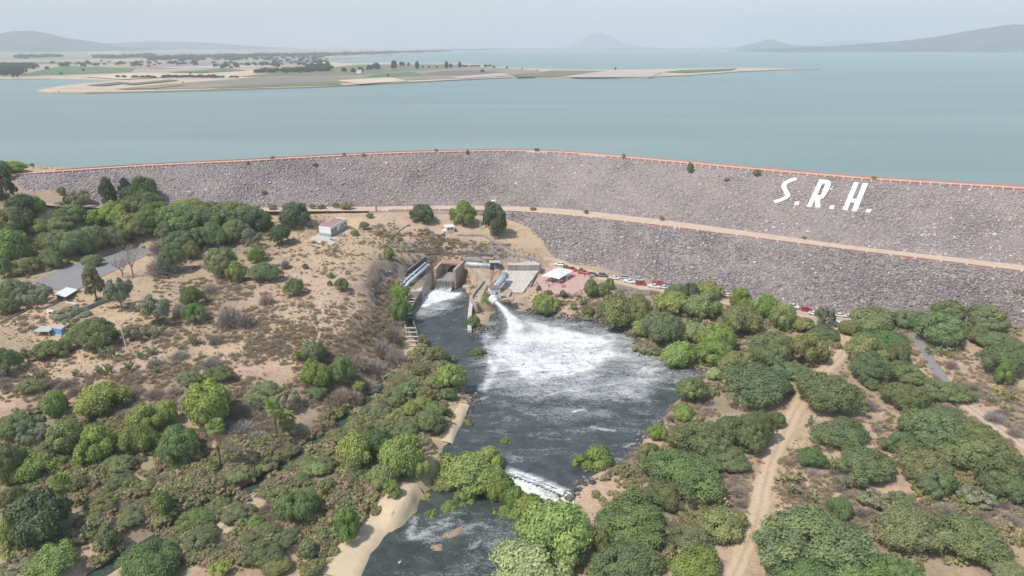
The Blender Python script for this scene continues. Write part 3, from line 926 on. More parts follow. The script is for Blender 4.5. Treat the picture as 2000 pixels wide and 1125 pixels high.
FIELDS = [('dry', '300,166 560,146 700,138 900,128 960,131.5 1000,134 1060,138 1000,147 880,153 700,160 560,166 400,172 300,174', 'dry grassland covering the long peninsula'),
          ('grey', '360,164 520,150 640,149 700,153 660,158 560,161 440,164', 'grey fallow field on the peninsula'),
          ('olive', '404,171 470,165 560,161.5 660,158.5 668,165 560,168 430,172', 'olive grass field along the near shore of the peninsula'),
          ('olive', '470,149 560,139 650,131 700,126 880,125.5 940,128 860,135 760,141 690,147 640,148', 'olive scrub strip across the middle of the peninsula'),
          ('green', '708,151.5 735,144 805,140 832,148 765,150.5', 'bright green crop field on the peninsula'),
          ('tan', '660,156.5 762,151 798,158 702,163.6', 'pale tan stubble field at the near shore'),
          ('brown', '822,143.5 885,137 960,138.5 985,142 900,147.5 838,147', 'ploughed brown field on the peninsula'),
          ('pale', '880,150 980,142 998,147.5 905,153', 'pale bare field near the shore'),
          ('olive', '1000,147.5 1078,137.5 1185,138.2 1090,149.5 1010,150', 'olive field on the neck of the sand spit'),
          ('pale', '1095,149.7 1178,139 1295,140.5 1270,150 1140,150.8', 'pale grey field on the sand spit'),
          ('green', '1297,140.2 1330,136.6 1440,133.6 1425,137.2 1340,142', 'dark green crop strip near the tip of the sand spit'),
          ('green', '40,147 90,134 130,128.5 265,133 255,140 140,144.5', 'hazy green field by the bay'),
          ('green', '330,140.5 440,133.4 480,137 390,142', 'hazy green strip field behind the bay'),
          ('brown', '168,166 232,159.5 255,161 205,167', 'dark ploughed strip on the narrow spit'),
          ('olive', '240,163.5 330,155 350,156.5 262,165', 'olive strip on the narrow spit'),
          ('tan', '160,149 250,144.6 350,144.6 420,146 300,151.5 240,154.5', 'tan beach flat at the head of the bay'),
          ('pale', '300,132.2 440,127.6 560,127 640,126 470,132.6 360,134', 'pale bare strip on the plain'),
          ('dry', '225,173.5 330,163 360,165.5 300,172.5', 'dry grass on the narrow spit')]
for i, (k, s, l) in enumerate(FIELDS):
    sheet_px('field', s, Z_FAR + 0.75 + 0.05 * i, fm[k], l, 0.3)

def hill(name, prof, D, W, mat, label, seed, rough=0.35, foot=Z_FAR - 3):
    """ridge whose skyline passes the given photo points, at distance D, W deep"""
    q = [tuple(map(float, s.split(','))) for s in prof.split()]
    rr = [ray(a, bb) for a, bb in q]
    xs = np.array([r[0] / r[1] * D for r in rr])
    hs = np.array([CAM_H + r[2] / r[1] * D for r in rr])
    nx, ny = 150, 44
    X, Y = np.meshgrid(np.linspace(xs[0] - W * 0.4, xs[-1] + W * 0.4, nx), np.linspace(D - W, D + W * 1.2, ny))
    hx = np.interp(X, xs, hs, left=foot, right=foot) - foot
    t = np.clip(np.where(Y < D, (D - Y) / W, (Y - D) / (W * 1.2)), 0, 1)
    sh = (1 - t) ** 1.25
    n = fnoise(X, Y, W * 0.55, seed, 5)
    Z = foot + hx * np.clip(sh * (1 + rough * (n - 0.5) * 4 * t * (1 - t) * 2), 0, 1.05)
    Z += (fnoise(X, Y, W * 0.12, seed + 3, 3) - 0.5) * 0.05 * hx
    me = np_mesh(name, np.stack([X.ravel(), Y.ravel(), Z.ravel()], 1), grid_faces(nx, ny), [mat], True)
    return tag(mobj(name, me), label, kind='structure')
m, nt, b = new_mat('hill_scrub')
pos = geo_pos(nt)
n1 = noise_tex(nt, pos, 0.0045, 7, 0.72, 0.7)
n2 = noise_tex(nt, pos, 0.03, 4, 0.65)
f = math_n(nt, 'ADD', math_n(nt, 'MULTIPLY', n1, 0.65), math_n(nt, 'MULTIPLY', n2, 0.35))
nt.links.new(ramp(nt, f, [(0.38, (0.022, 0.032, 0.02)), (0.52, (0.055, 0.06, 0.04)), (0.58, (0.16, 0.135, 0.10)), (0.66, (0.48, 0.40, 0.30))]), b.inputs['Base Color'])
b.inputs['Roughness'].default_value = 0.95
M_HILL = m
M_HILL_FAR = land_mat('far_hill_woods', (0.05, 0.06, 0.045), 0.3, 0.003)
hill('hill', '1470,95.5 1560,93 1620,90 1700,84 1760,79 1830,71 1880,62 1920,55 1960,48.5 1985,46 2030,48 2100,55 2250,70 2400,86', 8000, 950, M_HILL, 'scrub-covered hill rising beyond the reservoir', 4)
hill('hill', '1425,95 1455,89 1480,83 1495,77.5 1508,76 1522,81 1545,87 1600,91 1680,94', 12300, 900, M_HILL_FAR, 'small pointed hill on the far shore', 11)
hill('hill', '-400,88 -200,80 -100,71 -40,67 0,66 25,61 45,58.5 62,59 85,63 105,71 120,75 150,76.5 168,83 200,89 240,92', 8800, 1500, M_HILL_FAR, 'hazy two-humped hill behind the far plain', 21)
hill('hill', '130,91 200,85 260,81.5 310,80.5 350,81 420,84 480,89 540,93', 12500, 1800, M_HILL_FAR, 'faint long low ridge on the horizon', 31)
hill('hill', '1095,94 1120,86 1135,77 1150,67 1163,63 1178,63.5 1195,71 1208,79 1225,84 1250,90 1290,94', 19000, 1500, M_HILL_FAR, 'faint dome-shaped hill on the horizon', 41)
hill('hill', '1560,91 1600,84 1640,79 1670,77 1700,79 1760,84 1800,90', 17000, 1500, M_HILL, 'very faint ridge behind the far shore', 51)

# ---- haze: the air of the whole valley
hz = MB()
hz.box((0, 13500, 322.5), (56000, 36000, 675))
m = bpy.data.materials.new('haze')
m.use_nodes = True
nt = m.node_tree
nt.nodes.remove(nt.nodes['Principled BSDF'])
pv = nt.nodes.new('ShaderNodeVolumePrincipled')
pv.inputs['Color'].default_value = (0.86, 0.935, 0.985, 1)
pv.inputs['Density'].default_value = 0.00013
pv.inputs['Anisotropy'].default_value = 0.0
nt.links.new(pv.outputs[0], nt.nodes['Material Output'].inputs['Volume'])
tag(hz.build('haze', m), 'thin pale haze filling the valley', kind='stuff')

# ================================================================== pool, river, stream, jet
def water_mat(name, deep, foam_col=(0.80, 0.80, 0.77), rough=0.12, bscale=0.9, bstr=0.5, foam=True, flow=None):
    m, nt, b = new_mat(name)
    pos = geo_pos(nt)
    n1 = noise_tex(nt, pos, bscale, 4, 0.62, 0.8)
    n0 = noise_tex(nt, pos, bscale * 0.22, 3, 0.6, 0.8)
    lum = ramp(nt, n0, [(0.35, tuple(x * 0.75 for x in deep)), (0.65, tuple(x * 1.3 for x in deep))])
    if foam:
        f = attr(nt, 'foam')
        vec = pos
        if flow is not None:
            mp = nt.nodes.new('ShaderNodeMapping')
            mp.inputs['Rotation'].default_value = (0, 0, flow)
            mp.inputs['Scale'].default_value = (0.55, 1.25, 1)
            nt.links.new(pos, mp.inputs[0])
            vec = mp.outputs[0]
        a = noise_tex(nt, vec, 0.42, 7, 0.68, 1.4)
        a2 = noise_tex(nt, vec, 0.13, 4, 0.6, 0.8)
        rid = math_n(nt, 'SUBTRACT', 1.0, math_n(nt, 'MULTIPLY', math_n(nt, 'ABSOLUTE', math_n(nt, 'SUBTRACT', a, 0.5)), 5.0), True)
        fine = noise_tex(nt, pos, 1.6, 4, 0.7, 0.5)
        s = math_n(nt, 'ADD', math_n(nt, 'MULTIPLY', rid, 0.36), math_n(nt, 'MULTIPLY', math_n(nt, 'SUBTRACT', a2, 0.5), 0.8))
        s = math_n(nt, 'ADD', s, math_n(nt, 'MULTIPLY', math_n(nt, 'SUBTRACT', fine, 0.5), 0.55))
        s = math_n(nt, 'ADD', s, f)
        k = ramp(nt, s, [(0.46, (0, 0, 0)), (0.74, (0.40, 0.40, 0.40)), (1.10, (1, 1, 1))])
        lum = mixc(nt, k, lum, foam_col)
        b_r = math_n(nt, 'ADD', math_n(nt, 'MULTIPLY', k, 0.6), rough)
        nt.links.new(b_r, b.inputs['Roughness'])
    else:
        b.inputs['Roughness'].default_value = rough
    nt.links.new(lum, b.inputs['Base Color'])
    b.inputs['IOR'].default_value = 1.333
    bump(nt, b, math_n(nt, 'ADD', n1, math_n(nt, 'MULTIPLY', n0, 1.6)), bstr, 0.5)
    return m

def water_grid(name, poly, z, step, mats, foam_fn, amp, margin=2.0):
    xs, ys = [p[0] for p in poly], [p[1] for p in poly]
    X, Y = np.meshgrid(np.arange(min(xs) - 3, max(xs) + 3, step), np.arange(min(ys) - 3, max(ys) + 3, step))
    keep = inside_poly(X, Y, poly) | (dist_line(X, Y, poly, True) < margin)
    nx = X.shape[1]
    f = grid_faces(nx, X.shape[0])
    f = f[keep.ravel()[f].all(1)]
    fo = foam_fn(X, Y)
    Z = z + (fnoise(X, Y, 7, 3, 3) - 0.5) * (0.16 + amp * np.clip(fo, 0, 1)) + (fnoise(X, Y, 2.4, 8, 3) - 0.5) * (0.10 + amp * 0.8 * np.clip(fo, 0, 1))
    used = np.unique(f)
    remap = np.full(X.size, -1)
    remap[used] = np.arange(len(used))
    V = np.stack([X.ravel(), Y.ravel(), Z.ravel()], 1)[used]
    me = np_mesh(name, V, remap[f], mats, True)
    fattr(me, 'foam', fo.ravel()[used])
    return me

NOZ = P(969, 590.5, 0.4)
HIT = P(1012, 642, Z_POOL)
core = pl('988,652 1003,634 1024,632 1070,642 1130,654 1180,666 1192,690 1150,716 1090,732 1030,728 985,706 968,680', Z_POOL)
wide = pl('946,668 962,650 990,640 1040,628 1110,632 1180,646 1240,668 1272,700 1280,735 1220,765 1130,770 1040,764 980,750 955,735', Z_POOL)
edge1 = pl('946,664 950,686 958,705 966,722 956,742 944,758', Z_POOL)
spill = pl('842,568 893,572 884,580 862,586 838,592 828,598 830,588', Z_POOL)
spill_w = pl('842,568 895,571 880,590 850,612 822,622 818,605', Z_POOL)
streak = [pl('905,596 890,598 878,604 868,614', Z_POOL), pl('900,599 886,603 876,611', Z_POOL), pl('1155,832 1175,838 1200,841', Z_POOL), pl('952,775 930,782 915,790', Z_POOL), pl('1222,872 1238,868', Z_POOL), pl('925,648 905,642', Z_POOL), pl('1120,805 1140,800', Z_POOL)]
weir_line = pl('1000,922 1035,934 1070,947 1112,966', Z_POOL)
def foam_pool(X, Y):
    def dd(poly):
        return np.where(inside_poly(X, Y, poly), 0, dist_line(X, Y, poly, True))
    f = 0.65 * np.exp(-(dd(core) / 10.0) ** 1.2)
    f = np.maximum(f, 1.15 * np.exp(-(np.hypot(X - HIT.x - 4, Y - HIT.y + 4) / 13.0) ** 2))
    f = np.maximum(f, 0.44 * np.exp(-(dd(wide) / 10.0) ** 1.3))
    f = np.maximum(f, 0.24 * np.exp(-(dd(wide) / 42.0) ** 1.3))
    f = np.maximum(f, 0.55 * np.exp(-(dist_line(X, Y, edge1) / 3.2) ** 2))
    f = np.maximum(f, 0.74 * np.exp(-(dd(spill) / 3.0) ** 1.5))
    f = np.maximum(f, 0.40 * np.exp(-(dd(spill_w) / 5.0) ** 1.3))
    for s in streak:
        f = np.maximum(f, 0.46 * np.exp(-(dist_line(X, Y, s) / 0.8) ** 2))
    f = np.maximum(f, 0.75 * np.exp(-(dist_line(X, Y, weir_line) / 2.0) ** 2))
    # calm dark water under the jet and along the left arm
    calm = pl('948,640 985,604 1002,640 985,668 955,664', Z_POOL)
    q = np.clip(dist_line(X, Y, calm, True) / 4.0, 0, 1) * inside_poly(X, Y, calm)
    f = f * (1 - 0.8 * q)
    arm = pl('800,620 925,590 945,665 955,700 940,770 900,800 840,690', Z_POOL)
    return f - 0.12 * inside_poly(X, Y, arm)
M_POOL = water_mat('pool_water', (0.066, 0.074, 0.073), rough=0.16, bscale=0.8, bstr=0.5, flow=math.radians(-30))
tag(mobj('pool', water_grid('pool', pool_poly, Z_POOL, 0.7, [M_POOL], foam_pool, 1.15)), 'dark churning pool below the dam streaked with white foam', kind='structure')

r_str = [pl('812,1010 800,1040 806,1052 830,1048', Z_RIVER), pl('838,1040 860,1030 885,1022', Z_RIVER), pl('905,1035 930,1020 955,1030', Z_RIVER), pl('868,905 862,925 850,940', Z_RIVER), pl('920,1070 934,1060', Z_RIVER), pl('880,1010 850,1026 822,1046', Z_RIVER)]
fast = pl('850,1010 900,1020 1000,1025 1000,1090 900,1120 800,1125 850,1080', Z_RIVER)
def foam_river(X, Y):
    f = np.zeros_like(X)
    for s in r_str:
        f = np.maximum(f, 0.36 * np.exp(-(dist_line(X, Y, s) / 1.3) ** 2))
    d = np.where(inside_poly(X, Y, fast), 0, dist_line(X, Y, fast, True))
    f = np.maximum(f, 0.20 * np.exp(-(d / 8.0) ** 1.5))
    foot = pl('1000,950 1040,970 1090,988 1120,992', Z_RIVER)
    return np.maximum(f, 0.9 * np.exp(-(dist_line(X, Y, foot) / 3.0) ** 2))
M_RIVER = water_mat('river_water', (0.058, 0.070, 0.062), rough=0.16, bscale=0.9, bstr=0.35, flow=math.radians(35))
tag(mobj('river', water_grid('river', river_poly, Z_RIVER, 0.8, [M_RIVER], foam_river, 0.7)), 'shallow rocky river leaving the pool', kind='structure')

# weir: ragged white step of water from pool level down to the river
def cascade(name, top, bot, zt, zb, n, label, seed):
    T, Bt = resample(top, 0.5), resample(bot, 0.5)
    N = 90
    def rs(a):
        a = np.array([tuple(p) for p in a])
        s = np.concatenate([[0], np.cumsum(np.linalg.norm(np.diff(a, axis=0), axis=1))])
        t = np.linspace(0, s[-1], N)
        return np.stack([np.interp(t, s, a[:, k]) for k in range(3)], 1)
    A, B2 = rs(T), rs(Bt)
    rows = []
    for k in range(n + 1):
        t = k / n
        r = A * (1 - t) + B2 * t
        r[:, 2] = zt + 0.08 - (zt - zb) * (t ** 1.5) + 0.05 * (1 - t)
        wv = (fnoise(r[:, 0] * 3, r[:, 1] * 0.4, 1.6, seed, 3) - 0.5)
        r[:, 2] += wv * 0.9 * (0.25 + t * (1.25 - t))
        rows.append(r)
    V = np.concatenate(rows)
    me = np_mesh(name, V, grid_faces(N, n + 1), [M_WHITE], True)
    fo = np.repeat(np.linspace(0.42, 0.85, n + 1), N)
    fattr(me, 'foam', fo)
    return tag(mobj(name, me), label, kind='structure')
M_WHITE = water_mat('white_water', (0.09, 0.10, 0.105), rough=0.3, bscale=1.6, bstr=0.8)
cascade('weir_cascade', pl('996,920 1035,934 1070,947 1122,969', Z_POOL), pl('990,955 1030,972 1075,988 1120,1001', Z_RIVER), Z_POOL, Z_RIVER + 0.1, 10, 'white water tumbling over the weir at the foot of the pool', 5)
cascade('small_cascade', pl('861,884 872,890 886,900', Z_POOL), pl('856,905 866,914 880,920', Z_RIVER), Z_POOL, Z_RIVER + 0.1, 6, 'short white fall beside the small trees at the pool outlet', 9)

# stream
cv = stream_c
V = []
for i, p in enumerate(cv):
    a, b2 = cv[max(i - 1, 0)], cv[min(i + 1, len(cv) - 1)]
    t = Vector((b2.x - a.x, b2.y - a.y, 0)).normalized()
    for s in (-2.4, -0.8, 0.8, 2.4):
        V.append((p.x - t.y * s, p.y + t.x * s, p.z + 0.02))
M_STREAM = water_mat('stream_water', (0.050, 0.072, 0.058), rough=0.1, bscale=1.5, bstr=0.2, foam=False)
tag(mobj('stream', np_mesh('stream', V, grid_faces(4, len(cv)), [M_STREAM], True)), 'narrow dark green stream running through the scrub', kind='structure')

# jet of water from the valve
m, nt, b = new_mat('jet_water')
pos = geo_pos(nt)
n1 = noise_tex(nt, pos, 1.8, 5, 0.65, 0.5)
nt.links.new(ramp(nt, n1, [(0.3, (0.66, 0.68, 0.68)), (0.6, (0.82, 0.83, 0.82))]), b.inputs['Base Color'])
b.inputs['Roughness'].default_value = 0.6
b.inputs['Subsurface Weight'].default_value = 0.0
bump(nt, b, n1, 0.6, 0.3)
M_JET = m
NOZ = P(969, 590.5, 0.4)
HIT = P(1012, 642, Z_POOL)
NV, K = 40, 22
V = []
for i in range(NV + 1):
    t = i / NV * 1.16
    c = NOZ.lerp(HIT, t)
    c.z = NOZ.z + (HIT.z - NOZ.z) * (0.35 * t + 0.65 * t * t) + 0.0
    r = 0.62 + 0.6 * t + 1.5 * t ** 2.2
    d = (HIT - NOZ).normalized()
    a = d.cross(Vector((0, 0, 1))).normalized()
    bb = a.cross(d)
    for k in range(K):
        th = 2 * PI * k / K
        rr = r * (1 + (0.12 + 0.55 * t) * (mnoise.noise((c.x * 0.5 + 2.2 * math.cos(th), c.y * 0.5, 2.2 * math.sin(th))) + 0.5 * mnoise.noise((c.x * 1.4, c.y * 1.4 + 3 * math.sin(th), 4 * math.cos(th)))))
        V.append(tuple(c + a * rr * math.cos(th) * (1 + 0.35 * t) + bb * rr * math.sin(th) * (1 - 0.25 * t)))
fs = [(i * K + k, i * K + (k + 1) % K, (i + 1) * K + (k + 1) % K, (i + 1) * K + k) for i in range(NV) for k in range(K)]
fs += [tuple(range(K - 1, -1, -1)), tuple(NV * K + k for k in range(K))]
jet = mobj('water_jet', np_mesh('water_jet', np.array(V), fs, [M_JET], True))
tag(jet, 'thick white jet of water shooting from the round valve into the pool', 'water jet')
dv = np.array([(-1, 0, -0.5), (1, 0, -0.4), (0, 1, -0.5), (0, 0, 0.9)])
drop = bpy.data.objects.new('drop', np_mesh('drop', dv, np.array([(0, 1, 3), (1, 2, 3), (2, 0, 3), (0, 2, 1)]), [M_JET]))
n = 11000
t = RNG.random(n) ** 0.55
base = np.array(NOZ)[None] * (1 - t[:, None]) + np.array(HIT)[None] * t[:, None]
base[:, 2] = NOZ.z + (HIT.z - NOZ.z) * (0.35 * t + 0.65 * t * t)
off = RNG.normal(0, 1, (n, 3)) * (0.45 + 2.3 * t[:, None] ** 1.5) * np.array([1.1, 1.0, 0.7])
pp = base + off
pp[:, 2] = np.maximum(pp[:, 2], Z_POOL + 0.1)
scatter('spray', pp, RNG.uniform(0.035, 0.11, n), rrot(n, 3), [drop], 'loose spray around the water jet')
n = 8000
ang, rad = RNG.uniform(0, 2 * PI, n), np.abs(RNG.normal(0, 1, n))
pp = np.stack([HIT.x + 3 + rad * 9 * np.cos(ang), HIT.y - 3 + rad * 7 * np.sin(ang), Z_POOL + 0.2 + np.abs(RNG.normal(0, 0.9, n)) * np.exp(-rad * 0.6)], 1)
scatter('spray', pp, RNG.uniform(0.04, 0.14, n), rrot(n, 3), [drop], 'splashing spray where the jet hits the pool')

# ================================================================== outlet works and buildings
conc = simple('concrete', (0.46, 0.40, 0.33), 0.9, 0.16, 0.35, streak=0.55)
conc_tan = simple('stained_concrete', (0.50, 0.40, 0.29), 0.9, 0.2, 0.28, dark=(0.27, 0.20, 0.14), streak=0.75)
conc_pale = simple('pale_concrete', (0.58, 0.53, 0.46), 0.9, 0.14, 0.3, streak=0.4)
conc_dark = simple('weathered_concrete', (0.155, 0.145, 0.14), 0.9, 0.28, 0.3, streak=0.5)
conc_grey = simple('grey_concrete', (0.33, 0.31, 0.29), 0.9, 0.2, 0.3, streak=0.5)
white_wall = simple('white_wall', (0.80, 0.79, 0.76), 0.8, 0.05, 0.6)
blue_plinth = simple('blue_grey_paint', (0.34, 0.40, 0.44), 0.8, 0.1, 0.6)
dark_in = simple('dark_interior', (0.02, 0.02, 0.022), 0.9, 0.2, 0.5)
glass = simple('window_glass', (0.03, 0.035, 0.04), 0.12, 0.1, 0.3, spec=0.6)
pipe_blue = simple('pale_blue_pipe', (0.57, 0.64, 0.67), 0.45, 0.1, 0.5, streak=0.3)
pipe_steel = simple('steel_blue_pipe', (0.41, 0.46, 0.49), 0.4, 0.15, 0.4, streak=0.35)
roof_red = simple('reddish_roof', (0.36, 0.23, 0.20), 0.9, 0.15, 0.6)
roof_plum = simple('plum_roof', (0.23, 0.165, 0.165), 0.85, 0.15, 0.6)
tin = simple('white_sheet_roof', (0.74, 0.75, 0.75), 0.5, 0.06, 0.7)
tin_grey = simple('grey_sheet_roof', (0.48, 0.47, 0.44), 0.6, 0.12, 0.7)
sky_blue = simple('blue_painted_wall', (0.13, 0.36, 0.62), 0.7, 0.12, 0.7)
wood = simple('grey_wood', (0.22, 0.18, 0.15), 0.9, 0.2, 2.0)
metal = simple('galvanised_steel', (0.52, 0.52, 0.50), 0.45, 0.1, 1.0)
rail_red = simple('red_railing', (0.50, 0.12, 0.08), 0.6, 0.1, 1.0)
M_LAMP = simple('lamp_head', (0.62, 0.62, 0.60), 0.5, 0.05, 1.0)

def V3(px, py, z):
    return P(px, py, z)

# ---- outlet box
FL, FR, BL, BR = Vector((-35.7, 308.0)), Vector((-25.6, 306.9)), Vector((-33.2, 322.2)), Vector((-22.4, 320.4))
def mix2(a, b, t):
    return a * (1 - t) + b * t
u_f = (FR - FL).normalized()
u_l, u_r = (BL - FL).normalized(), (BR - FR).normalized()
box = empty('outlet_box', (FL.x, FL.y, -5.5))
tag(box, 'open-topped tan concrete outlet box with a row of baffle teeth at its lip', 'outlet structure')
O = Vector((FL.x, FL.y, -5.5))
class LMB(MB):
    """MB whose points are given in world space and stored relative to an origin"""
    def __init__(self, origin):
        super().__init__()
        self.o = Vector(origin)
    def build(self, name, mats, parent=None, smooth=False):
        self.v = [(v[0] - self.o.x, v[1] - self.o.y, v[2] - self.o.z) for v in self.v]
        return super().build(name, mats, parent, smooth)
T = 1.15
def quadplan(*q):
    return [(p.x, p.y) for p in q]
mb = LMB(O); mb.prism(quadplan(FL, FL + u_f * T, BL + u_f * T, BL), -6.5, 4.0); mb.build('side_wall', conc_tan, box)
mb = LMB(O); mb.prism(quadplan(FR - u_f * T, FR, BR, BR - u_f * T), -6.5, 4.0); mb.build('side_wall', conc, box)
fi0, fi1 = FL + u_f * T + u_l * 0.02, FR - u_f * T + u_r * 0.02
bi0, bi1 = BL + u_f * T, BR - u_f * T
mb = LMB(O); mb.prism(quadplan(fi0, fi1, bi1, bi0), -1.55, -1.0); mb.build('floor', conc_grey, box)
# back wall with the tunnel arch
bw = LMB(O)
wdt = (bi1 - bi0).length
ub = (bi1 - bi0).normalized()
cen, ra = wdt * 0.60, 2.9
back0 = bi0 - u_l * 2.2
def bp(s, z):
    q = back0 + ub * s
    return (q.x, q.y, z)
arc = [(cen - ra * math.cos(PI * k / 16), -1.0 + 3.2 * math.sin(PI * k / 16)) for k in range(17)]
for k in range(16):
    (s0, z0), (s1, z1) = arc[k], arc[k + 1]
    bw.add([bp(s0, z0), bp(s1, z1), bp(s1, 3.45), bp(s0, 3.45)], [(0, 1, 2, 3)])
bw.add([bp(0, -1), bp(cen - ra, -1), bp(cen - ra, 3.45), bp(0, 3.45)], [(0, 1, 2, 3)])
bw.add([bp(cen + ra, -1), bp(wdt, -1), bp(wdt, 3.45), bp(cen + ra, 3.45)], [(0, 1, 2, 3)])
bw.build('back_wall', conc, box)
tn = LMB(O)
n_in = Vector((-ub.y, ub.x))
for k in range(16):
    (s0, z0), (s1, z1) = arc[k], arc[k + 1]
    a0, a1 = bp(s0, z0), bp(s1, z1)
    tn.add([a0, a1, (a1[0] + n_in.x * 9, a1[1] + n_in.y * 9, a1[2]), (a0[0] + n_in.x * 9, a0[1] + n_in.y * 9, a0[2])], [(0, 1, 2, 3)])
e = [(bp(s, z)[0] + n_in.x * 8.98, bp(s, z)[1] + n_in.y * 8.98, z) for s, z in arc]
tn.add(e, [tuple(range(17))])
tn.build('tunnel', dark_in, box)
mb = LMB(O); mb.prism(quadplan(bi0 - u_l * 4.6 + ub * 0.01, bi1 - u_r * 4.6 - ub * 0.01, bi1 - ub * 0.01 + u_r * 0.6, bi0 + ub * 0.01 + u_l * 0.6), 3.46, 4.1); mb.build('bridge_slab', simple('red_brown_slab', (0.47, 0.24, 0.17), 0.9, 0.18, 0.6), box)
mb = LMB(O); mb.prism(quadplan(fi0 - u_l * 0.8, fi1 - u_r * 0.8, fi1 - u_r * 0.01, fi0 - u_l * 0.01), -1.75, -1.05); mb.build('lip', conc_grey, box)
mb = LMB(O); mb.prism(quadplan(fi0 + u_l * 0.6, fi1 + u_r * 0.6, fi1 + u_r * 1.2, fi0 + u_l * 1.2), -6.4, -1.8); mb.build('toe_wall', conc_dark, box)
tooth = MB().box((0, 0, 0), (0.42, 1.5, 2.0), 0, 0.85).mesh('baffle_tooth', conc_grey)
ang_f = math.atan2(u_f.y, u_f.x)
for k in range(11):
    q = mix2(fi0, fi1, (k + 0.6) / 11.2) - u_l * 0.1
    o = mobj('baffle_tooth', tooth, box)
    o.location = (q.x - O.x, q.y - O.y, -2.85 - O.z)
    o.rotation_euler = (0, 0, ang_f)
# falling water between the teeth
A0, A1 = fi0 - u_l * 0.3, fi1 - u_r * 0.3
V, nn = [], 40
for r in range(9):
    t = r / 8
    for k in range(nn):
        q = mix2(A0, A1, k / (nn - 1)) - u_l * (t * 4.2)
        V.append((q.x, q.y, -2.9 - 2.1 * t ** 0.8 + 0.35 * (mnoise.noise((k * 0.9, t * 1.5, 3)) ) + 0.25 * math.sin(k * 1.77)))
me = np_mesh('apron_cascade', V, grid_faces(nn, 9), [M_WHITE], True)
fattr(me, 'foam', np.repeat(np.linspace(0.12, 0.7, 9), nn))
tag(mobj('apron_cascade', me), 'water pouring through the baffle teeth of the outlet box', kind='structure')

# ---- warped left wall, ledge and slope
def loft_px(name, rows, mats, parent=None, thick=None, O=None):
    """surface through rows of world points (equal counts), finely resampled"""
    N = 16
    R = []
    for r in rows:
        a = np.array([tuple(p) for p in r])
        s = np.linspace(0, 1, len(a))
        t = np.linspace(0, 1, N)
        R.append(np.stack([np.interp(t, s, a[:, k]) for k in range(3)], 1))
    R = np.array(R)
    t = np.linspace(0, 1, 13)
    s = np.linspace(0, 1, len(R))
    out = np.array([[[np.interp(tt, s, R[:, j, k]) for k in range(3)] for j in range(N)] for tt in t])
    V = out.reshape(-1, 3)
    if O is not None:
        V = V - np.array(tuple(O))
    return mobj(name, np_mesh(name, V, grid_faces(N, len(t)), mats, True), parent)
tr = empty('transition_wall', tuple(V3(826, 575, -5.5)))
tag(tr, 'curved tan concrete wall sweeping from the outlet box down to the water', 'retaining wall')
Ot = V3(826, 575, -5.5)
loft_px('wall_face', [[V3(846.5, 524, 4.0), V3(834, 534, 3.0), V3(817, 549, 1.4), V3(803, 563.5, 0.0)],
                      [V3(846.5, 540, 0.0), V3(838, 549, -0.3), V3(829, 557, -0.8), V3(820, 566, -1.4)],
                      [V3(846.5, 564, -5.6), V3(841, 569, -5.6), V3(835, 575, -5.6), V3(826, 583, -5.6)]], [conc_tan], tr, O=Ot)
lb = LMB(Ot)
lb.prism([tuple(p)[:2] for p in (V3(802, 569, -0.9), V3(823, 568.5, -0.9), V3(826, 559, -0.9), V3(806, 556.5, -0.9))], -6, -0.9)
lb.build('ledge', conc_pale, tr)
dk = empty('side_slab', tuple(V3(812, 530, 2)))
tag(dk, 'dark weathered concrete slab lining the bank above the pale blue pipes', 'retaining wall')
od = V3(812, 530, 2)
sl = LMB(od)
a, b_, c_, d_ = V3(833, 499, 7.6), V3(833.5, 513, 4.4), V3(785, 551, -0.2), V3(797, 528, 4.4)
back = Vector((-0.6, 0.5, -1.2))
sl.hexa([d_ + back, a + back, b_ + back, c_ + back][::-1], [d_, a, b_, c_][::-1])
sl.build('slab', conc_dark, dk)
cp = LMB(od)
cp.tube([d_ + Vector((0, 0, 0.15)), a + Vector((0, 0, 0.15))], 0.35, 4)
cp.build('coping', conc_grey, dk)

# ---- pipes
def pipe(name, pts, r, mat, label, cat, flange=None, group=None, n=14):
    o0 = Vector(pts[0])
    e_ = empty(name, tuple(o0))
    tag(e_, label, cat, group)
    mb = LMB(o0); mb.tube(pts, r, n); mb.build('barrel', mat, e_, True)
    L = [Vector(p) for p in pts]
    for k in (flange or []):
        i = min(int(k * (len(L) - 1)), len(L) - 2)
        f = k * (len(L) - 1) - i
        c = L[i].lerp(L[i + 1], f)
        d = (L[i + 1] - L[i]).normalized()
        mb = LMB(o0); mb.tube([c - d * 0.18, c + d * 0.18], r * 1.22, n); mb.build('flange', metal, e_)
    return e_
pipe('pipe', [V3(838.5, 517, 5.2), V3(799, 551, 1.8), V3(792, 560, 0.4), V3(790, 566, -0.6)], 0.68, pipe_blue, 'pale blue pipe running down the bank, the one nearer the outlet box', 'pipe', (0.02, 0.33, 0.62))
pipe('pipe', [V3(831.5, 513.5, 5.4), V3(797, 543, 2.4), V3(786, 556, 0.6)], 0.52, pipe_blue, 'thinner pale blue pipe running down the bank below the dark slab', 'pipe', (0.02, 0.5, 0.75))
sup = MB().box((0, 0, 0.6), (0.5, 0.5, 1.6)).mesh('pipe_saddle', conc_grey)
vs = empty('valve_stand', tuple(V3(792, 553, 0.8)))
tag(vs, 'cluster of pale blue valves with handwheels where the two pipes end', 'valve')
ov = V3(792, 553, 0.8)
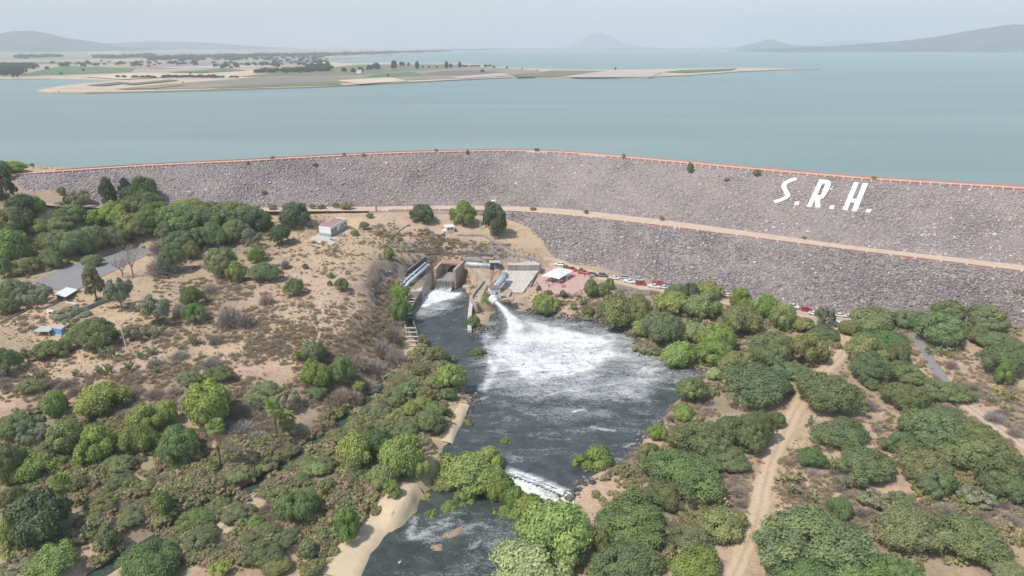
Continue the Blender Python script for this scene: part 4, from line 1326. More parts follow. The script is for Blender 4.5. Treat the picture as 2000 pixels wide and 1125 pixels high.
for dx, dy, hh in ((0, 0, 1.7), (1.6, 3.0, 1.6), (3.2, 5.6, 1.5), (-1.5, -2.0, 1.3)):
    mb = LMB(ov)
    mb.box((ov.x + dx, ov.y + dy, ov.z + 0.6 + dy * 0.25), (0.8, 0.8, hh), 0.5)
    st_ = mb.build('valve_body', pipe_blue, vs)
    mb = LMB(ov)
    c = Vector((ov.x + dx, ov.y + dy, ov.z + 1.6 + dy * 0.25))
    mb.tube([c, c + Vector((0, 0, 0.7))], 0.08, 6)
    mb.tube([c + Vector((0, 0, 0.7)), c + Vector((0, 0, 0.78))], 0.45, 10)
    mb.build('handwheel', metal, vs)
pipe('pipe', [V3(911, 515.5, 4.6), V3(958, 519, 4.4)], 0.95, pipe_blue, 'short level pale blue pipe right behind the sloping concrete panel', 'pipe', (0.04, 0.5, 0.96))

# ---- sloping panels
def panel(name, top, bot, mat, label, th=0.8, cat='concrete panel', ribs=0):
    o0 = sum((Vector(p) for p in bot), Vector()) / len(bot)
    e_ = empty(name, tuple(o0))
    tag(e_, label, cat)
    n = ((Vector(top[1]) - Vector(top[0])).cross(Vector(bot[0]) - Vector(top[0]))).normalized()
    if n.y > 0:
        n = -n
    mb = LMB(o0)
    q = [Vector(top[0]), Vector(top[1]), Vector(bot[1]), Vector(bot[0])]
    mb.hexa([p - n * th for p in q], q)
    mb.build('slab', mat, e_)
    for k in range(ribs):
        t = (k + 1) / (ribs + 1)
        a, b2 = q[0].lerp(q[1], t), q[3].lerp(q[2], t)
        mb = LMB(o0)
        mb.tube([a - n * 0.01, b2 - n * 0.01], 0.05, 4)
        mb.build('joint_rib', conc_grey, e_)
    return e_
panel('sloping_panel', [V3(912, 523, 3.2), V3(958, 524, 3.2)], [V3(922, 557, -4.2), V3(956, 556, -3.4)], conc_tan, 'tan sloping concrete panel between the outlet box and the valve house', ribs=4)
panel('lined_slope', [V3(981, 526.5, 2.0), V3(1053.5, 526.5, 2.0)], [V3(975, 571, -1.2), V3(1021, 571, -1.2)], conc_pale, 'broad pale concrete-lined slope beside the red plaza', ribs=3)
mb = MB()
mb.prism([tuple(p)[:2] for p in (V3(903, 560.5, -4.3), V3(941, 560.5, -4.3), V3(943, 553, -4.3), V3(906, 553, -4.3))], -6.2, -4.3)
tag(mb.build('ledge', conc_pale), 'low pale concrete ledge at the waterline below the tan sloping panel', 'ledge')
stp = empty('bank_steps', tuple(V3(912, 545, -3)))
tag(stp, 'reddish stepped bank between the outlet box and the sloping panel', 'steps')
os_ = V3(912, 545, -3)
for k in range(5):
    z = -4 + 1.5 * k
    y0 = 309.3 + 2.2 * k
    mb = LMB(os_)
    mb.box((-19.2 + 0.35 * k, y0 + 1.1, z - 1.2), (4.6, 2.2, 2.4 + 0.02 * k), -0.12)
    mb.build('step', simple('red_earth', (0.40, 0.26, 0.18), 0.95, 0.25, 0.6), stp)
# upper retaining wall and platform
rw = empty('platform', tuple(V3(1024, 520, 2)))
tag(rw, 'pale concrete platform with a grey front wall above the lined slope', 'platform')
orr = V3(1024, 520, 2)
c1, c2, c3, c4 = V3(991, 517.5, 4.4), V3(1054.5, 517.5, 4.4), V3(1055.5, 512.5, 4.4), V3(1001, 502.5, 4.4)
mb = LMB(orr); mb.prism([tuple(p)[:2] for p in (c1, c2, c3, c4)], -2, 4.4); mb.build('deck', conc_pale, rw)
f1, f2 = Vector((c1.x, c1.y - 0.05)), Vector((c2.x, c2.y - 0.05))
mb = LMB(orr); mb.wall([f1 + Vector((0, -0.3)), f2 + Vector((0, -0.3))], 0.5, 4.45, 0.55); mb.build('front_wall', conc_grey, rw)
mb = LMB(orr); mb.wall([c4 + Vector((0, 0.4, 0)), c3 + Vector((0.2, 0.4, 0))], 2, 5.3, 0.45); mb.build('rear_wall', conc_grey, rw)
def draped_wall(name, px, h, th, mat, label, cat='wall', below=0.8):
    pts = [G(*map(float, q.split(','))) for q in px.split()]
    cvv = resample(pts, 3.0)
    z = [float(surf_height(p.x, p.y)) for p in cvv]
    mb = MB()
    mb.wall(cvv, [q - below for q in z], [q + h for q in z], th)
    return tag(mb.build(name, mat), label, cat)
draped_wall('hillside_wall', '893,460 920,461 945,461.5 958,469 972,478 985,487 1000,497 1004,502', 0.7, 1.1, conc_grey, 'grey stone-edged channel wall stepping down the hillside to the platform')
draped_wall('hillside_wall', '1052,513 1030,506 1012,501 1002,496', 0.8, 0.9, conc_grey, 'short grey wall behind the pale platform')
draped_wall('gallery_wall', '830,500 860,498 900,498 940,499 962,501', 0.9, 0.5, conc_dark, 'long low dark wall across the hill behind the outlet box')
draped_wall('gallery_wall', '905,507 935,507 962,508', 0.8, 0.6, conc_pale, 'short pale wall behind the level blue pipe')
draped_wall('plaza_wall', '1053,527 1047,540 1041,552 1037,562', 0.8, 0.4, conc_dark, 'dark low wall along the edge of the plaza beside the lined slope')
draped_wall('field_wall', '800,440 782,450 764,466 750,480', 0.5, 0.4, conc_grey, 'thin old wall following the crest of the hill')
cab = empty('control_cabin', tuple(V3(966, 520, 3.6)))
tag(cab, 'small dark cabin with a flat grey roof beside the level blue pipe', 'cabin')
oc = V3(966, 520, 3.6)
mb = LMB(oc); mb.box((oc.x, oc.y, oc.z + 0.4), (4.2, 3.0, 3.4)); mb.build('wall', simple('dark_blue_sheet', (0.06, 0.08, 0.11), 0.6, 0.15, 0.6), cab)
mb = LMB(oc); mb.box((oc.x, oc.y, oc.z + 2.2), (5.0, 3.8, 0.22)); mb.build('roof', tin_grey, cab)
mb = LMB(oc); mb.box((oc.x + 0.3, oc.y - 1.52, oc.z + 0.2), (1.0, 0.06, 1.9)); mb.build('door', wood, cab)

# ---- quay, valve house, drum and big pipe
qy = empty('quay', tuple(V3(940, 575, -5.5)))
tag(qy, 'wedge-shaped tan concrete quay carrying the white valve house', 'quay')
oq = V3(940, 575, -5.5)
qp = [V3(946, 550, -0.6), V3(923, 577, -0.6), V3(921.5, 585, -0.6), V3(932, 591, -0.6), V3(956, 591.5, -0.6), V3(990, 588, -0.6), V3(1000, 566, -0.6), V3(975, 556, -0.6)]
mb = LMB(oq); mb.prism([tuple(p)[:2] for p in qp], -6.4, -0.6); mb.build('deck', conc_tan, qy)
ed = [V3(945, 549, 0), V3(922.5, 577, 0), V3(921, 585.5, 0), V3(932, 591.8, 0)]
mb = LMB(oq); mb.wall([p + Vector((-0.02, 0, 0)) for p in ed], -6.5, 0.5, 0.7); mb.build('parapet', conc, qy)
mb = LMB(oq); mb.wall([V3(937, 556, 0) + Vector((3.2, 0, 0)), V3(927, 577, 0) + Vector((3.0, 0, 0))], -0.6, 0.2, 0.4); mb.build('inner_kerb', conc, qy)
mb = MB()
mb.wall([V3(921.5, 588, -2), V3(918.5, 603, -2), V3(916.5, 618, -2), V3(917, 636, -2)], [-6.4] * 4, [-0.9, -1.9, -2.9, -4.0], 1.5)
tag(mb.build('retaining_wall', conc_pale), 'pale sloping wall end running from the quay into the water', 'retaining wall')
mb = MB()
mb.prism([tuple(p)[:2] for p in (V3(978, 586, 0.2), V3(1002, 585, 0.2), V3(1004, 579.5, 0.2), V3(978, 580, 0.2))], -0.8, 0.2)
tag(mb.build('footing', conc_tan), 'low tan concrete beam beside the valve house', 'footing')

jd = (HIT - NOZ); jd.z = 0; jd.normalize()
hz_ = math.atan2(jd.y, jd.x) + PI / 2            # house faces the jet direction
hc = V3(965.5, 577, 1.2)
vh = empty('valve_house', (hc.x, hc.y, 1.2), hz_ * 0.55)
tag(vh, 'small white valve house with a flat plum roof at the end of the quay', 'valve house')
mb = MB(); mb.box((0, 0, 1.75), (4.0, 4.4, 3.5)); mb.build('wall', white_wall, vh)
mb = MB(); mb.box((0, 0, 3.6), (4.4, 4.8, 0.22)); mb.build('roof', roof_plum, vh)
wf = MB().box((0.4, -2.215, 1.75), (1.25, 0.06, 1.25)).build('window', white_wall, vh)
for dx in (-0.28, 0.28):
    for dz in (-0.28, 0.28):
        MB().box((0.4 + dx, -2.26, 1.75 + dz), (0.46, 0.04, 0.46)).build('pane', glass, wf)
MB().box((-2.015, 0.2, 1.1), (0.05, 1.0, 2.1)).build('door', wood, vh)
MB().box((0, 0, -1.2), (4.6, 5.0, 2.3)).build('plinth', conc_pale, vh)
dr = empty('valve_drum', tuple(NOZ))
tag(dr, 'round white steel valve drum below the valve house spraying the jet', 'valve')
on = NOZ.copy()
dd_ = Vector((jd.x, jd.y, -0.16)).normalized()
mb = LMB(on); mb.tube([NOZ - dd_ * 3.4, NOZ - dd_ * 1.5, NOZ - dd_ * 1.2, NOZ - dd_ * 0.2], [1.75, 1.75, 1.5, 1.15], 20); mb.build('casing', white_wall, dr, False)
mb = LMB(on); mb.tube([NOZ - dd_ * 1.75, NOZ - dd_ * 1.45], 1.95, 20); mb.build('flange', tin, dr)
mb = LMB(on); mb.tube([NOZ - dd_ * 0.35, NOZ - dd_ * 0.05], 1.3, 20); mb.build('outlet_ring', white_wall, dr)
pipe('penstock', [V3(987, 537, 3.6), V3(981, 545, 3.2), V3(967, 563, 1.6)], 1.45, pipe_steel, 'thick steel blue penstock leading down to the valve house', 'pipe', (0.05, 0.5, 0.9), n=18)
wk = empty('walkway', tuple(V3(958, 555, 0)))
tag(wk, 'dark walkway with a thin railing beside the thick penstock', 'walkway')
ow = V3(958, 555, 0)
wa, wb = V3(971, 543, 3.0), V3(953, 562, 1.4)
mb = LMB(ow); mb.wall([wa, wb], [1.8, 0.4], [2.0, 0.9], 1.8); mb.build('deck', roof_plum, wk)
for t in np.linspace(0, 1, 7):
    q = wa.lerp(wb, t) + Vector((-0.9, 0, -0.8))
    mb = LMB(ow); mb.tube([q, q + Vector((0, 0, 1.2))], 0.05, 5); mb.build('baluster', metal, wk)
mb = LMB(ow); mb.tube([wa + Vector((-0.9, 0, 0.4)), wb + Vector((-0.9, 0, 0.4))], 0.06, 5); mb.build('handrail', metal, wk)
rr = empty('railing', tuple(V3(964, 545, 2)))
tag(rr, 'red painted railing around the upper end of the penstock', 'railing')
orl = V3(964, 545, 2)
rp_ = [V3(959, 552, 1.4), V3(963, 541, 3), V3(970, 534, 3.6), V3(988, 533, 3.8)]
for k in range(len(rp_) - 1):
    for t in (0, 0.33, 0.66):
        q = rp_[k].lerp(rp_[k + 1], t)
        mb = LMB(orl); mb.tube([q + Vector((0, 0, -0.6)), q + Vector((0, 0, 1.1))], 0.09, 5); mb.build('post', rail_red, rr)
    for hgt in (0.5, 1.1):
        mb = LMB(orl); mb.tube([rp_[k] + Vector((0, 0, hgt)), rp_[k + 1] + Vector((0, 0, hgt))], 0.07, 5); mb.build('rail', rail_red, rr)

# ---- flume with cross struts on the far left of the outlet pool
fl = empty('flume', tuple(V3(803, 620, -5)))
tag(fl, 'narrow concrete flume crossed by pale struts along the bank', 'flume')
of_ = V3(803, 620, -5)
rpts = [V3(823, 567.5, -1.0), V3(812, 584, -1.5), V3(803.5, 600, -2.0), V3(803.5, 614, -2.6), V3(807, 626, -3.0), V3(812.5, 641, -3.4), V3(816.5, 658, -3.8), V3(816, 672, -4.0), V3(812, 682, -4.2)]
mb = LMB(of_); mb.wall(rpts, -6.8, [p.z for p in rpts], 0.55); mb.build('side_wall', conc_dark, fl)
lpts = [V3(801, 571, -1.2), V3(793, 586, -1.7), V3(788, 600, -2.2), V3(787, 614, -2.7), V3(789, 626, -3.1), V3(792, 641, -3.5), V3(794, 658, -3.9), V3(794, 672, -4.1), V3(790, 682, -4.3)]
mb = LMB(of_); mb.wall(lpts, -6.8, [p.z for p in lpts], 0.5); mb.build('side_wall', conc_grey, fl)
for ya in (583, 589, 594.5, 616, 620, 640.5, 649, 657.5, 666, 675):
    def at(pts):
        ys = [project(*p)[1] for p in pts]
        a = np.array([tuple(p) for p in pts])
        return Vector([np.interp(ya, ys, a[:, k]) for k in range(3)])
    mb = LMB(of_); mb.tube([at(rpts) + Vector((0.1, 0, -0.05)), at(lpts) + Vector((-0.1, 0, 0.0))], 0.28, 4); mb.build('strut', conc_pale, fl)
gt = empty('sluice_gate', tuple(V3(801, 618, -2.6)))
tag(gt, 'small grey sluice gate frame standing across the flume', 'gate')
for dx in (-1.6, 1.6):
    MB().box((dx, 0, 0.6), (0.25, 0.25, 2.6)).build('post', metal, gt)
MB().box((0, 0, 1.95), (3.6, 0.3, 0.25)).build('beam', metal, gt)
MB().box((0, 0, 0.2), (2.9, 0.1, 1.4)).build('gate_leaf', conc_dark, gt)

# ------------------------------------------------------------------ buildings
def quad_house(name, A, B, C, z0, h, label, cat, wall_m, roof_m, plinth=0.0, parapet=0.35, roof_over=0.0):
    """flat-roofed box over the plan corners A (left), B (near), C (right); returns root, local axes"""
    A, B, C = (Vector((p.x, p.y)) for p in (A, B, C))
    D = A + C - B
    e_ = empty(name, (B.x, B.y, z0))
    tag(e_, label, cat)
    o0 = Vector((B.x, B.y, z0))
    pl4 = quadplan(A, B, C, D)
    mb = LMB(o0); mb.prism(pl4, z0 - 0.6 + plinth, z0 + h); mb.build('wall', wall_m, e_)
    if plinth:
        ce = (A + C) / 2
        q = [ce + (p - ce) * 1.008 for p in (A, B, C, D)]
        mb = LMB(o0); mb.prism(quadplan(*q), z0 - 0.9, z0 + plinth); mb.build('plinth', blue_plinth, e_)
    ce = (A + C) / 2
    k = 1 + roof_over
    q = [ce + (p - ce) * (k if roof_over else 0.93) for p in (A, B, C, D)]
    mb = LMB(o0); mb.prism(quadplan(*q), z0 + h + 0.003, z0 + h + (0.18 if roof_over else 0.06)); mb.build('roof', roof_m, e_)
    if not roof_over:
        mb = LMB(o0)
        c4 = [ce + (p - ce) * 0.975 for p in (A, B, C, D)]
        mb.wall(quadplan(*c4, c4[0]), z0 + h, z0 + h + parapet, 0.28)
        mb.build('parapet', wall_m, e_)
    return e_, o0, A, B, C, D
hA, hB, hC = V3(624, 459.5, 13), V3(646.5, 462.5, 13), V3(678.5, 443.5, 13)
e_, o0, A, B, C, D = quad_house('white_building', hA, hB, hC, 13.0, 4.2, 'long flat-roofed white building with a blue-grey base on the hilltop', 'building', white_wall, roof_red, 1.35)
ux = (C - B).normalized()
nx = Vector((ux.y, -ux.x))
Lw = (C - B).length
def on_wall(s, z, w_, h_, name, mat, out=0.03, d=0.06):
    q = B + ux * (s * Lw) + nx * out
    mb = LMB(o0)
    mb.box((q.x, q.y, 13 + z), (w_, d, h_), math.atan2(ux.y, ux.x))
    return mb.build(name, mat, e_)
for s in (0.12, 0.29, 0.71, 0.89):
    wv = on_wall(s, 2.35, 2.3, 1.7, 'window', glass)
    for t in (-0.5, 0, 0.5):
        q = B + ux * (s * Lw + t * 1.5) + nx * 0.08
        mb = LMB(o0); mb.box((q.x, q.y, 15.35), (0.08, 0.05, 1.7), math.atan2(ux.y, ux.x)); mb.build('mullion', metal, wv)
on_wall(0.45, 1.75, 1.1, 2.5, 'door', white_wall, 0.04)
on_wall(0.57, 1.75, 1.4, 2.5, 'door', blue_plinth, 0.04)
flat_sheet('apron', [V3(604, 466, 12.8), V3(620, 475, 12.8), V3(648, 478, 12.8), V3(690, 454, 12.8), V3(684, 447, 12.8), V3(650, 463, 12.8), V3(622, 459, 12.8)], 12.86, conc_pale, 'pale concrete apron around the white building', 0.5)
sk = empty('white_shack', tuple(G(878, 452)))
tag(sk, 'small white shack with a tilted sheet roof on the hill brow', 'shack')
sk.rotation_euler = (0, 0, 0.35)
MB().box((0, 0, 1.2), (4.2, 3.4, 2.8)).build('wall', white_wall, sk)
rf = MB().hexa([(-2.5, -2.1, 2.62), (2.5, -2.1, 2.62), (2.5, 2.1, 3.0), (-2.5, 2.1, 3.0)], [(-2.5, -2.1, 2.75), (2.5, -2.1, 2.75), (2.5, 2.1, 3.13), (-2.5, 2.1, 3.13)]).build('roof', tin, sk)
for x in (-0.7, 0.9):
    MB().box((x, -1.72, 1.7), (0.9, 0.05, 0.8)).build('window', glass, sk)
MB().box((2.12, 0, 1.5), (0.05, 1.3, 0.9)).build('window', glass, sk)
MB().box((-2.9, -0.4, 0.5), (1.6, 2.2, 1.0)).build('lean_to', white_wall, sk)
gb = empty('guard_booth', tuple(P(963.5, 402, Z_BERM + 0.3)))
tag(gb, 'tall narrow white guard booth with dark windows on the berm road', 'booth')
MB().box((0, 0, 0.7), (2.0, 1.9, 1.4)).build('wall', white_wall, gb)
for x in (-0.9, 0.9):
    for y in (-0.85, 0.85):
        MB().box((x, y, 1.9), (0.2, 0.2, 1.1)).build('corner_post', white_wall, gb)
MB().box((0, 0, 1.92), (1.7, 1.6, 0.95)).build('window_band', glass, gb)
MB().box((0, 0, 2.75), (2.2, 2.1, 0.6)).build('roof', white_wall, gb)
MB().box((0, -0.97, 0.85), (0.9, 0.05, 0.7)).build('window', glass, gb)
rpst = empty('marker_pillar', tuple(P(735, 412.5, Z_BERM)))
tag(rpst, 'bright red pillar where the berm road kerb begins', 'pillar')
MB().box((0, 0, 1.2), (0.7, 0.7, 2.6)).build('shaft', rail_red, rpst)
MB().box((0, 0, 2.6), (0.9, 0.9, 0.25)).build('cap', rail_red, rpst)

# buildings under the trees by the asphalt lot
def gp(px, py, z=None):
    g = G(px, py)
    return g
a1, a2, a3 = V3(112, 586, 8.6), V3(131, 590, 8.6), V3(151, 578, 8.6)
e2, *_ = quad_house('white_roof_house', a1, a2, a3, 8.3, 2.6, 'low open house with a white sheet roof beside the asphalt lot', 'house', conc_dark, tin, 0, roof_over=0.22)
b1, b2, b3 = V3(93, 616, 7.6), V3(116, 620, 7.6), V3(152, 604, 7.6)
e3, o3, A3, B3, C3, D3 = quad_house('low_house', b1, b2, b3, 7.2, 2.4, 'low white-walled house with an orange roof edge half hidden by a tree', 'house', white_wall, simple('clay_roof', (0.45, 0.26, 0.17), 0.9, 0.2, 0.8), 0)
q = (A3 * 0.55 + B3 * 0.45)
mb = LMB(o3); un = (B3 - A3).normalized(); mb.box((q.x + un.y * 0.05, q.y - un.x * 0.05, 8.6), (3.4, 0.06, 1.0), math.atan2(un.y, un.x)); mb.build('window', glass, e3)
c1_, c2_, c3_ = V3(101, 650, 7.0), V3(121, 654, 7.0), V3(129, 647, 7.0)
e4, *_ = quad_house('blue_shed', c1_, c2_, c3_, 6.6, 2.3, 'small bright blue shed with a grey roof among the trees', 'shed', sky_blue, tin_grey, 0, roof_over=0.1)
mb = MB(); q0 = V3(91, 647, 7.6)
mb.hexa([(q0.x - 3.4, q0.y - 2, 8.3), (q0.x + 2.4, q0.y - 2.6, 8.4), (q0.x + 2.6, q0.y + 2, 8.7), (q0.x - 3.0, q0.y + 2.4, 8.6)], [(q0.x - 3.4, q0.y - 2, 8.4), (q0.x + 2.4, q0.y - 2.6, 8.5), (q0.x + 2.6, q0.y + 2, 8.8), (q0.x - 3.0, q0.y + 2.4, 8.7)])
for dx, dy in ((-3, -1.6), (2.2, -2.2), (2.4, 1.7), (-2.7, 2.0)):
    mb.box((q0.x + dx, q0.y + dy, 7.4), (0.2, 0.2, 2.2))
tag(mb.build('lean_to_roof', tin_grey), 'low grey sheet roof on posts beside the blue shed', 'shelter')
draped_wall('yard_wall', '158,610 178,602 198,594 216,588', 1.5, 0.4, conc_grey, 'long grey yard wall in front of the dark tree row', 'wall')
draped_wall('yard_wall', '62,598 75,590 88,583', 0.9, 0.5, conc_pale, 'short pale wall under the grey tree', 'wall')
draped_wall('dry_wall', '0,632 20,622 42,612 62,600', 0.5, 0.5, wood, 'old brown bank running to the pale wall', 'wall')

# ------------------------------------------------------------------ letters on the dam
from mathutils.bvhtree import BVHTree
_um = upper_face.data
_bvh = BVHTree.FromPolygons([v.co.copy() for v in _um.vertices], [tuple(p.vertices) for p in _um.polygons])
def dam_point(px, py):
    d = Vector(ray(px, py)).normalized()
    return _bvh.ray_cast(Vector((0, 0, CAM_H)), d)[0]
letter_white = simple('whitewashed_stone', (0.84, 0.84, 0.83), 0.85, 0.06, 0.9)
def letter(name, polys, label, cat='letter', group=None):
    pts3 = [[dam_point(1500 + a / 9.09, 330 + b_ / 9.09) for a, b_ in poly] for poly in polys]
    o0 = pts3[0][0].copy()
    nrm = Vector((-0.2, -0.42, 0.88)).normalized()
    mb = MB()
    for q in pts3:
        n = len(q)
        top = [p - o0 + nrm * 0.72 for p in q]
        bot = [p - o0 - nrm * 0.6 for p in q]
        mb.add([tuple(v) for v in bot + top], [tuple(range(n - 1, -1, -1)), tuple(range(n, 2 * n))] + [(i, (i + 1) % n, n + (i + 1) % n, n + i) for i in range(n)])
    o = mb.build(name, letter_white)
    o.location = o0
    return tag(o, label, cat, group)
gl = 'white letters on the dam face'
letter('letter', [[(490, 172), (520, 210), (420, 245), (340, 280), (320, 320), (345, 390), (385, 450), (388, 500), (340, 545), (230, 595), (140, 620), (95, 580), (215, 545), (290, 510), (305, 480), (285, 430), (240, 350), (238, 310), (280, 250), (370, 200)]], 'huge white letter S on the rocky dam face', 'letter', gl)
letter('letter', [[(910, 208), (985, 212), (960, 270), (870, 485), (850, 512), (770, 690), (685, 690)], [(985, 212), (1060, 218), (1110, 250), (1112, 290), (1085, 370), (1030, 470), (985, 530), (920, 552), (930, 702), (845, 700), (828, 560), (850, 512), (870, 485), (940, 490), (1020, 275), (960, 270)]], 'huge white letter R on the rocky dam face', 'letter', gl)
letter('letter', [[(1525, 255), (1610, 262), (1491, 548), (1464, 612), (1405, 750), (1320, 742)], [(1685, 270), (1772, 278), (1572, 772), (1480, 765), (1542, 615), (1568, 552)], [(1491, 548), (1568, 552), (1542, 615), (1464, 612)]], 'huge white letter H on the rocky dam face', 'letter', gl)
letter('full_stop', [[(485, 600), (560, 605), (535, 662), (458, 660)]], 'white square full stop after the letter S on the dam', 'full stop', gl)
letter('full_stop', [[(1105, 665), (1185, 670), (1160, 732), (1078, 722)]], 'white square full stop after the letter R on the dam', 'full stop', gl)
letter('full_stop', [[(1750, 728), (1838, 735), (1810, 794), (1725, 788)]], 'white square full stop after the letter H on the dam', 'full stop', gl)

# ------------------------------------------------------------------ poles and lamps
def pole(px, py, hpx, label, cat, kind='lamp', lean=(0, 0), r=0.12, mat=None, on_crest=None):
    base = on_crest if on_crest is not None else G(px, py)
    h = hpx / ppm(base) / 0.95
    e_ = empty({'lamp': 'street_lamp', 'pole': 'utility_pole', 'mast': 'mast'}[kind], tuple(base))
    tag(e_, label, cat)
    top = Vector((lean[0] * h, lean[1] * h, h))
    mt = mat or metal
    MB().tube([(0, 0, -0.8), (0, 0, 0), tuple(top)], [r, r, r * 0.6], 7).build('pole', mt, e_)
    if kind == 'lamp':
        MB().tube([tuple(top), tuple(top + Vector((0.7, -0.5, 0.25)))], r * 0.5, 5).build('arm', mt, e_)
        MB().box(tuple(top + Vector((0.9, -0.65, 0.25))), (0.7, 0.35, 0.16), -0.6).build('lamp_head', M_LAMP, e_)
    elif kind == 'pole':
        MB().box(tuple(top + Vector((0, 0, -0.4))), (1.8, 0.14, 0.14), 0.3).build('crossarm', wood, e_)
        for x in (-0.7, 0, 0.7):
            MB().tube([tuple(top + Vector((x * 0.95, x * 0.3, -0.32))), tuple(top + Vector((x * 0.95, x * 0.3, -0.08)))], 0.06, 6).build('insulator', white_wall, e_)
    return e_
pole(804, 521, 34, 'grey lamp post on the slope left of the outlet box', 'lamp post')
pole(985, 512, 24, 'grey lamp post beside the dark control cabin', 'lamp post')
pole(1055, 523, 26, 'lamp post at the corner between the platform and the plaza', 'lamp post')
pole(1159, 541, 30, 'tall pale lamp post behind the dark parked cars', 'lamp post')
pole(1107, 562, 24, 'white lamp post at the front edge of the plaza', 'lamp post', mat=white_wall)
pole(1265, 552, 14, 'pale lamp post between the parked white and red cars', 'lamp post')
pole(938, 448, 30, 'grey utility pole between the two hilltop trees', 'utility pole', 'pole', r=0.2)
pole(248, 684, 60, 'leaning white concrete utility pole on the dry slope', 'utility pole', 'pole', lean=(-0.10, 0.02), r=0.17, mat=white_wall)
pole(69, 655, 42, 'thin red mast beside the blue shed', 'mast', 'mast', lean=(-0.12, 0), r=0.08, mat=rail_red)
pole(599, 460, 16, 'white utility pole beside the apron of the white building', 'utility pole', 'pole', r=0.16, mat=white_wall)
pole(583, 462, 20, 'dark wooden utility pole near the round dark tree', 'utility pole', 'pole', r=0.15, mat=wood)
pole(771, 447, 18, 'dark thin utility pole on the hill brow', 'utility pole', 'pole', r=0.12, mat=wood)
pole(853, 437, 20, 'dark thin utility pole beside the white shack', 'utility pole', 'pole', r=0.12, mat=wood)
pole(640, 425, 14, 'thin pale utility pole behind the white building', 'utility pole', 'pole', r=0.12)
for i, (px, hpx, l) in enumerate(((777, 24, 'lamp post on the dam crest above the berm road pillar'), (933, 26, 'lamp post at the highest middle of the dam crest'), (1078, 22, 'shorter of the two lamp posts standing together on the dam crest'), (1086, 26, 'taller of the two lamp posts standing together on the dam crest'), (1220, 20, 'lamp post beside the small bush on the dam crest'), (1234, 22, 'lamp post past the small bush on the dam crest'))):
    j = int(np.argmin([abs(project(p.x, p.y, Z_CREST)[0] - px) for p in A_cu]))
    pole(0, 0, hpx, l, 'lamp post', on_crest=Vector((A_cu[j].x, A_cu[j].y + 0.6, Z_CREST - 0.2)), r=0.09)

# ================================================================== vehicles
def car_paint(name, c, rough=0.3):
    m, nt, b = new_mat(name)
    b.inputs['Base Color'].default_value = (*c, 1)
    n = noise_tex(nt, geo_pos(nt), 2.0, 3)
    nt.links.new(mixc(nt, 0.12, (*c, 1), ramp(nt, n, [(0.3, (0.35, 0.28, 0.2)), (0.7, c)])), b.inputs['Base Color'])
    b.inputs['Roughness'].default_value = rough
    b.inputs['Coat Weight'].default_value = 0.5
    return m
PAINT = {'white': car_paint('white_car_paint', (0.80, 0.80, 0.79)), 'red': car_paint('red_car_paint', (0.42, 0.02, 0.035)), 'dark': car_paint('dark_car_paint', (0.035, 0.04, 0.05)),
         'silver': car_paint('silver_car_paint', (0.50, 0.51, 0.52)), 'grey': car_paint('grey_car_paint', (0.33, 0.36, 0.39))}
tyre = simple('tyre_rubber', (0.02, 0.02, 0.02), 0.9, 0.1, 2)
rim = simple('wheel_rim', (0.45, 0.45, 0.46), 0.35, 0.1, 2)
car_glass = simple('car_glass', (0.02, 0.024, 0.028), 0.06, 0.1, 1.0, spec=0.7)
lampm = simple('headlight_glass', (0.75, 0.76, 0.74), 0.15, 0.05, 2.0)
tailm = simple('tail_light', (0.30, 0.01, 0.01), 0.25, 0.05, 2.0)
WHEEL = None
def wheel_mesh():
    mb = MB()
    mb.tube([(0, -0.12, 0), (0, 0.12, 0)], 0.36, 14)
    mb.cur = 1
    mb.tube([(0, -0.135, 0), (0, 0.135, 0)], 0.22, 10)
    return mb.mesh('wheel', [tyre, rim])
WHEEL = wheel_mesh()
HEADL = MB().box((0, 0, 0), (0.08, 0.42, 0.18)).mesh('headlight', lampm)
TAILL = MB().box((0, 0, 0), (0.08, 0.22, 0.34)).mesh('tail_light', tailm)
SPEC = {  # lower outline (x, z) ; cabin outline (x0 bottom rear, x1 top rear, x2 top front, x3 bottom front), roof z, belt z
    'sedan': dict(L=4.5, bonnet=0.92, belt=0.98, roof=1.45, cab=(-1.75, -1.0, 0.35, 1.15), wb=1.35),
    'suv': dict(L=4.6, bonnet=1.05, belt=1.12, roof=1.74, cab=(-2.22, -1.95, 0.45, 1.15), wb=1.38),
    'pickup': dict(L=5.3, bonnet=1.12, belt=1.16, roof=1.80, cab=(-0.75, -0.55, 0.75, 1.35), wb=1.65),
    'van': dict(L=5.0, bonnet=1.2, belt=1.25, roof=2.1, cab=(-2.45, -2.35, 1.05, 1.75), wb=1.55)}
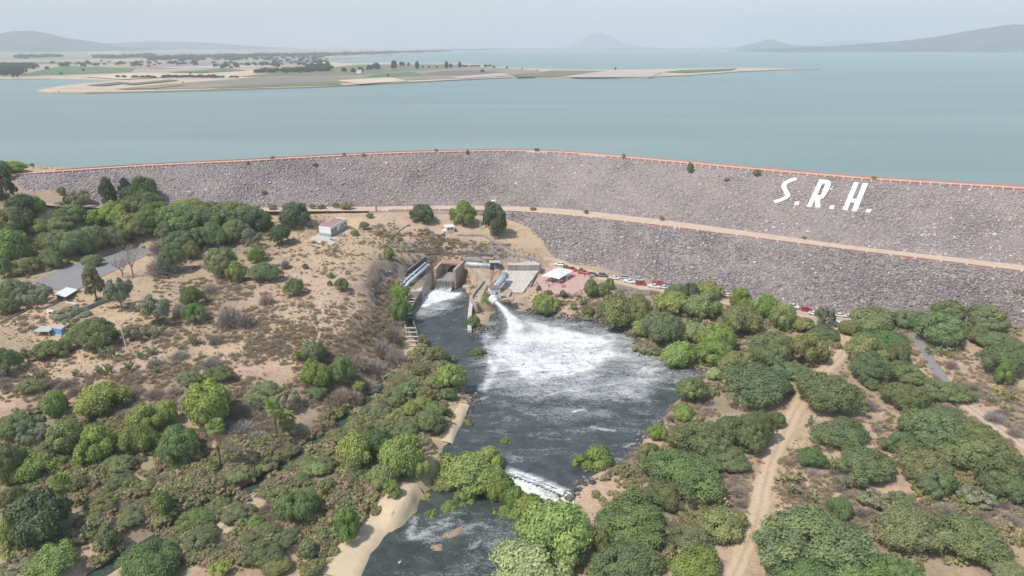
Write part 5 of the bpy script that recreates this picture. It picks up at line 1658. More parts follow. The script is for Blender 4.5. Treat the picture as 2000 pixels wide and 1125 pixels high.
def car_meshes(kind):
    s = SPEC[kind]
    h, w_, wt = s['L'] / 2, 0.92, 0.74
    z0, bo, be, ro = 0.36, s['bonnet'], s['belt'], s['roof']
    c0, c1, c2, c3 = s['cab']
    body = MB()
    # lower body: cross-sections along x
    xs = [(-h, z0 + 0.15, be - 0.12, w_ - 0.10), (-h + 0.12, z0, be - 0.02, w_ - 0.02), (c0, z0, be, w_), (c3, z0, be - 0.02, w_), (h - 0.35, z0, bo - 0.06, w_ - 0.03), (h - 0.06, z0 + 0.05, bo - 0.2, w_ - 0.10), (h, z0 + 0.16, bo - 0.32, w_ - 0.18)]
    vs, fs = [], []
    for x, a, b_, ww in xs:
        vs += [(x, -ww + 0.06, a), (x, ww - 0.06, a), (x, ww, a + 0.18), (x, ww - 0.03, b_ - 0.08), (x, ww - 0.10, b_), (x, -ww + 0.10, b_), (x, -ww + 0.03, b_ - 0.08), (x, -ww, a + 0.18)]
    n = 8
    for i in range(len(xs) - 1):
        for k in range(n):
            fs.append((i * n + k, i * n + (k + 1) % n, (i + 1) * n + (k + 1) % n, (i + 1) * n + k))
    fs += [tuple(range(n)), tuple((len(xs) - 1) * n + k for k in range(n))]
    body.add(vs, fs)
    zb = be - 0.02
    body.hexa([(c0, -w_ + 0.1, zb), (c3, -w_ + 0.1, zb), (c3, w_ - 0.1, zb), (c0, w_ - 0.1, zb)], [(c1, -wt, ro), (c2, -wt, ro), (c2, wt, ro), (c1, wt, ro)])
    if kind == 'pickup':     # load bed: raised sides round a hollow
        for y in (-w_ + 0.10, w_ - 0.10):
            body.box(((-h + c0) / 2, y, be + 0.06), (abs(-h - c0) - 0.1, 0.1, 0.22))
        body.box((-h + 0.12, 0, be + 0.06), (0.1, 2 * w_ - 0.3, 0.22))
    out = [('body', body, None)]
    def lerp(a, b_, t):
        return tuple(a[i] + (b_[i] - a[i]) * t for i in range(3))
    def pane(q, name, k=0.86, off=0.012):
        c = tuple(sum(p[i] for p in q) / 4 for i in range(3))
        q = [lerp(c, p, k) for p in q]
        a, b_, d = Vector(q[0]), Vector(q[1]), Vector(q[3])
        nn = (b_ - a).cross(d - a).normalized()
        if nn.dot(Vector(c) - Vector(((c1 + c2) / 2, 0, ro - 0.4))) < 0:
            nn = -nn
        o = nn * off
        mb = MB()
        mb.hexa([tuple(Vector(p) - o) for p in q], [tuple(Vector(p) + o) for p in q])
        out.append((name, mb, car_glass))
    y0, y1 = w_ - 0.1, wt
    pane([(c3, -y0, zb), (c3, y0, zb), (c2, y1, ro), (c2, -y1, ro)], 'windscreen')
    pane([(c0, -y0, zb), (c0, y0, zb), (c1, y1, ro), (c1, -y1, ro)], 'rear_window', 0.82)
    for sgn in (-1, 1):
        mid0, mid1 = (c0 + c3) / 2 - 0.1, (c1 + c2) / 2 - 0.05
        f = lambda x, zz: (x, sgn * (y0 if zz == zb else y1), zz)
        if c2 - c1 > 1.2:
            pane([f(c0 + 0.1, zb), f(mid0, zb), f(mid1, ro), f(c1 + 0.05, ro)], 'side_window', 0.84)
            pane([f(mid0, zb), f(c3 - 0.12, zb), f(c2 - 0.04, ro), f(mid1, ro)], 'side_window', 0.84)
        else:
            pane([f(c0, zb), f(c3 - 0.1, zb), f(c2, ro), f(c1, ro)], 'side_window', 0.84)
    return out
CARPROTO = {}
def car(kind, paint, px, py, head, label, group='vehicles parked at the dam toe'):
    g = G(px, py)
    root = empty({'sedan': 'parked_car', 'suv': 'parked_car', 'pickup': 'pickup_truck', 'van': 'parked_van'}[kind], (g.x, g.y, max(g.z, float(surf_height(g.x + 1.5, g.y)), float(surf_height(g.x - 1.5, g.y))) + 0.1), math.radians(head))
    tag(root, label, {'sedan': 'car', 'suv': 'car', 'pickup': 'pickup truck', 'van': 'van'}[kind], group)
    key = (kind, paint)
    if key not in CARPROTO:
        CARPROTO[key] = [(n, mb.mesh(n, mt or PAINT[paint])) for n, mb, mt in car_meshes(kind)]
    s = SPEC[kind]
    for n, me in CARPROTO[key]:
        mobj(n, me, root)
    h = s['L'] / 2
    for x in (-s['wb'], s['wb'] - 0.05):
        for y in (-0.82, 0.82):
            o = mobj('wheel', WHEEL, root)
            o.location = (x, y, 0.36)
    for y in (-0.58, 0.58):
        o = mobj('headlight', HEADL, root); o.location = (h - 0.06, y, s['bonnet'] - 0.30)
        o = mobj('tail_light', TAILL, root); o.location = (-h + 0.04, y * 1.28, s['belt'] - 0.25)
    return root
TK = -22      # heading of the track at the dam toe
for a in (('suv', 'white', 1092, 520, TK + 180, 'white car half hidden behind the white tent'),
          ('pickup', 'red', 1117, 529, TK - 18, 'red pickup just behind the white tent, closest to it'),
          ('pickup', 'red', 1139.5, 535.5, TK - 5, 'red pickup with a white mark on its door, beside the plaza edge'),
          ('suv', 'dark', 1159, 540, TK, 'dark car by the tall lamp post, nearer the plaza'),
          ('suv', 'dark', 1178, 541.5, TK, 'dark car further along the dam toe from the plaza'),
          ('sedan', 'white', 1200, 545.5, TK, 'white saloon standing alone past the slim bright tree'),
          ('suv', 'grey', 1222, 546, TK, 'blue-grey car behind the white pickup'),
          ('pickup', 'white', 1229, 553, TK, 'white pickup in front of the blue-grey car'),
          ('suv', 'silver', 1248, 549, TK, 'silver car behind the dark red one'),
          ('suv', 'red', 1252, 557.5, TK + 6, 'dark red car in front of the silver one'),
          ('pickup', 'white', 1277, 562.5, TK, 'white pickup in front of the bright red pickup'),
          ('pickup', 'red', 1286, 557, TK, 'bright red pickup behind a white one'),
          ('sedan', 'white', 1297, 564.5, TK, 'white car beside the first roadside tree past the red pickup'),
          ('suv', 'grey', 1307, 561, TK, 'grey car next to the dam, last of the row before the trees'),
          ('sedan', 'white', 1422, 580, TK, 'white car showing through a gap in the trees'),
          ('pickup', 'white', 1547, 602, TK - 4, 'white pickup left of the red car near the track junction'),
          ('suv', 'red', 1575.5, 608.5, TK + 12, 'red car near the top of the dirt track'),
          ('sedan', 'white', 1590, 616, TK - 20, 'white car just below the red one near the track'),
          ('pickup', 'white', 1606, 611, TK - 4, 'white pickup behind the slender roadside tree'),
          ('suv', 'silver', 1607, 624, -60, 'silver car under the slender roadside tree'),
          ('sedan', 'silver', 1622, 629, 65, 'silver car parked at an angle beside the track mouth'),
          ('sedan', 'white', 1641, 619, TK, 'white saloon parked across the top of the dirt track'),
          ('suv', 'white', 1634, 636, 92, 'white car seen from behind at the side of the track'),
          ('sedan', 'white', 1667, 620, TK, 'white car beyond the track, tucked under an olive tree'),
          ('van', 'white', 1662, 636, 100, 'pale van half hidden by the olive tree across the track')):
    car(*a)

# ================================================================== tent, bollards
canvas = simple('white_canvas', (0.84, 0.84, 0.83), 0.7, 0.03, 0.5)
tL, tF, tR = P(1057.5, 539, 2.7), P(1092, 545, 2.7), P(1121, 528.5, 2.7)
tB = tL + tR - tF
tc = (tL + tR) / 2
tent = empty('event_tent', (tc.x, tc.y, 0))
tag(tent, 'large white peaked event tent on the red plaza with people in its shade', 'tent')
N = 24
V = []
ridge0, ridge1 = (tL + tB) / 2, (tF + tR) / 2
for j in range(N + 1):
    for i in range(N + 1):
        u, v = i / N, j / N
        p = tL.lerp(tF, u).lerp(tB.lerp(tR, u), v)
        du, dv = min(u, 1 - u) * 2, min(v, 1 - v) * 2
        z = 2.7 + 1.9 * min(du * 1.4, dv) ** 1.25 if True else 0
        z -= 0.25 * (4 * u * (1 - u)) * (1 - dv) ** 6 * -1 + 0.0
        z += 0.05 * math.sin(u * 40) * (1 - dv)
        V.append((p.x - tc.x, p.y - tc.y, z))
cv_ = mobj('canopy', np_mesh('canopy', V, grid_faces(N + 1, N + 1), [canvas], True), tent)
sm = cv_.modifiers.new('cloth_thickness', 'SOLIDIFY'); sm.thickness = 0.04
tp = MB().tube([(0, 0, 0), (0, 0, 2.72)], 0.06, 7).mesh('pole', white_wall)
for q in (tL, tF, tR, tB, (tL + tF) / 2, (tF + tR) / 2, (tR + tB) / 2, (tB + tL) / 2):
    o = mobj('pole', tp, tent)
    o.location = ((q.x - tc.x) * 0.985, (q.y - tc.y) * 0.985, 0.04)
tabl = simple('table_cloth', (0.74, 0.74, 0.72), 0.8, 0.05, 1.0)
def table(p, rz, label):
    t = empty('folding_table', tuple(p), rz)
    tag(t, label, 'table', 'tables under the tent')
    MB().box((0, 0, 0.73), (2.0, 0.75, 0.05)).build('tabletop', tabl, t)
    for x in (-0.9, 0.9):
        for y in (-0.32, 0.32):
            MB().box((x, y, 0.36), (0.05, 0.05, 0.7)).build('leg', metal, t)
uu, vv = (tF - tL), (tB - tL)
def in_tent(u, v):
    q = tL + uu * u + vv * v
    return Vector((q.x, q.y, 0.04))
ta = math.atan2(uu.y, uu.x)
table(in_tent(0.45, 0.25), ta, 'white-topped folding table under the open side of the tent')
table(in_tent(0.8, 0.3), ta, 'white-topped folding table near the front corner of the tent')
BOLL = MB().tube([(0, 0, -0.2), (0, 0, 0.95), (0, 0, 1.05)], [0.17, 0.17, 0.1], 8).mesh('bollard', white_paint)
for px, py, l in ((1068, 565, 'white bollard at the front of the plaza below the seated crowd'), (1088, 565, 'white bollard in the middle of the plaza front'), (1109, 565.5, 'white bollard beside the orange bench'), (1123, 561, 'white bollard past the orange bench'), (1136, 555, 'white bollard halfway along the far side of the plaza'), (1150, 550.5, 'white bollard near the red-brown box'), (1161.5, 547, 'white bollard at the corner where the plaza meets the track'),
                  (1223, 557.5, 'white bollard below the white pickup on the track edge'), (1240, 560, 'white bollard between the white pickup and the dark red car'), (1254, 562.5, 'white bollard below the dark red car'), (1271, 566, 'white bollard below the white pickup further along'), (1286, 568, 'white bollard at the end of the row near the trees')):
    g = G(px, py)
    o = mobj('bollard', BOLL); o.location = (g.x, g.y, max(g.z, 0.0))
    tag(o, l, 'bollard', 'white bollards along the plaza and track')
orange = simple('orange_paint', (0.62, 0.20, 0.10), 0.6, 0.1, 1.0)
g = G(1101, 562)
bn = empty('bench', (g.x, g.y, 0.04), 0.15)
tag(bn, 'orange bench at the front edge of the plaza', 'bench')
MB().box((0, 0, 0.45), (2.0, 0.5, 0.1)).build('seat', orange, bn)
MB().box((0, 0.27, 0.8), (2.0, 0.08, 0.5)).build('backrest', orange, bn)
for x in (-0.8, 0.8):
    MB().box((x, 0, 0.2), (0.12, 0.45, 0.42)).build('leg', orange, bn)
g = G(1156, 544.5)
kb = empty('utility_box', (g.x, g.y, 0.0))
tag(kb, 'red-brown utility box at the far corner of the plaza', 'box')
MB().box((0, 0, 0.75), (1.6, 1.1, 1.5)).build('body', roof_red, kb)
MB().box((0, 0, 1.56), (1.8, 1.3, 0.1)).build('lid', conc_grey, kb)

# ================================================================== people
skin_m = simple('skin', (0.36, 0.21, 0.14), 0.6, 0.05, 3.0)
hair_m = simple('hair', (0.02, 0.016, 0.014), 0.7, 0.1, 3.0)
cloth_m = {k: simple(k + '_cloth', c, 0.9, 0.08, 3.0) for k, c in (('white', (0.74, 0.74, 0.73)), ('black', (0.02, 0.02, 0.024)), ('blue', (0.06, 0.10, 0.22)), ('denim', (0.07, 0.09, 0.14)), ('red', (0.40, 0.04, 0.05)), ('khaki', (0.36, 0.29, 0.19)), ('grey', (0.25, 0.25, 0.26)))}
def body_mesh(name, J, edges, radii, lev=1):
    me = bpy.data.meshes.new(name)
    names = list(J)
    me.from_pydata([J[n] for n in names], [(names.index(a), names.index(b_)) for a, b_ in edges], [])
    o = bpy.data.objects.new(name, me)
    COL.objects.link(o)
    o.modifiers.new('skin', 'SKIN')
    o.modifiers.new('sub', 'SUBSURF').levels = lev
    sv = me.skin_vertices[0].data
    for i, n in enumerate(names):
        r = radii[n]
        sv[i].radius = (r, r) if isinstance(r, float) else r
        sv[i].use_root = (n == 'pelvis')
    dg = bpy.context.evaluated_depsgraph_get()
    dg.update()
    out = bpy.data.meshes.new_from_object(o.evaluated_get(dg))
    bpy.data.objects.remove(o)
    return out
E_ = [('pelvis', 'waist'), ('waist', 'chest'), ('chest', 'neck'), ('neck', 'head'), ('head', 'crown')]
for s in 'LR':
    E_ += [('chest', 'sh' + s), ('sh' + s, 'el' + s), ('el' + s, 'wr' + s), ('wr' + s, 'ha' + s), ('ha' + s, 'fi' + s), ('ha' + s, 'th' + s), ('pelvis', 'hip' + s), ('hip' + s, 'kn' + s), ('kn' + s, 'an' + s), ('an' + s, 'toe' + s)]
RAD = dict(pelvis=(0.15, 0.11), waist=(0.135, 0.10), chest=(0.165, 0.115), neck=0.055, head=(0.085, 0.10), crown=(0.07, 0.08))
for s in 'LR':
    RAD.update({'sh' + s: 0.065, 'el' + s: 0.045, 'wr' + s: 0.032, 'ha' + s: (0.04, 0.022), 'fi' + s: (0.028, 0.015), 'th' + s: 0.012, 'hip' + s: 0.09, 'kn' + s: 0.06, 'an' + s: 0.042, 'toe' + s: (0.045, 0.032)})
def pose(kind):
    J = dict(pelvis=(0, 0, 0.93), waist=(0, 0, 1.08), chest=(0, 0.0, 1.33), neck=(0, 0, 1.49), head=(0, -0.02, 1.60), crown=(0, -0.01, 1.71))
    for s, k in (('L', -1), ('R', 1)):
        J.update({'sh' + s: (k * 0.19, 0, 1.42), 'el' + s: (k * 0.25, 0.03, 1.14), 'wr' + s: (k * 0.26, -0.06, 0.90), 'ha' + s: (k * 0.26, -0.08, 0.83), 'fi' + s: (k * 0.255, -0.09, 0.75), 'th' + s: (k * 0.22, -0.12, 0.80),
                  'hip' + s: (k * 0.10, 0, 0.88), 'kn' + s: (k * 0.11, -0.02, 0.49), 'an' + s: (k * 0.12, 0.02, 0.08), 'toe' + s: (k * 0.14, -0.16, 0.03)})
    if kind == 'walk':
        J['knL'] = (-0.11, -0.17, 0.50); J['anL'] = (-0.12, -0.26, 0.09); J['toeL'] = (-0.13, -0.43, 0.06)
        J['knR'] = (0.11, 0.08, 0.49); J['anR'] = (0.12, 0.32, 0.12); J['toeR'] = (0.13, 0.17, 0.03)
        J['wrR'] = (0.25, -0.22, 0.98); J['haR'] = (0.24, -0.27, 0.93); J['fiR'] = (0.235, -0.31, 0.87); J['thR'] = (0.2, -0.3, 0.93)
    if kind == 'phone':
        J['elR'] = (0.25, -0.10, 1.17); J['wrR'] = (0.12, -0.30, 1.32); J['haR'] = (0.09, -0.33, 1.38); J['fiR'] = (0.05, -0.34, 1.44); J['thR'] = (0.05, -0.30, 1.38)
    if kind == 'sit':
        for n in list(J):
            x, y, z = J[n]
            J[n] = (x, y, z - 0.46)
        for s, k in (('L', -1), ('R', 1)):
            J['kn' + s] = (k * 0.13, -0.43, 0.48); J['an' + s] = (k * 0.13, -0.42, 0.08); J['toe' + s] = (k * 0.14, -0.60, 0.03)
            J['el' + s] = (k * 0.25, -0.08, 0.72); J['wr' + s] = (k * 0.15, -0.30, 0.62); J['ha' + s] = (k * 0.12, -0.36, 0.60); J['fi' + s] = (k * 0.10, -0.43, 0.59); J['th' + s] = (k * 0.07, -0.37, 0.62)
    return J
BODY = {}
def person_mesh(kind, top, bottom):
    key = (kind, top, bottom)
    if key in BODY:
        return BODY[key]
    if kind not in BODY:
        BODY[kind] = body_mesh('person', pose(kind), E_, RAD)
    me = BODY[kind].copy()
    me.materials.clear()
    for m_ in (skin_m, cloth_m[top], cloth_m[bottom], hair_m, cloth_m['black']):
        me.materials.append(m_)
    J = {n: np.array(v) for n, v in pose(kind).items()}
    segs = [(a, b_) for a, b_ in E_]
    idx = []
    for p in me.polygons:
        c = np.array(p.center)
        best, bd, bt = None, 9, 0
        for a, b_ in segs:
            ab = J[b_] - J[a]
            t = float(np.clip(np.dot(c - J[a], ab) / np.dot(ab, ab), 0, 1))
            d = np.linalg.norm(c - J[a] - ab * t)
            if d < bd:
                best, bd, bt = (a, b_), d, t
        a, b_ = best
        if a in ('neck', 'head') or b_ in ('head', 'crown'):
            hd = c - J['head']
            idx.append(3 if (hd[2] > 0.06 or (hd[1] > 0.03 and hd[2] > -0.05)) else 0)
        elif a.startswith(('wr', 'ha')) or (a.startswith('el') and bt > 0.25):
            idx.append(0)
        elif a.startswith('an') or (a.startswith('kn') and bt > 0.9):
            idx.append(4)
        elif a.startswith(('hip', 'kn')) or a == 'pelvis' and (b_.startswith('hip') or bt < 0.5):
            idx.append(2)
        else:
            idx.append(1)
    me.polygons.foreach_set('material_index', idx)
    me.polygons.foreach_set('use_smooth', [True] * len(me.polygons))
    BODY[key] = me
    return me
chair_m = simple('chair_plastic', (0.70, 0.70, 0.69), 0.5, 0.04, 1.0)
chair_d = simple('dark_chair_plastic', (0.03, 0.03, 0.033), 0.5, 0.04, 1.0)
def chair_at(p, rz, label, mt):
    c = empty('chair', tuple(p), rz)
    tag(c, label, 'chair', 'chairs on the plaza')
    MB().box((0, 0, 0.42), (0.46, 0.44, 0.05)).build('seat', mt, c)
    MB().box((0, 0.23, 0.66), (0.46, 0.05, 0.44)).build('backrest', mt, c)
    for x in (-0.2, 0.2):
        for y in (-0.19, 0.19):
            MB().box((x, y, 0.2), (0.045, 0.045, 0.4)).build('leg', mt, c)
def person(kind, top, bottom, p, rz, label):
    o = mobj('person', person_mesh(kind, top, bottom))
    o.location = p
    o.rotation_euler = (0, 0, rz)
    return tag(o, label, 'person', 'people at the outlet works')
def gz(px, py, z=None):
    if z is not None:
        return P(px, py, z)
    g = G(px, py)
    return Vector((g.x, g.y, max(g.z, 0.04) if g.z > -0.6 else g.z))
for k, t, b_, px, py, z, rz, l in (
        ('phone', 'white', 'denim', 1035.0, 562, None, 0.4, 'person in a white top at the lowest corner of the plaza, holding a phone up'),
        ('stand', 'white', 'black', 1038.5, 559, None, 2.0, 'person in white and black in the crowd by the plaza corner'),
        ('stand', 'blue', 'denim', 1041.5, 561, None, -1.0, 'person in dark blue in the crowd by the plaza corner'),
        ('stand', 'white', 'khaki', 1040.0, 554, None, 1.2, 'person in a white top and khaki trousers beside the dark plaza wall'),
        ('walk', 'white', 'denim', 1045.5, 560, None, 2.6, 'person in a white top walking through the crowd by the plaza corner'),
        ('stand', 'black', 'black', 1049.0, 558, None, 0.2, 'person all in black in the crowd by the plaza corner'),
        ('phone', 'white', 'black', 1052.0, 560, None, -2.0, 'person in white filming at the edge of the crowd'),
        ('stand', 'grey', 'black', 1043.5, 540, None, 1.0, 'person in grey on the dark wall path above the crowd'),
        ('stand', 'white', 'denim', 1066.0, 555, None, 0.3, 'person in white standing in front of the tent near its low corner'),
        ('walk', 'white', 'black', 1069.0, 553, None, 0.9, 'person in white walking out of the tent shade'),
        ('stand', 'red', 'denim', 1079.5, 557, None, 0.5, 'person in red standing before the tent'),
        ('stand', 'grey', 'denim', 1071.0, 562, None, -0.6, 'person in grey near the front bollards'),
        ('stand', 'blue', 'black', 1074.0, 561.5, None, 2.4, 'person in blue near the front bollards'),
        ('stand', 'white', 'khaki', 1096.0, 553.5, None, 0.0, 'person in white at the front corner pole of the tent'),
        ('phone', 'white', 'denim', 1099.0, 553.5, None, 0.6, 'person in white with a raised hand by the front corner of the tent'),
        ('stand', 'black', 'black', 1142.0, 542, None, 0.2, 'person all in black standing alone below the red pickup'),
        ('stand', 'black', 'black', 1037.0, 513, 4.42, 0.3, 'person in black standing on the pale platform'),
        ('stand', 'white', 'denim', 1048.5, 513.5, 4.42, 1.3, 'person in white at the end of the pale platform'),
        ('stand', 'grey', 'black', 1051.0, 514, 4.42, -1.3, 'person in grey at the end of the pale platform'),
        ('stand', 'white', 'black', 995.5, 513, 4.42, 0.5, 'person in white at the near end of the pale platform'),
        ('stand', 'black', 'denim', 1013.0, 512.5, 4.42, -0.5, 'person in dark clothes in the middle of the pale platform')):
    person(k, t, b_, gz(px, py, z), rz, l)
seat_tops = ('black', 'white', 'blue', 'black', 'grey', 'white', 'black', 'blue', 'red', 'black', 'white', 'black')
n_ = 0
for v, us in ((0.12, (0.25, 0.42, 0.6, 0.78)), (0.4, (0.2, 0.4, 0.6, 0.9)), (0.66, (0.3, 0.5, 0.7, 0.88))):
    for u in us:
        q = in_tent(u, v)
        row = {0.12: 'front row', 0.4: 'middle row', 0.66: 'back row'}[v]
        k_ = us.index(u)
        pos_ = ('at the low-corner end', 'second from the low-corner end', 'second from the front-corner end', 'at the front-corner end')[k_]
        chair_at(q, ta + PI + 0.05, 'chair in the %s under the tent, %s' % (row, pos_), chair_d if n_ % 3 else chair_m)
        person('sit', seat_tops[n_], 'denim' if n_ % 2 else 'black', q + Vector((0, 0, 0.02)), ta + PI + 0.05, 'person in %s seated in the %s under the tent, %s' % (seat_tops[n_], row, pos_))
        n_ += 1

import re

# ================================================================== plants
def leaf_material(name, tint_amp=0.35, use_obj=True, stops=None, rough=0.75, trans=0.34):
    m = bpy.data.materials.new(name)
    m.use_nodes = True
    nt = m.node_tree
    b = nt.nodes['Principled BSDF']
    out = nt.nodes['Material Output']
    t = attr(nt, 'tint')
    if use_obj:
        oi = nt.nodes.new('ShaderNodeObjectInfo')
        c = oi.outputs['Color']
    else:
        c = ramp(nt, obj_rand(nt), stops)
    k = ramp(nt, t, [(0.0, (1 - tint_amp, 1 - tint_amp * 0.9, 1 - tint_amp * 0.7)), (0.5, (1, 1, 1)), (1.0, (1 + tint_amp * 1.3, 1 + tint_amp, 1 + tint_amp * 0.5))])
    c = mixc(nt, 1.0, c, k, 'MULTIPLY')
    nt.links.new(c, b.inputs['Base Color'])
    b.inputs['Roughness'].default_value = rough
    b.inputs['Specular IOR Level'].default_value = 0.25
    if trans:
        tr_ = nt.nodes.new('ShaderNodeBsdfTranslucent')
        nt.links.new(c, tr_.inputs['Color'])
        mx = nt.nodes.new('ShaderNodeMixShader')
        mx.inputs[0].default_value = trans
        nt.links.new(b.outputs[0], mx.inputs[1])
        nt.links.new(tr_.outputs[0], mx.inputs[2])
        nt.links.new(mx.outputs[0], out.inputs['Surface'])
    return m
M_LEAF = leaf_material('leaves')
M_TWIG = leaf_material('twigs', 0.3, trans=0)
bark = simple('bark', (0.13, 0.10, 0.08), 0.95, 0.25, 2.0)
bark_pale = simple('pale_bark', (0.33, 0.29, 0.25), 0.95, 0.2, 2.0)

def unit(v):
    return v / (np.linalg.norm(v, axis=-1, keepdims=True) + 1e-9)

def lobes_for(shape, nl, r0, r1, rng):
    C, R, Tn = [], [], []
    sh = rng.uniform(0, 6.28)
    for i in range(nl):
        r = rng.uniform(r0, r1)
        if shape == 'dome':
            th = math.acos(1 - rng.random() * 1.12)
            ph = rng.uniform(0, 2 * PI)
            k = (1 - r) * rng.uniform(0.78, 1.0)
            edge = 1 + 0.22 * math.sin(2 * ph + nl + sh) + 0.15 * math.sin(3 * ph + sh * 2) + 0.08 * math.sin(5 * ph + sh)
            C.append((k * math.sin(th) * math.cos(ph) * edge, k * math.sin(th) * math.sin(ph) * edge, 0.40 + (0.62 - r * 0.6) * math.cos(th) * rng.uniform(0.85, 1.05)))
        elif shape == 'round':
            th = math.acos(1 - rng.random() * 1.6)
            ph = rng.uniform(0, 2 * PI)
            k = (1 - r) * rng.uniform(0.6, 1.0)
            C.append((k * math.sin(th) * math.cos(ph), k * math.sin(th) * math.sin(ph), 0.52 + (0.5 - r * 0.5) * math.cos(th)))
        elif shape == 'airy':
            ph, k = rng.uniform(0, 2 * PI), math.sqrt(rng.random()) * (1 - r)
            C.append((k * math.cos(ph), k * math.sin(ph), rng.uniform(0.45, 0.92) - 0.25 * k * k))
        elif shape == 'conifer':
            z = rng.random() ** 0.8
            ph, k = rng.uniform(0, 2 * PI), (1 - z) ** 0.6 * rng.uniform(0.25, 0.85)
            C.append((k * math.cos(ph), k * math.sin(ph), 0.18 + 0.76 * z))
        R.append(r)
        Tn.append(rng.uniform(0.25, 0.75))
    return np.array(C), np.array(R), np.array(Tn)

def crown_mesh(name, seed, shape, nl, r0, r1, n, leaf, aspect=1.0, flat=0.8, mat=None):
    rng = np.random.default_rng(seed)
    C, R, Tn = lobes_for(shape, nl, r0, r1, rng)
    i = rng.choice(nl, n, p=R ** 2 / (R ** 2).sum())
    cc = C[i]
    outw = unit(cc - np.array([0, 0, 0.35]))
    d = unit(rng.normal(0, 1, (n, 3)) + 0.75 * outw + np.array([0, 0, 0.45]))
    ext = np.where(rng.random(n) < 0.14, rng.uniform(1.0, 1.34, n), rng.uniform(0.70, 1.06, n))
    p = cc + d * (R[i] * ext)[:, None] * np.array([1, 1, flat])
    nrm = unit(d + rng.normal(0, 0.36, (n, 3)))
    a = unit(np.cross(nrm, rng.normal(0, 1, (n, 3))))
    b_ = np.cross(nrm, a)
    s = leaf * rng.uniform(0.55, 1.3, n)[:, None]
    a, b_ = a * s, b_ * s * aspect
    p[:, 2] = np.maximum(p[:, 2], 0.03)
    V = np.stack([p - a, p - b_ * 0.6, p + a, p + b_ * 0.6], 1).reshape(-1, 3)
    V[:, 2] = np.maximum(V[:, 2], 0.0)
    me = np_mesh(name, V, np.arange(4 * n).reshape(-1, 4), [mat or M_LEAF])
    fattr(me, 'tint', np.clip(Tn[i] + rng.normal(0, 0.16, n), 0, 1), 'FACE')
    return me, C, R

def trunk_mesh(name, C, seed, k=7, r=0.06, fork=0.16, mat=None):
    rng = np.random.default_rng(seed)
    mb = MB()
    mb.tube([(0, 0, -0.12), (0, 0, 0), (rng.uniform(-.03, .03), rng.uniform(-.03, .03), fork)], [r * 1.5, r * 1.15, r], 6)
    for c in C[rng.choice(len(C), min(k, len(C)), replace=False)]:
        m_ = np.array([c[0] * 0.45, c[1] * 0.45, fork + (c[2] - fork) * 0.55 + 0.03])
        mb.tube([(0, 0, fork * 0.85), tuple(m_), tuple(c)], [r * 0.7, r * 0.42, r * 0.16], 5)
    return mb.mesh(name, mat or bark)

CROWNS = {}
def make_class(key, nvar, seed, *a, trunk=(7, 0.05, 0.16), tmat=None, **kw):
    CROWNS[key] = []
    for v in range(nvar):
        me, C, R = crown_mesh('crown', seed + v * 13, *a, **kw)
        CROWNS[key].append((me, trunk_mesh('trunk', C, seed + v, *trunk, mat=tmat)))
make_class('fine', 8, 100, 'dome', 85, 0.15, 0.27, 17000, 0.037, aspect=0.8)
make_class('lump', 8, 200, 'dome', 42, 0.20, 0.36, 12500, 0.050)
make_class('round', 4, 300, 'round', 34, 0.22, 0.38, 9000, 0.055, trunk=(7, 0.055, 0.22))
make_class('bush', 5, 400, 'dome', 24, 0.20, 0.40, 3200, 0.08, trunk=(5, 0.04, 0.1))
make_class('airy', 3, 500, 'airy', 30, 0.14, 0.26, 5200, 0.050, trunk=(12, 0.05, 0.26), tmat=bark_pale)
make_class('conifer', 3, 600, 'conifer', 60, 0.10, 0.24, 7500, 0.055, aspect=0.6, flat=0.5, trunk=(14, 0.045, 0.75))

def twig_mesh(name, seed, n, ln, wd, leafy=0.0, up=0.5):
    """leafless shrub: fans of thin twigs from a few stems"""
    rng = np.random.default_rng(seed)
    d = unit(rng.normal(0, 1, (n, 3)) * np.array([1, 1, 0.55]) + np.array([0, 0, up]))
    d[:, 2] = np.abs(d[:, 2])
    st = d * rng.uniform(0.1, 0.68, n)[:, None]
    e = st + unit(d + rng.normal(0, 0.45, (n, 3))) * (ln * rng.uniform(0.5, 1.2, n))[:, None]
    e[:, 2] = np.maximum(e[:, 2], 0.02)
    side = unit(np.cross(e - st, rng.normal(0, 1, (n, 3)))) * wd
    V = np.stack([st - side, st + side, e], 1).reshape(-1, 3)
    V[:, 2] *= 0.95
    return V, np.clip(rng.normal(0.5, 0.22, n), 0, 1)
TWIGS = []
for s in range(4):
    V, t = twig_mesh('twigs', 700 + s, 2300, 0.36, 0.012)
    me = np_mesh('dry_shrub', V, np.arange(len(V)).reshape(-1, 3), [M_TWIG])
    fattr(me, 'tint', t, 'FACE')
    TWIGS.append(me)

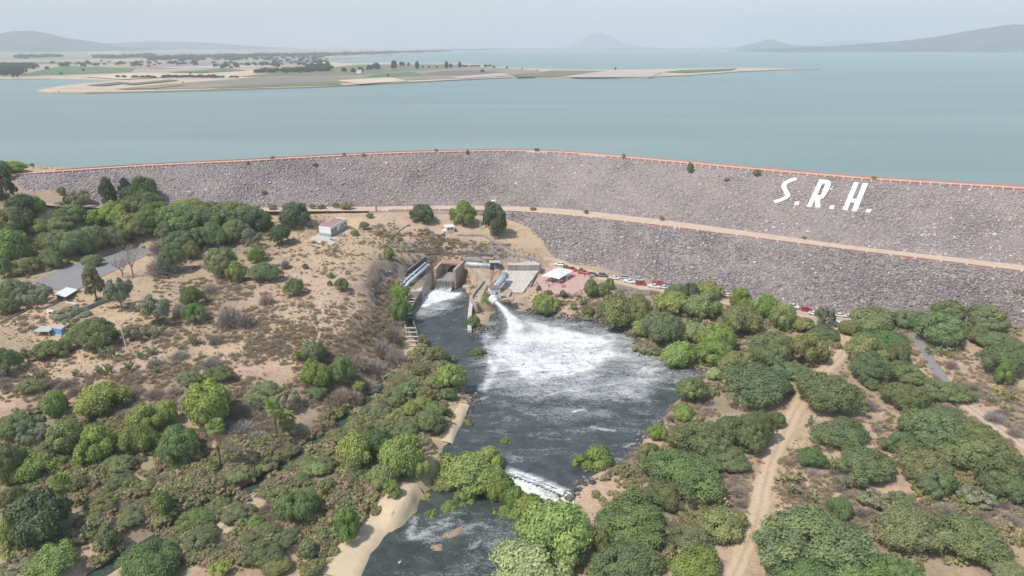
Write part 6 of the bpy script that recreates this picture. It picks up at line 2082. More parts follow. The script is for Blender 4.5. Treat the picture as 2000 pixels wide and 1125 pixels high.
# prickly pear
def cactus_mesh(seed, n=150):
    rng = np.random.default_rng(seed)
    mb = MB()
    tints = []
    pads = []
    def pad(base, up, nrm, s):
        side = up.cross(nrm).normalized()
        k = 8
        ring = [(math.cos(2 * PI * q / k), math.sin(2 * PI * q / k)) for q in range(k)]
        vs = []
        for off in (-0.13, 0.13):
            for cx, cy in ring:
                vs.append(base + up * (s * (1 + cy)) + side * (s * 0.72 * cx * (1 + 0.15 * cy)) + nrm * (off * s))
        fs = [tuple(range(k - 1, -1, -1)), tuple(range(k, 2 * k))] + [(i, (i + 1) % k, k + (i + 1) % k, k + i) for i in range(k)]
        mb.add(vs, fs)
        tints.extend([float(rng.uniform(0.2, 0.9))] * len(fs))
        pads.append((base + up * (2 * s * 0.93), up, nrm, s))
    for i in range(7):
        a = rng.uniform(0, 2 * PI)
        r = rng.uniform(0.05, 0.5)
        up = Vector((math.cos(a) * r, math.sin(a) * r, 1)).normalized()
        pad(Vector((math.cos(a) * r, math.sin(a) * r, 0)), up, up.orthogonal().normalized(), rng.uniform(0.10, 0.14))
    while len(pads) < n:
        b_, up, nr, s = pads[int(rng.integers(0, len(pads)))]
        if b_.z > 0.92:
            continue
        up2 = (up + Vector(rng.normal(0, 0.55, 3)) + Vector((b_.x * 0.5, b_.y * 0.5, 0.1))).normalized()
        n2 = (nr + Vector(rng.normal(0, 0.5, 3)))
        n2 = (n2 - up2 * n2.dot(up2)).normalized()
        pad(b_, up2, n2, s * rng.uniform(0.85, 1.02))
    me = mb.mesh('pads', M_LEAF)
    fattr(me, 'tint', tints[:len(me.polygons)], 'FACE')
    return me
CACTI = [cactus_mesh(800 + s) for s in range(4)]

# fan palms
M_FROND = leaf_material('palm_frond', 0.3)
def fan(mb, tints, base, d, size, rng, droop=0.32, nl=11):
    d = d.normalized()
    side = d.cross(Vector((0, 0, 1)))
    side = side.normalized() if side.length > 1e-3 else Vector((1, 0, 0))
    upv = side.cross(d)
    hub = base + d * size * 0.55
    mb.add([base - side * 0.03, base + side * 0.03, hub + side * 0.03, hub - side * 0.03], [(0, 1, 2, 3)])
    tints.append(0.3)
    for k in range(nl):
        a = (k / (nl - 1) - 0.5) * 2.7
        ld = (d * math.cos(a) + side * math.sin(a)).normalized()
        tip = hub + ld * size * 0.62 * (1 - 0.12 * abs(a)) + Vector((0, 0, -droop * size * (0.4 + 0.3 * abs(a))))
        md = hub + ld * size * 0.35 + upv * 0.03
        w_ = ld.cross(upv).normalized() * size * 0.045
        mb.add([hub, md - w_, tip, md + w_], [(0, 1, 2, 3)])
        tints.append(float(rng.uniform(0.2, 0.9)))
def palm(px, py, hpx, label, seed, skirt=1.0, trunk_mat=None, size=1.7, nf=46, skirt_col=(0.46, 0.34, 0.21)):
    rng = np.random.default_rng(seed)
    g = G(px, py)
    h = hpx / ppm(g) / math.cos(math.asin(0.5))
    e_ = empty('fan_palm', tuple(g))
    tag(e_, label, 'palm tree', 'fan palms')
    lean = Vector((rng.uniform(-0.03, 0.03), 0, 0))
    pts = [(0, 0, -0.5)] + [tuple(lean * (h * t * t) + Vector((0.06 * math.sin(t * 5), 0, h * t))) for t in np.linspace(0, 1, 9)]
    MB().tube(pts, [0.42, 0.36] + [0.26 - 0.05 * t for t in np.linspace(0, 1, 8)], 9).build('trunk', trunk_mat or bark, e_)
    top = Vector(pts[-1])
    mb, ti = MB(), []
    for i in range(nf):
        a, el = rng.uniform(0, 2 * PI), rng.uniform(-0.7, 1.3)
        fan(mb, ti, top, Vector((math.cos(a) * math.cos(el), math.sin(a) * math.cos(el), math.sin(el))), size * rng.uniform(0.85, 1.15), rng)
    me = mb.mesh('crown', M_FROND)
    fattr(me, 'tint', ti, 'FACE')
    o = mobj('crown', me, e_)
    o.color = (0.27, 0.34, 0.10, 1)
    mb, ti = MB(), []
    for i in range(int(46 * skirt)):
        a = rng.uniform(0, 2 * PI)
        z = top.z - rng.uniform(0.1, 2.6 * skirt)
        dd = Vector((math.cos(a), math.sin(a), -rng.uniform(0.8, 2.6)))
        fan(mb, ti, Vector((top.x, top.y, z)), dd, size * rng.uniform(0.55, 0.85), rng, 0.35, 8)
    me = mb.mesh('dead_frond_skirt', M_FROND)
    fattr(me, 'tint', ti, 'FACE')
    o = mobj('dead_frond_skirt', me, e_)
    o.color = (*skirt_col, 1)
    return e_
palm(432, 915, 80, 'tall fan palm with a long pale skirt of dead fronds above the stream', 1, 1.6, size=2.3, skirt_col=(0.62, 0.47, 0.31))
palm(541, 853, 56, 'mid-sized fan palm with a short dead skirt beside a second bushy palm', 2, 1.0, size=2.2, skirt_col=(0.62, 0.47, 0.31))
palm(562, 842, 22, 'bushy trunkless fan palm pressed against the taller one', 3, 0.2, size=2.6)
palm(418, 922, 14, 'short young fan palm at the foot of the tall one', 4, 0.9, size=1.4)
palm(130, 1008, 64, 'fan palm with a thick whitish trunk among dark trees', 5, 0.6, trunk_mat=bark_pale, size=2.4, skirt_col=(0.40, 0.36, 0.30))
palm(582, 705, 12, 'low yellowish fan palm at the edge of the bare slope', 6, 0.6, size=1.3)

# bare trees
def bare_tree(px, py, hpx, wpx, label, seed):
    rng = np.random.default_rng(seed)
    g = G(px, py)
    k = ppm(g)
    h, w_ = hpx / k, wpx / k
    e_ = empty('bare_tree', tuple(g))
    tag(e_, label, 'bare tree')
    tb, br_ = MB(), MB()
    tb.tube([(0, 0, -0.4), (0, 0, 0), (0.1, 0, h * 0.3)], [0.4, 0.33, 0.26], 7)
    def grow(p, d, ln, r, lev):
        if lev == 0 or r < 0.012:
            return
        e1 = p + d * ln * 0.5 + Vector(rng.normal(0, 0.05, 3)) * ln
        e2 = e1 + (d + Vector(rng.normal(0, 0.2, 3))).normalized() * ln * 0.5
        br_.tube([p, e1, e2], [r, r * 0.8, r * 0.6], 5 if lev > 3 else 3, False)
        for _ in range(3 if lev > 2 else 4):
            nd = (d + Vector(rng.normal(0, 0.55, 3)) * Vector((w_ / h * 1.3, w_ / h * 1.3, 0.6)) + Vector((0, 0, 0.12))).normalized()
            grow(e1.lerp(e2, rng.uniform(0.3, 1)), nd, ln * rng.uniform(0.6, 0.82), r * 0.58, lev - 1)
    for i in range(5):
        a = i * 2 * PI / 5 + rng.uniform(-.4, .4)
        grow(Vector((0.1, 0, h * 0.28)), Vector((math.cos(a) * 0.5 * w_ / h * 1.3, math.sin(a) * 0.5 * w_ / h * 1.3, 1)).normalized(), h * 0.30, 0.17, 5)
    tb.build('trunk', bark_pale, e_)
    br_.build('branches', bark_pale, e_)
bare_tree(260, 541, 68, 46, 'tall leafless grey tree at the edge of the asphalt lot', 11)
bare_tree(240, 542, 44, 48, 'smaller leafless grey tree in front of the tall one by the lot', 12)
bare_tree(370, 384 + 8, 16, 20, 'small bare tree standing up against the rocky dam face above the wood', 13)
bare_tree(578, 800, 26, 40, 'pale leafless shrub-like tree behind the bushy palm', 14)

# ------------------------------------------------------------------ trees by place: kind, centre x, centre y, width, height in photo pixels
KIND = {  # class, colour, name, category, adjective, aspect guess
    'm': ('fine', (0.255, 0.305, 0.14), 'mesquite_tree', 'tree', 'dark feathery mesquite'),
    'n': ('fine', (0.31, 0.335, 0.165), 'mesquite_tree', 'tree', 'olive feathery mesquite'),
    'e': ('fine', (0.235, 0.32, 0.125), 'mesquite_tree', 'tree', 'fresh green feathery mesquite'),
    'b': ('lump', (0.3, 0.395, 0.115), 'broadleaf_tree', 'tree', 'bright green leafy tree'),
    'l': ('lump', (0.39, 0.46, 0.15), 'broadleaf_tree', 'tree', 'lime green leafy tree'),
    'y': ('lump', (0.48, 0.52, 0.25), 'broadleaf_tree', 'tree', 'pale yellow-green leafy tree'),
    'd': ('round', (0.155, 0.2, 0.105), 'evergreen_tree', 'tree', 'dense dark evergreen tree'),
    'o': ('lump', (0.335, 0.37, 0.155), 'broadleaf_tree', 'tree', 'olive green leafy tree'),
    'g': ('airy', (0.33, 0.345, 0.225), 'thin_crowned_tree', 'tree', 'thin grey-green tree'),
    'c': ('conifer', (0.15, 0.18, 0.115), 'conifer_tree', 'tree', 'dark ragged conifer'),
    'v': ('conifer', (0.33, 0.31, 0.165), 'conifer_tree', 'tree', 'brownish olive ragged conifer'),
    't': ('twig', (0.376, 0.315, 0.271), 'dry_shrub', 'shrub', 'leafless brown shrub'),
    'k': ('cactus', (0.37, 0.4, 0.235), 'prickly_pear', 'cactus', 'grey-green prickly pear'),
    'q': ('cactus', (0.47, 0.45, 0.22), 'prickly_pear', 'cactus', 'yellowish prickly pear'),
    's': ('bush', (0.25, 0.31, 0.13), 'bush', 'bush', 'small green bush'),
    'u': ('bush', (0.36, 0.41, 0.145), 'bush', 'bush', 'small yellow-green bush'),
    'x': ('bush', (0.33, 0.32, 0.175), 'bush', 'bush', 'small olive bush'),
}
LIST = '''
c,10,365,52,75 d,42,405,60,42 b,70,402,36,34 n,20,432,75,50 d,48,428,50,40 c,211,380,52,62 c,246,377,42,58 d,281,372,54,46 d,262,388,60,44 m,278,396,74,46 g,155,390,48,34 d,131,391,16,16 x,119,373,17,15
b,221,418,62,45 b,185,425,46,30 m,140,418,62,36 o,110,440,62,26 l,74,443,40,30 b,20,482,78,66 n,112,472,82,46 m,154,475,70,52 n,182,466,60,48 n,221,464,56,40 o,256,438,62,44 e,304,420,92,50 e,352,425,100,54 o,368,397,52,20 m,400,420,90,50 m,448,418,90,46 d,500,430,60,40 m,458,445,52,32 e,413,458,52,46 m,333,448,62,36 n,288,444,52,32 m,352,474,72,46 t,314,475,60,44 o,374,490,30,38 m,387,465,46,40 o,448,460,42,30 g,490,465,44,38
n,430,512,74,55 l,460,532,36,38 t,318,508,80,58 m,337,505,56,54 n,180,509,36,24 v,182,553,58,72 g,232,575,56,58 g,138,615,76,36 g,68,577,66,44 n,25,570,62,48 m,100,505,46,38 n,45,520,60,32 m,6,525,32,40 m,10,600,40,30
e,374,580,46,40 e,380,612,46,40 g,304,607,62,58 t,448,610,70,54 e,180,650,86,50 b,502,497,36,30 m,516,532,60,38 d,577,422,66,44 d,549,460,50,36 m,503,428,40,34 t,557,512,24,26 m,575,561,44,34 s,595,520,13,11 s,645,538,14,12 s,644,554,12,11 n,668,556,30,26 d,824,418,56,33 b,905,418,50,44 d,966,433,52,62 d,956,403,20,16 s,723,421,15,10 x,712,441,20,16 s,693,455,18,11
s,760,490,20,16 b,779,573,40,36 b,779,604,42,50 o,760,497,22,22 x,533,405,20,9 x,656,402,14,10 x,676,403,32,11 x,629,404,16,9 x,611,404,14,9 x,557,402,16,8 x,500,407,22,9 m,1347,330,14,19 m,1478,339,15,14 x,1218,306,9,10 x,672,302,9,7 x,533,309,11,7 x,1048,293,11,6 x,1118,294,9,5 x,913,298,8,8 x,484,319,9,5 x,852,294,8,5 x,615,322,12,6 x,1420,351,10,6 x,1292,427,10,9 x,1706,348,11,6 x,1822,350,12,7 x,1040,408,14,6 x,1145,414,12,7 x,710,303,8,6 x,515,376,12,8 x,1570,464,9,5
n,57,753,52,32 b,106,790,50,50 l,196,778,94,64 b,408,786,106,88 l,281,818,66,56 l,323,806,46,46 n,514,768,82,44 g,562,784,50,40 n,369,738,52,30 n,430,729,56,34 q,556,754,26,24 k,293,681,40,30 k,249,711,36,28 k,378,663,28,27 k,208,714,36,34 k,72,728,40,34 k,148,725,24,22 k,305,720,20,18 m,181,652,82,58 m,98,682,64,38 k,54,688,38,40 m,9,708,58,54 k,214,680,36,46 g,260,650,50,32 k,302,645,38,30 k,35,690,28,26
m,30,830,78,50 g,66,848,62,46 o,127,851,76,62 b,187,867,76,68 n,91,878,44,34 m,18,906,64,70 b,70,912,76,54 l,266,857,66,58 l,287,828,50,36 e,348,866,96,72 b,374,876,36,66 b,303,860,30,36 e,314,978,40,44 t,320,933,52,40 q,372,942,32,28 m,212,1051,42,44 l,100,1092,98,66 g,33,1108,62,46 e,290,1102,134,52 n,514,1081,80,60 l,432,1112,48,38 d,75,1012,132,108 b,18,1040,52,56 n,60,1045,64,50 y,9,1072,30,36 e,381,1015,72,34 n,390,1050,74,38 n,150,945,44,34 n,20,970,50,40
n,612,687,46,42 b,612,732,56,54 e,666,723,50,50 m,618,765,50,28 l,700,753,36,24 l,881,738,60,52 n,854,692,44,32 n,826,666,26,24 s,932,692,36,25 s,925,629,30,24 o,950,586,24,34 u,917,829,20,30 u,987,867,25,25 u,1011,867,16,15 u,967,864,11,11 u,949,862,9,8 u,940,856,8,7 s,988,895,20,18
l,693,878,82,70 e,736,867,62,58 l,784,891,88,84 l,814,907,48,68 o,748,929,62,50 b,766,956,36,34 m,712,846,48,34 g,826,868,48,34 n,790,838,62,32 o,836,824,62,44 e,582,988,80,66 b,678,1025,56,62 n,739,995,32,22 g,669,972,42,30 n,524,1035,46,34 n,600,1075,44,38 o,640,950,40,34
l,917,920,134,72 l,953,902,62,56 o,872,942,58,48 l,905,976,58,44 l,878,994,42,34 b,978,956,58,70 b,1008,980,52,60 b,984,1004,52,38 u,842,1008,33,30 u,832,972,40,26 s,950,1024,30,14 l,1041,998,92,72 l,1085,1032,148,112 y,1040,1100,164,70 b,1163,898,74,56
e,1233,1015,158,106 e,1338,921,144,94 m,1305,967,98,68 m,1372,858,112,76 m,1423,841,74,58 m,1460,847,74,70 m,1484,835,60,68 m,1417,890,94,54 m,1514,820,42,34 b,1336,804,46,34 b,1284,843,40,32 t,1287,816,40,20 o,1266,888,52,44 q,1408,973,46,40 o,1408,1024,96,62 n,1347,1051,96,48 b,1360,1105,110,46 m,1223,1096,134,66 o,1172,1056,44,50
b,1448,585,48,40 b,1494,600,58,48 o,1448,625,78,58 o,1530,618,58,48 b,1415,661,52,48 m,1506,680,98,62 o,1581,683,76,62 m,1609,652,70,28 o,1570,634,44,28 o,1433,711,62,46 m,1476,748,154,82 m,1545,724,76,38 m,1618,767,128,82 g,1611,618,40,44 o,1708,622,104,44 e,1726,665,96,48 o,1690,686,72,56 n,1757,694,48,48 m,1768,726,84,44 m,1702,716,92,58 n,1700,748,40,24 e,1716,690,60,40 k,1745,692,30,26 m,1838,640,112,66 n,1778,624,62,42 b,1884,580,42,36 m,1853,607,72,42 n,1929,621,82,50 d,1974,592,84,62 k,1841,679,46,34 n,1911,654,42,34 m,1944,664,72,38 m,1959,704,92,62 b,1962,732,40,42 t,1859,707,30,28 m,1768,774,88,56 m,1846,764,92,50 m,1796,822,80,54 m,1848,818,96,48 k,1787,808,36,34 m,1642,846,112,62 k,1711,827,28,24 k,1581,818,26,28 q,1975,770,40,30 q,1945,755,32,26 q,1960,790,36,26 k,1935,775,30,24 m,1985,690,50,50
m,1763,866,68,48 m,1829,841,124,84 m,1896,850,96,66 n,1799,908,94,72 m,1914,887,134,86 m,1829,938,82,60 m,1959,928,112,80 g,1908,973,72,42 m,1982,956,62,56 m,1690,908,118,76 e,1587,895,54,42 k,1624,899,38,46 q,1540,926,48,40 k,1548,950,50,38 q,1594,965,42,32 e,1642,992,48,44 k,1645,937,28,32 g,1705,974,68,46 n,1760,974,46,34 q,1784,966,22,20 q,1615,940,12,22 m,1587,1053,210,92 n,1772,1029,124,96 m,1884,1050,154,86 e,1569,1116,124,36 e,1672,1104,124,56 e,1748,1112,92,46 q,1968,1076,44,30 q,1990,1042,48,70 n,1968,1113,84,36 t,1853,992,70,28 q,1705,1010,26,24 k,1980,1000,40,24
l,1060,594,46,42 l,1074,596,30,34 o,1208,606,88,58 o,1248,607,62,56 l,1257,640,48,34 n,1293,641,78,66 l,1320,592,82,44 o,1371,600,66,50 y,1353,650,46,42 l,1329,694,62,54 b,1396,662,66,58 b,1396,688,76,48 o,1353,763,56,50 y,1396,730,32,24 l,1335,806,46,34 m,1323,571,52,34 d,1347,579,42,44 o,1384,567,68,36 x,1254,679,40,24 x,1275,683,38,18 s,1148,606,28,15 b,1189,554,20,38 o,1155,563,30,34 o,1178,566,32,26 s,1070,571,18,10 s,1100,575,14,18 s,1094,592,14,11 s,1052,563,12,10 s,1140,590,16,12 x,1120,600,14,9 x,1210,575,18,12 s,1135,527,10,8 x,1105,521,14,8
b,20,325,60,20 o,45,314,34,10 m,-8,330,50,34 s,62,322,9,6 x,92,322,8,5 b,1985,566,40,26 m,1925,598,60,40 o,1660,640,40,30
n,235,905,60,40 n,285,950,50,34 n,200,985,56,40 n,255,1010,60,40 n,180,1015,48,34 n,340,1060,56,36 o,330,1000,36,26 n,230,940,50,34 n,420,985,50,30 n,465,1000,60,34 e,450,1005,44,26 o,470,925,60,34 o,520,905,60,30 n,560,880,46,24 o,620,915,52,30 n,660,850,46,30 n,690,925,50,34 o,600,905,40,24 n,585,935,46,30 n,545,960,40,26 n,560,1050,54,38 o,540,1105,60,44 o,610,1110,46,36 n,630,1040,40,30 t,655,1015,40,32 b,500,1020,44,32 n,490,1050,50,34 n,640,905,44,30
o,770,780,46,34 n,740,805,50,32 o,800,760,50,34 n,830,770,44,32 o,850,800,48,34 l,800,800,44,30 n,780,745,40,26 n,820,720,44,28 o,848,745,40,28 n,760,830,40,26 l,825,785,40,26 n,720,800,36,22 o,690,830,40,22 n,860,715,30,24 o,875,770,34,26
t,700,700,60,40 t,735,715,70,46 t,770,690,60,50 t,745,675,56,40 t,665,765,50,34 t,720,750,60,34 t,690,770,46,30 t,765,645,40,40 t,505,785,50,34 t,470,830,70,44 t,500,850,60,36 t,530,800,44,30 t,475,790,46,30 t,455,880,40,30 t,340,760,44,26 t,300,765,50,30 t,260,760,44,28 t,410,705,50,30 t,300,705,40,28 t,240,805,46,26 t,150,760,40,24 t,130,745,36,22 t,420,660,36,26 t,350,690,46,26 t,1400,935,46,30 t,1445,955,46,34 t,1440,1000,40,40 t,1590,920,40,22 t,1380,780,44,26 t,1700,790,40,26 t,1760,650,34,26 t,1945,810,50,34 t,1985,840,40,30 t,1890,770,40,26 t,1440,930,38,24 t,480,620,50,40 t,520,580,40,30 t,350,600,40,34 t,410,560,44,28'''  # low mesquite between upper stream and paired palms is added as a shadow
LAND = [('asphalt lot', 170, 525), ('white-roofed house', 130, 580), ('blue shed', 115, 645), ('leaning pole', 245, 650), ('white building', 650, 445), ('red pillar', 735, 408), ('white shack', 878, 446), ('outlet box', 870, 535), ('flume', 803, 630),
        ('footpath', 630, 620), ('dam crest end', 40, 340), ('tall bare tree', 262, 510), ('upper road', 300, 408), ('abutment track', 88, 428), ('berm road', 560, 410), ('berm road', 1100, 415), ('berm road', 1500, 463), ('dam crest', 600, 310), ('dam crest', 1000, 295), ('dam crest', 1400, 328), ('dam crest', 1800, 358),
        ('upper stream', 690, 810), ('middle stream', 580, 890), ('lower stream', 460, 968), ('tall palm', 428, 870), ('paired palms', 548, 835), ('white-trunked palm', 125, 980), ('bare dirt strip', 460, 1010), ('sandy beach', 760, 985), ('narrow sandy bank', 890, 840),
        ('weir', 1060, 955), ('small cascade', 872, 893), ('river', 850, 1080), ('red plaza', 1100, 560), ('parked cars', 1250, 555), ('valve house', 963, 577), ('rocky shore', 1140, 622), ('pool corner', 1370, 722), ('track junction', 1640, 622), ('upper dirt track', 1640, 690), ('dirt track bend', 1570, 775),
        ('middle dirt track', 1505, 900), ('lower dirt track', 1455, 1060), ('grey road', 1825, 712), ('pale side track', 1925, 822), ('boulder shore', 1240, 868), ('yellow cactus patch', 1545, 935), ('dry clearing', 1650, 960), ('dry hollow', 1720, 850), ('dry slope', 300, 690), ('scrub hillside', 600, 560), ('cactus slope', 1960, 775), ('old brown bank', 30, 615), ('dam toe', 1860, 590), ('white letters', 1600, 380)]
PLANTS = []
def place(kind, cx, cy, w_, h_):
    cls, col, nm, cat, adj = KIND[kind]
    th = math.asin(min(0.75, max(0.15, -ray(cx, cy)[2])))
    g = G(cx, cy)
    for _ in range(3):
        k = ppm((g.x, g.y, g.z))
        a, bb = w_ / 2 / k, h_ / 2 / k
        c = math.sqrt(max(bb * bb - (a * math.sin(th)) ** 2, (0.29 * a) ** 2)) / math.cos(th)
        c = min(c, a * (3.0 if cls == 'conifer' else 1.15))
        g = G(cx, cy, c)
    on_dam = None
    if cy < 480 and cls in ('bush', 'fine', 'lump') and w_ < 40:
        d = Vector(ray(cx, cy + h_ * 0.4)).normalized()
        hit = scn_ray(d)
        if hit is not None:
            g = hit
            k = ppm(g)
            a = w_ / 2 / k
            c = max(0.5 * h_ / k, 0.3 * a)
    PLANTS.append(dict(kind=kind, cls=cls, col=col, nm=nm, cat=cat, adj=adj, p=g, r=a, h=2 * c, px=cx, py=cy, w=w_))
_dam_bvh = [BVHTree.FromPolygons([v.co.copy() for v in q.data.vertices], [tuple(f.vertices) for f in q.data.polygons]) for q in (upper_face, lower_face, cr, br)]
def scn_ray(d):
    best = None
    for t in _dam_bvh:
        h_ = t.ray_cast(Vector((0, 0, CAM_H)), d)[0]
        if h_ is not None and (best is None or h_.length < best.length):
            best = h_
    if best is None:
        return None
    g = G(*project(*best))
    return best if float(surf_height(best.x, best.y)) < best.z + 0.3 and (g - best).length > -1 and g.y >= best.y - 3 else None
for q in LIST.split():
    f = q.split(',')
    place(f[0], *map(float, f[1:]))

def size_word(pl_, peers):
    r = sorted(x['r'] for x in peers)
    if pl_['r'] >= r[int(len(r) * 0.8)]:
        return 'large'
    if pl_['r'] <= r[int(len(r) * 0.25)]:
        return 'small'
    return ''
ORD = ['', 'second', 'third', 'fourth', 'fifth', 'sixth', 'seventh', 'eighth', 'ninth', 'tenth', 'eleventh', 'twelfth', 'thirteenth', 'fourteenth', 'fifteenth', 'sixteenth', 'seventeenth', 'eighteenth', 'nineteenth', 'twentieth', 'twenty-first', 'twenty-second', 'twenty-third', 'twenty-fourth']
def write_labels(items, LAND=LAND):
    """what each plant looks like and which two things in the picture it stands between"""
    by_kind = {}
    for q in items:
        by_kind.setdefault(q['kind'], []).append(q)
    for q in items:
        ds = sorted((math.hypot(q['px'] - x, (q['py'] - y) * 1.5), n, x, y) for n, x, y in LAND)
        d0 = ds[0]
        sec = None
        for d in ds[1:9]:
            v0 = (d0[2] - q['px'], d0[3] - q['py'])
            v1 = (d[2] - q['px'], d[3] - q['py'])
            if d[1] != d0[1] and v0[0] * v1[0] + v0[1] * v1[1] < 0:
                sec = d
                break
        sec = sec or next(d for d in ds[1:] if d[1] != d0[1])
        sw = '' if q['adj'].startswith(('small', 'low')) else size_word(q, by_kind[q['kind']])
        rel = ('beside the %s towards the %s' if d0[0] < 40 else 'between the %s and the %s') % (d0[1], sec[1])
        q['label'] = ' '.join(x for x in (sw, q['adj'], rel) if x)
        if len(re.findall(r"[A-Za-z0-9][A-Za-z0-9'-]*", q['label'])) > 12:
            q['label'] = q['label'].replace(' the ', ' ')
    groups = {}
    for q in items:
        groups.setdefault(q['label'], []).append(q)
    for l, qs in groups.items():
        if len(qs) == 1:
            continue
        qs.sort(key=lambda q: q['p'][1], reverse=True)
        if len(qs) == 2:
            qs[0]['label'] += ', nearer the dam'
            qs[1]['label'] = l + ', farther from dam'
        else:
            for i, q in enumerate(qs):
                q['label'] += ', nearest the dam' if i == 0 else (', farthest from dam' if i == len(qs) - 1 else ', %s from dam' % ORD[min(i, 23)])
write_labels(PLANTS)
GROUPN = {'fine': 'mesquite trees', 'lump': 'leafy trees', 'round': 'dark evergreens', 'airy': 'thin-crowned trees', 'conifer': 'conifers', 'twig': 'leafless shrubs', 'cactus': 'prickly pears', 'bush': 'bushes'}
prng = np.random.default_rng(99)
for q in PLANTS:
    cls = q['cls']
    jit = prng.uniform(0.86, 1.16)
    hue = prng.uniform(-0.10, 0.10)
    col = (q['col'][0] * jit * (1 + hue), q['col'][1] * jit, q['col'][2] * jit * (1 - hue * 0.5), 1)
    z0 = min(float(surf_height(q['p'].x, q['p'].y)), q['p'].z) if q['p'].z < 17 else q['p'].z
    if cls in ('fine', 'lump', 'round', 'airy', 'conifer', 'bush'):
        if cls in ('fine', 'lump') and q['r'] < 2.6:
            cls = 'bush'
        me, tm = CROWNS[cls][int(prng.integers(0, len(CROWNS[cls])))]
        e_ = empty(q['nm'], (q['p'].x, q['p'].y, z0 - 0.1), prng.uniform(0, 2 * PI))
        tag(e_, q['label'], q['cat'], GROUPN[q['cls']])
        sx = q['r'] * prng.uniform(0.97, 1.05)
        sc = (sx, q['r'] * prng.uniform(0.92, 1.08), q['h'] * 1.0)
        o = mobj('crown', me, e_)
        o.scale = sc
        o.color = col
        if q['w'] > 18:
            t = mobj('trunk', tm, e_)
            t.scale = sc
    else:
        me = TWIGS[int(prng.integers(0, 4))] if cls == 'twig' else CACTI[int(prng.integers(0, 4))]
        o = mobj(q['nm'], me)
        o.location = (q['p'].x, q['p'].y, z0 - 0.05)
        o.rotation_euler = (0, 0, prng.uniform(0, 2 * PI))
        o.scale = (q['r'], q['r'], q['h'] * (0.85 if cls == 'cactus' else 1.0))
        o.color = col
        tag(o, q['label'], q['cat'], GROUPN[q['cls']])

# ------------------------------------------------------------------ ground cover (stuff) and lesser shrubs
EX = inside_poly(XX, YY, pool_poly) | inside_poly(XX, YY, river_poly) | (_sd < 2.2) | inside_poly(XX, YY, plaza_poly) | inside_poly(XX, YY, lot_poly) | inside_poly(XX, YY, works_cut) | inside_poly(XX, YY, bld_poly) | inside_poly(XX, YY, dam_plan) | inside_poly(XX, YY, _q4 := [P(981, 526.5, 2.0), P(1056, 510, 2.0), P(1040, 563, -1), P(1000, 592, -0.6), P(950, 592, -0.6), P(920, 590, -0.6), P(946, 550, -0.6)])
_beach = pl('812,940 760,975 725,1010 690,1045 655,1085 630,1130 700,1130 730,1062 765,1028 802,1000', Z_RIVER)
EXB = inside_poly(XX, YY, _beach)
for cvv, wd in TRACKS:
    EX |= dist_line(XX, YY, [(p.x, p.y) for p in cvv]) < wd * 0.55
def free(p, beach=True):
    i = np.clip(((p[:, 0] - GX0) / GS).round().astype(int), 0, len(gx) - 1)
    j = np.clip(((p[:, 1] - GY0) / GS).round().astype(int), 0, len(gy) - 1)
    return ~(EX | EXB)[j, i] if beach else ~EX[j, i]
def px_spray(spec, beach=True):
    """'cx,cy,rx,ry,n ...' ellipses in photo pixels -> ground points"""
    out = []
    for q in spec.split():
        cx, cy, rx, ry, n = map(float, q.split(','))
        n = int(n)
        a, r = RNG.uniform(0, 2 * PI, n), np.sqrt(RNG.random(n))
        out.append(ground(cx + rx * r * np.cos(a), cy + ry * r * np.sin(a)))
    p = np.concatenate(out)
    p = p[free(p, beach)]
    k = fnoise(p[:, 0], p[:, 1], 11, 55, 3)
    return p[k > RNG.uniform(0.25, 0.62, len(p))]
def proto(me, name):
    return bpy.data.objects.new(name, me)
def small_bush(seed, n, leaf, mat):
    me, C, R = crown_mesh('low_bush', seed, 'dome', 20, 0.14, 0.34, n, leaf, mat=mat)
    return proto(me, 'low_bush')
M_SC_G = leaf_material('scrub_leaves', 0.3, False, [(0.0, (0.32, 0.31, 0.155)), (0.25, (0.33, 0.37, 0.15)), (0.45, (0.44, 0.41, 0.22)), (0.65, (0.45, 0.36, 0.235)), (0.85, (0.52, 0.43, 0.27)), (1.0, (0.42, 0.46, 0.19))])
M_SC_B = leaf_material('dry_scrub_leaves', 0.3, False, [(0.0, (0.33, 0.26, 0.20)), (0.4, (0.42, 0.335, 0.245)), (0.75, (0.38, 0.325, 0.20)), (1.0, (0.48, 0.375, 0.26))], trans=0)
M_GRASS = leaf_material('dry_grass', 0.25, False, [(0.0, (0.40, 0.30, 0.18)), (0.5, (0.50, 0.385, 0.235)), (1.0, (0.36, 0.29, 0.17))], trans=0)
green_p = [small_bush(900 + s, 620, 0.125, M_SC_G) for s in range(6)]
dry_p = []
for s in range(4):
    V, t = twig_mesh('twigs', 930 + s, 420, 0.45, 0.026)
    me = np_mesh('dry_scrub', V, np.arange(len(V)).reshape(-1, 3), [M_SC_B])
    fattr(me, 'tint', t, 'FACE')
    dry_p.append(proto(me, 'dry_scrub'))
grass_p = []
for s in range(3):
    V, t = twig_mesh('grass', 960 + s, 46, 0.8, 0.07, up=1.4)
    me = np_mesh('grass', V, np.arange(len(V)).reshape(-1, 3), [M_GRASS])
    fattr(me, 'tint', t, 'FACE')
    grass_p.append(proto(me, 'grass_tuft'))
def up_rot(n):
    return np.stack([np.zeros(n), np.zeros(n), RNG.uniform(0, 2 * PI, n)], 1)
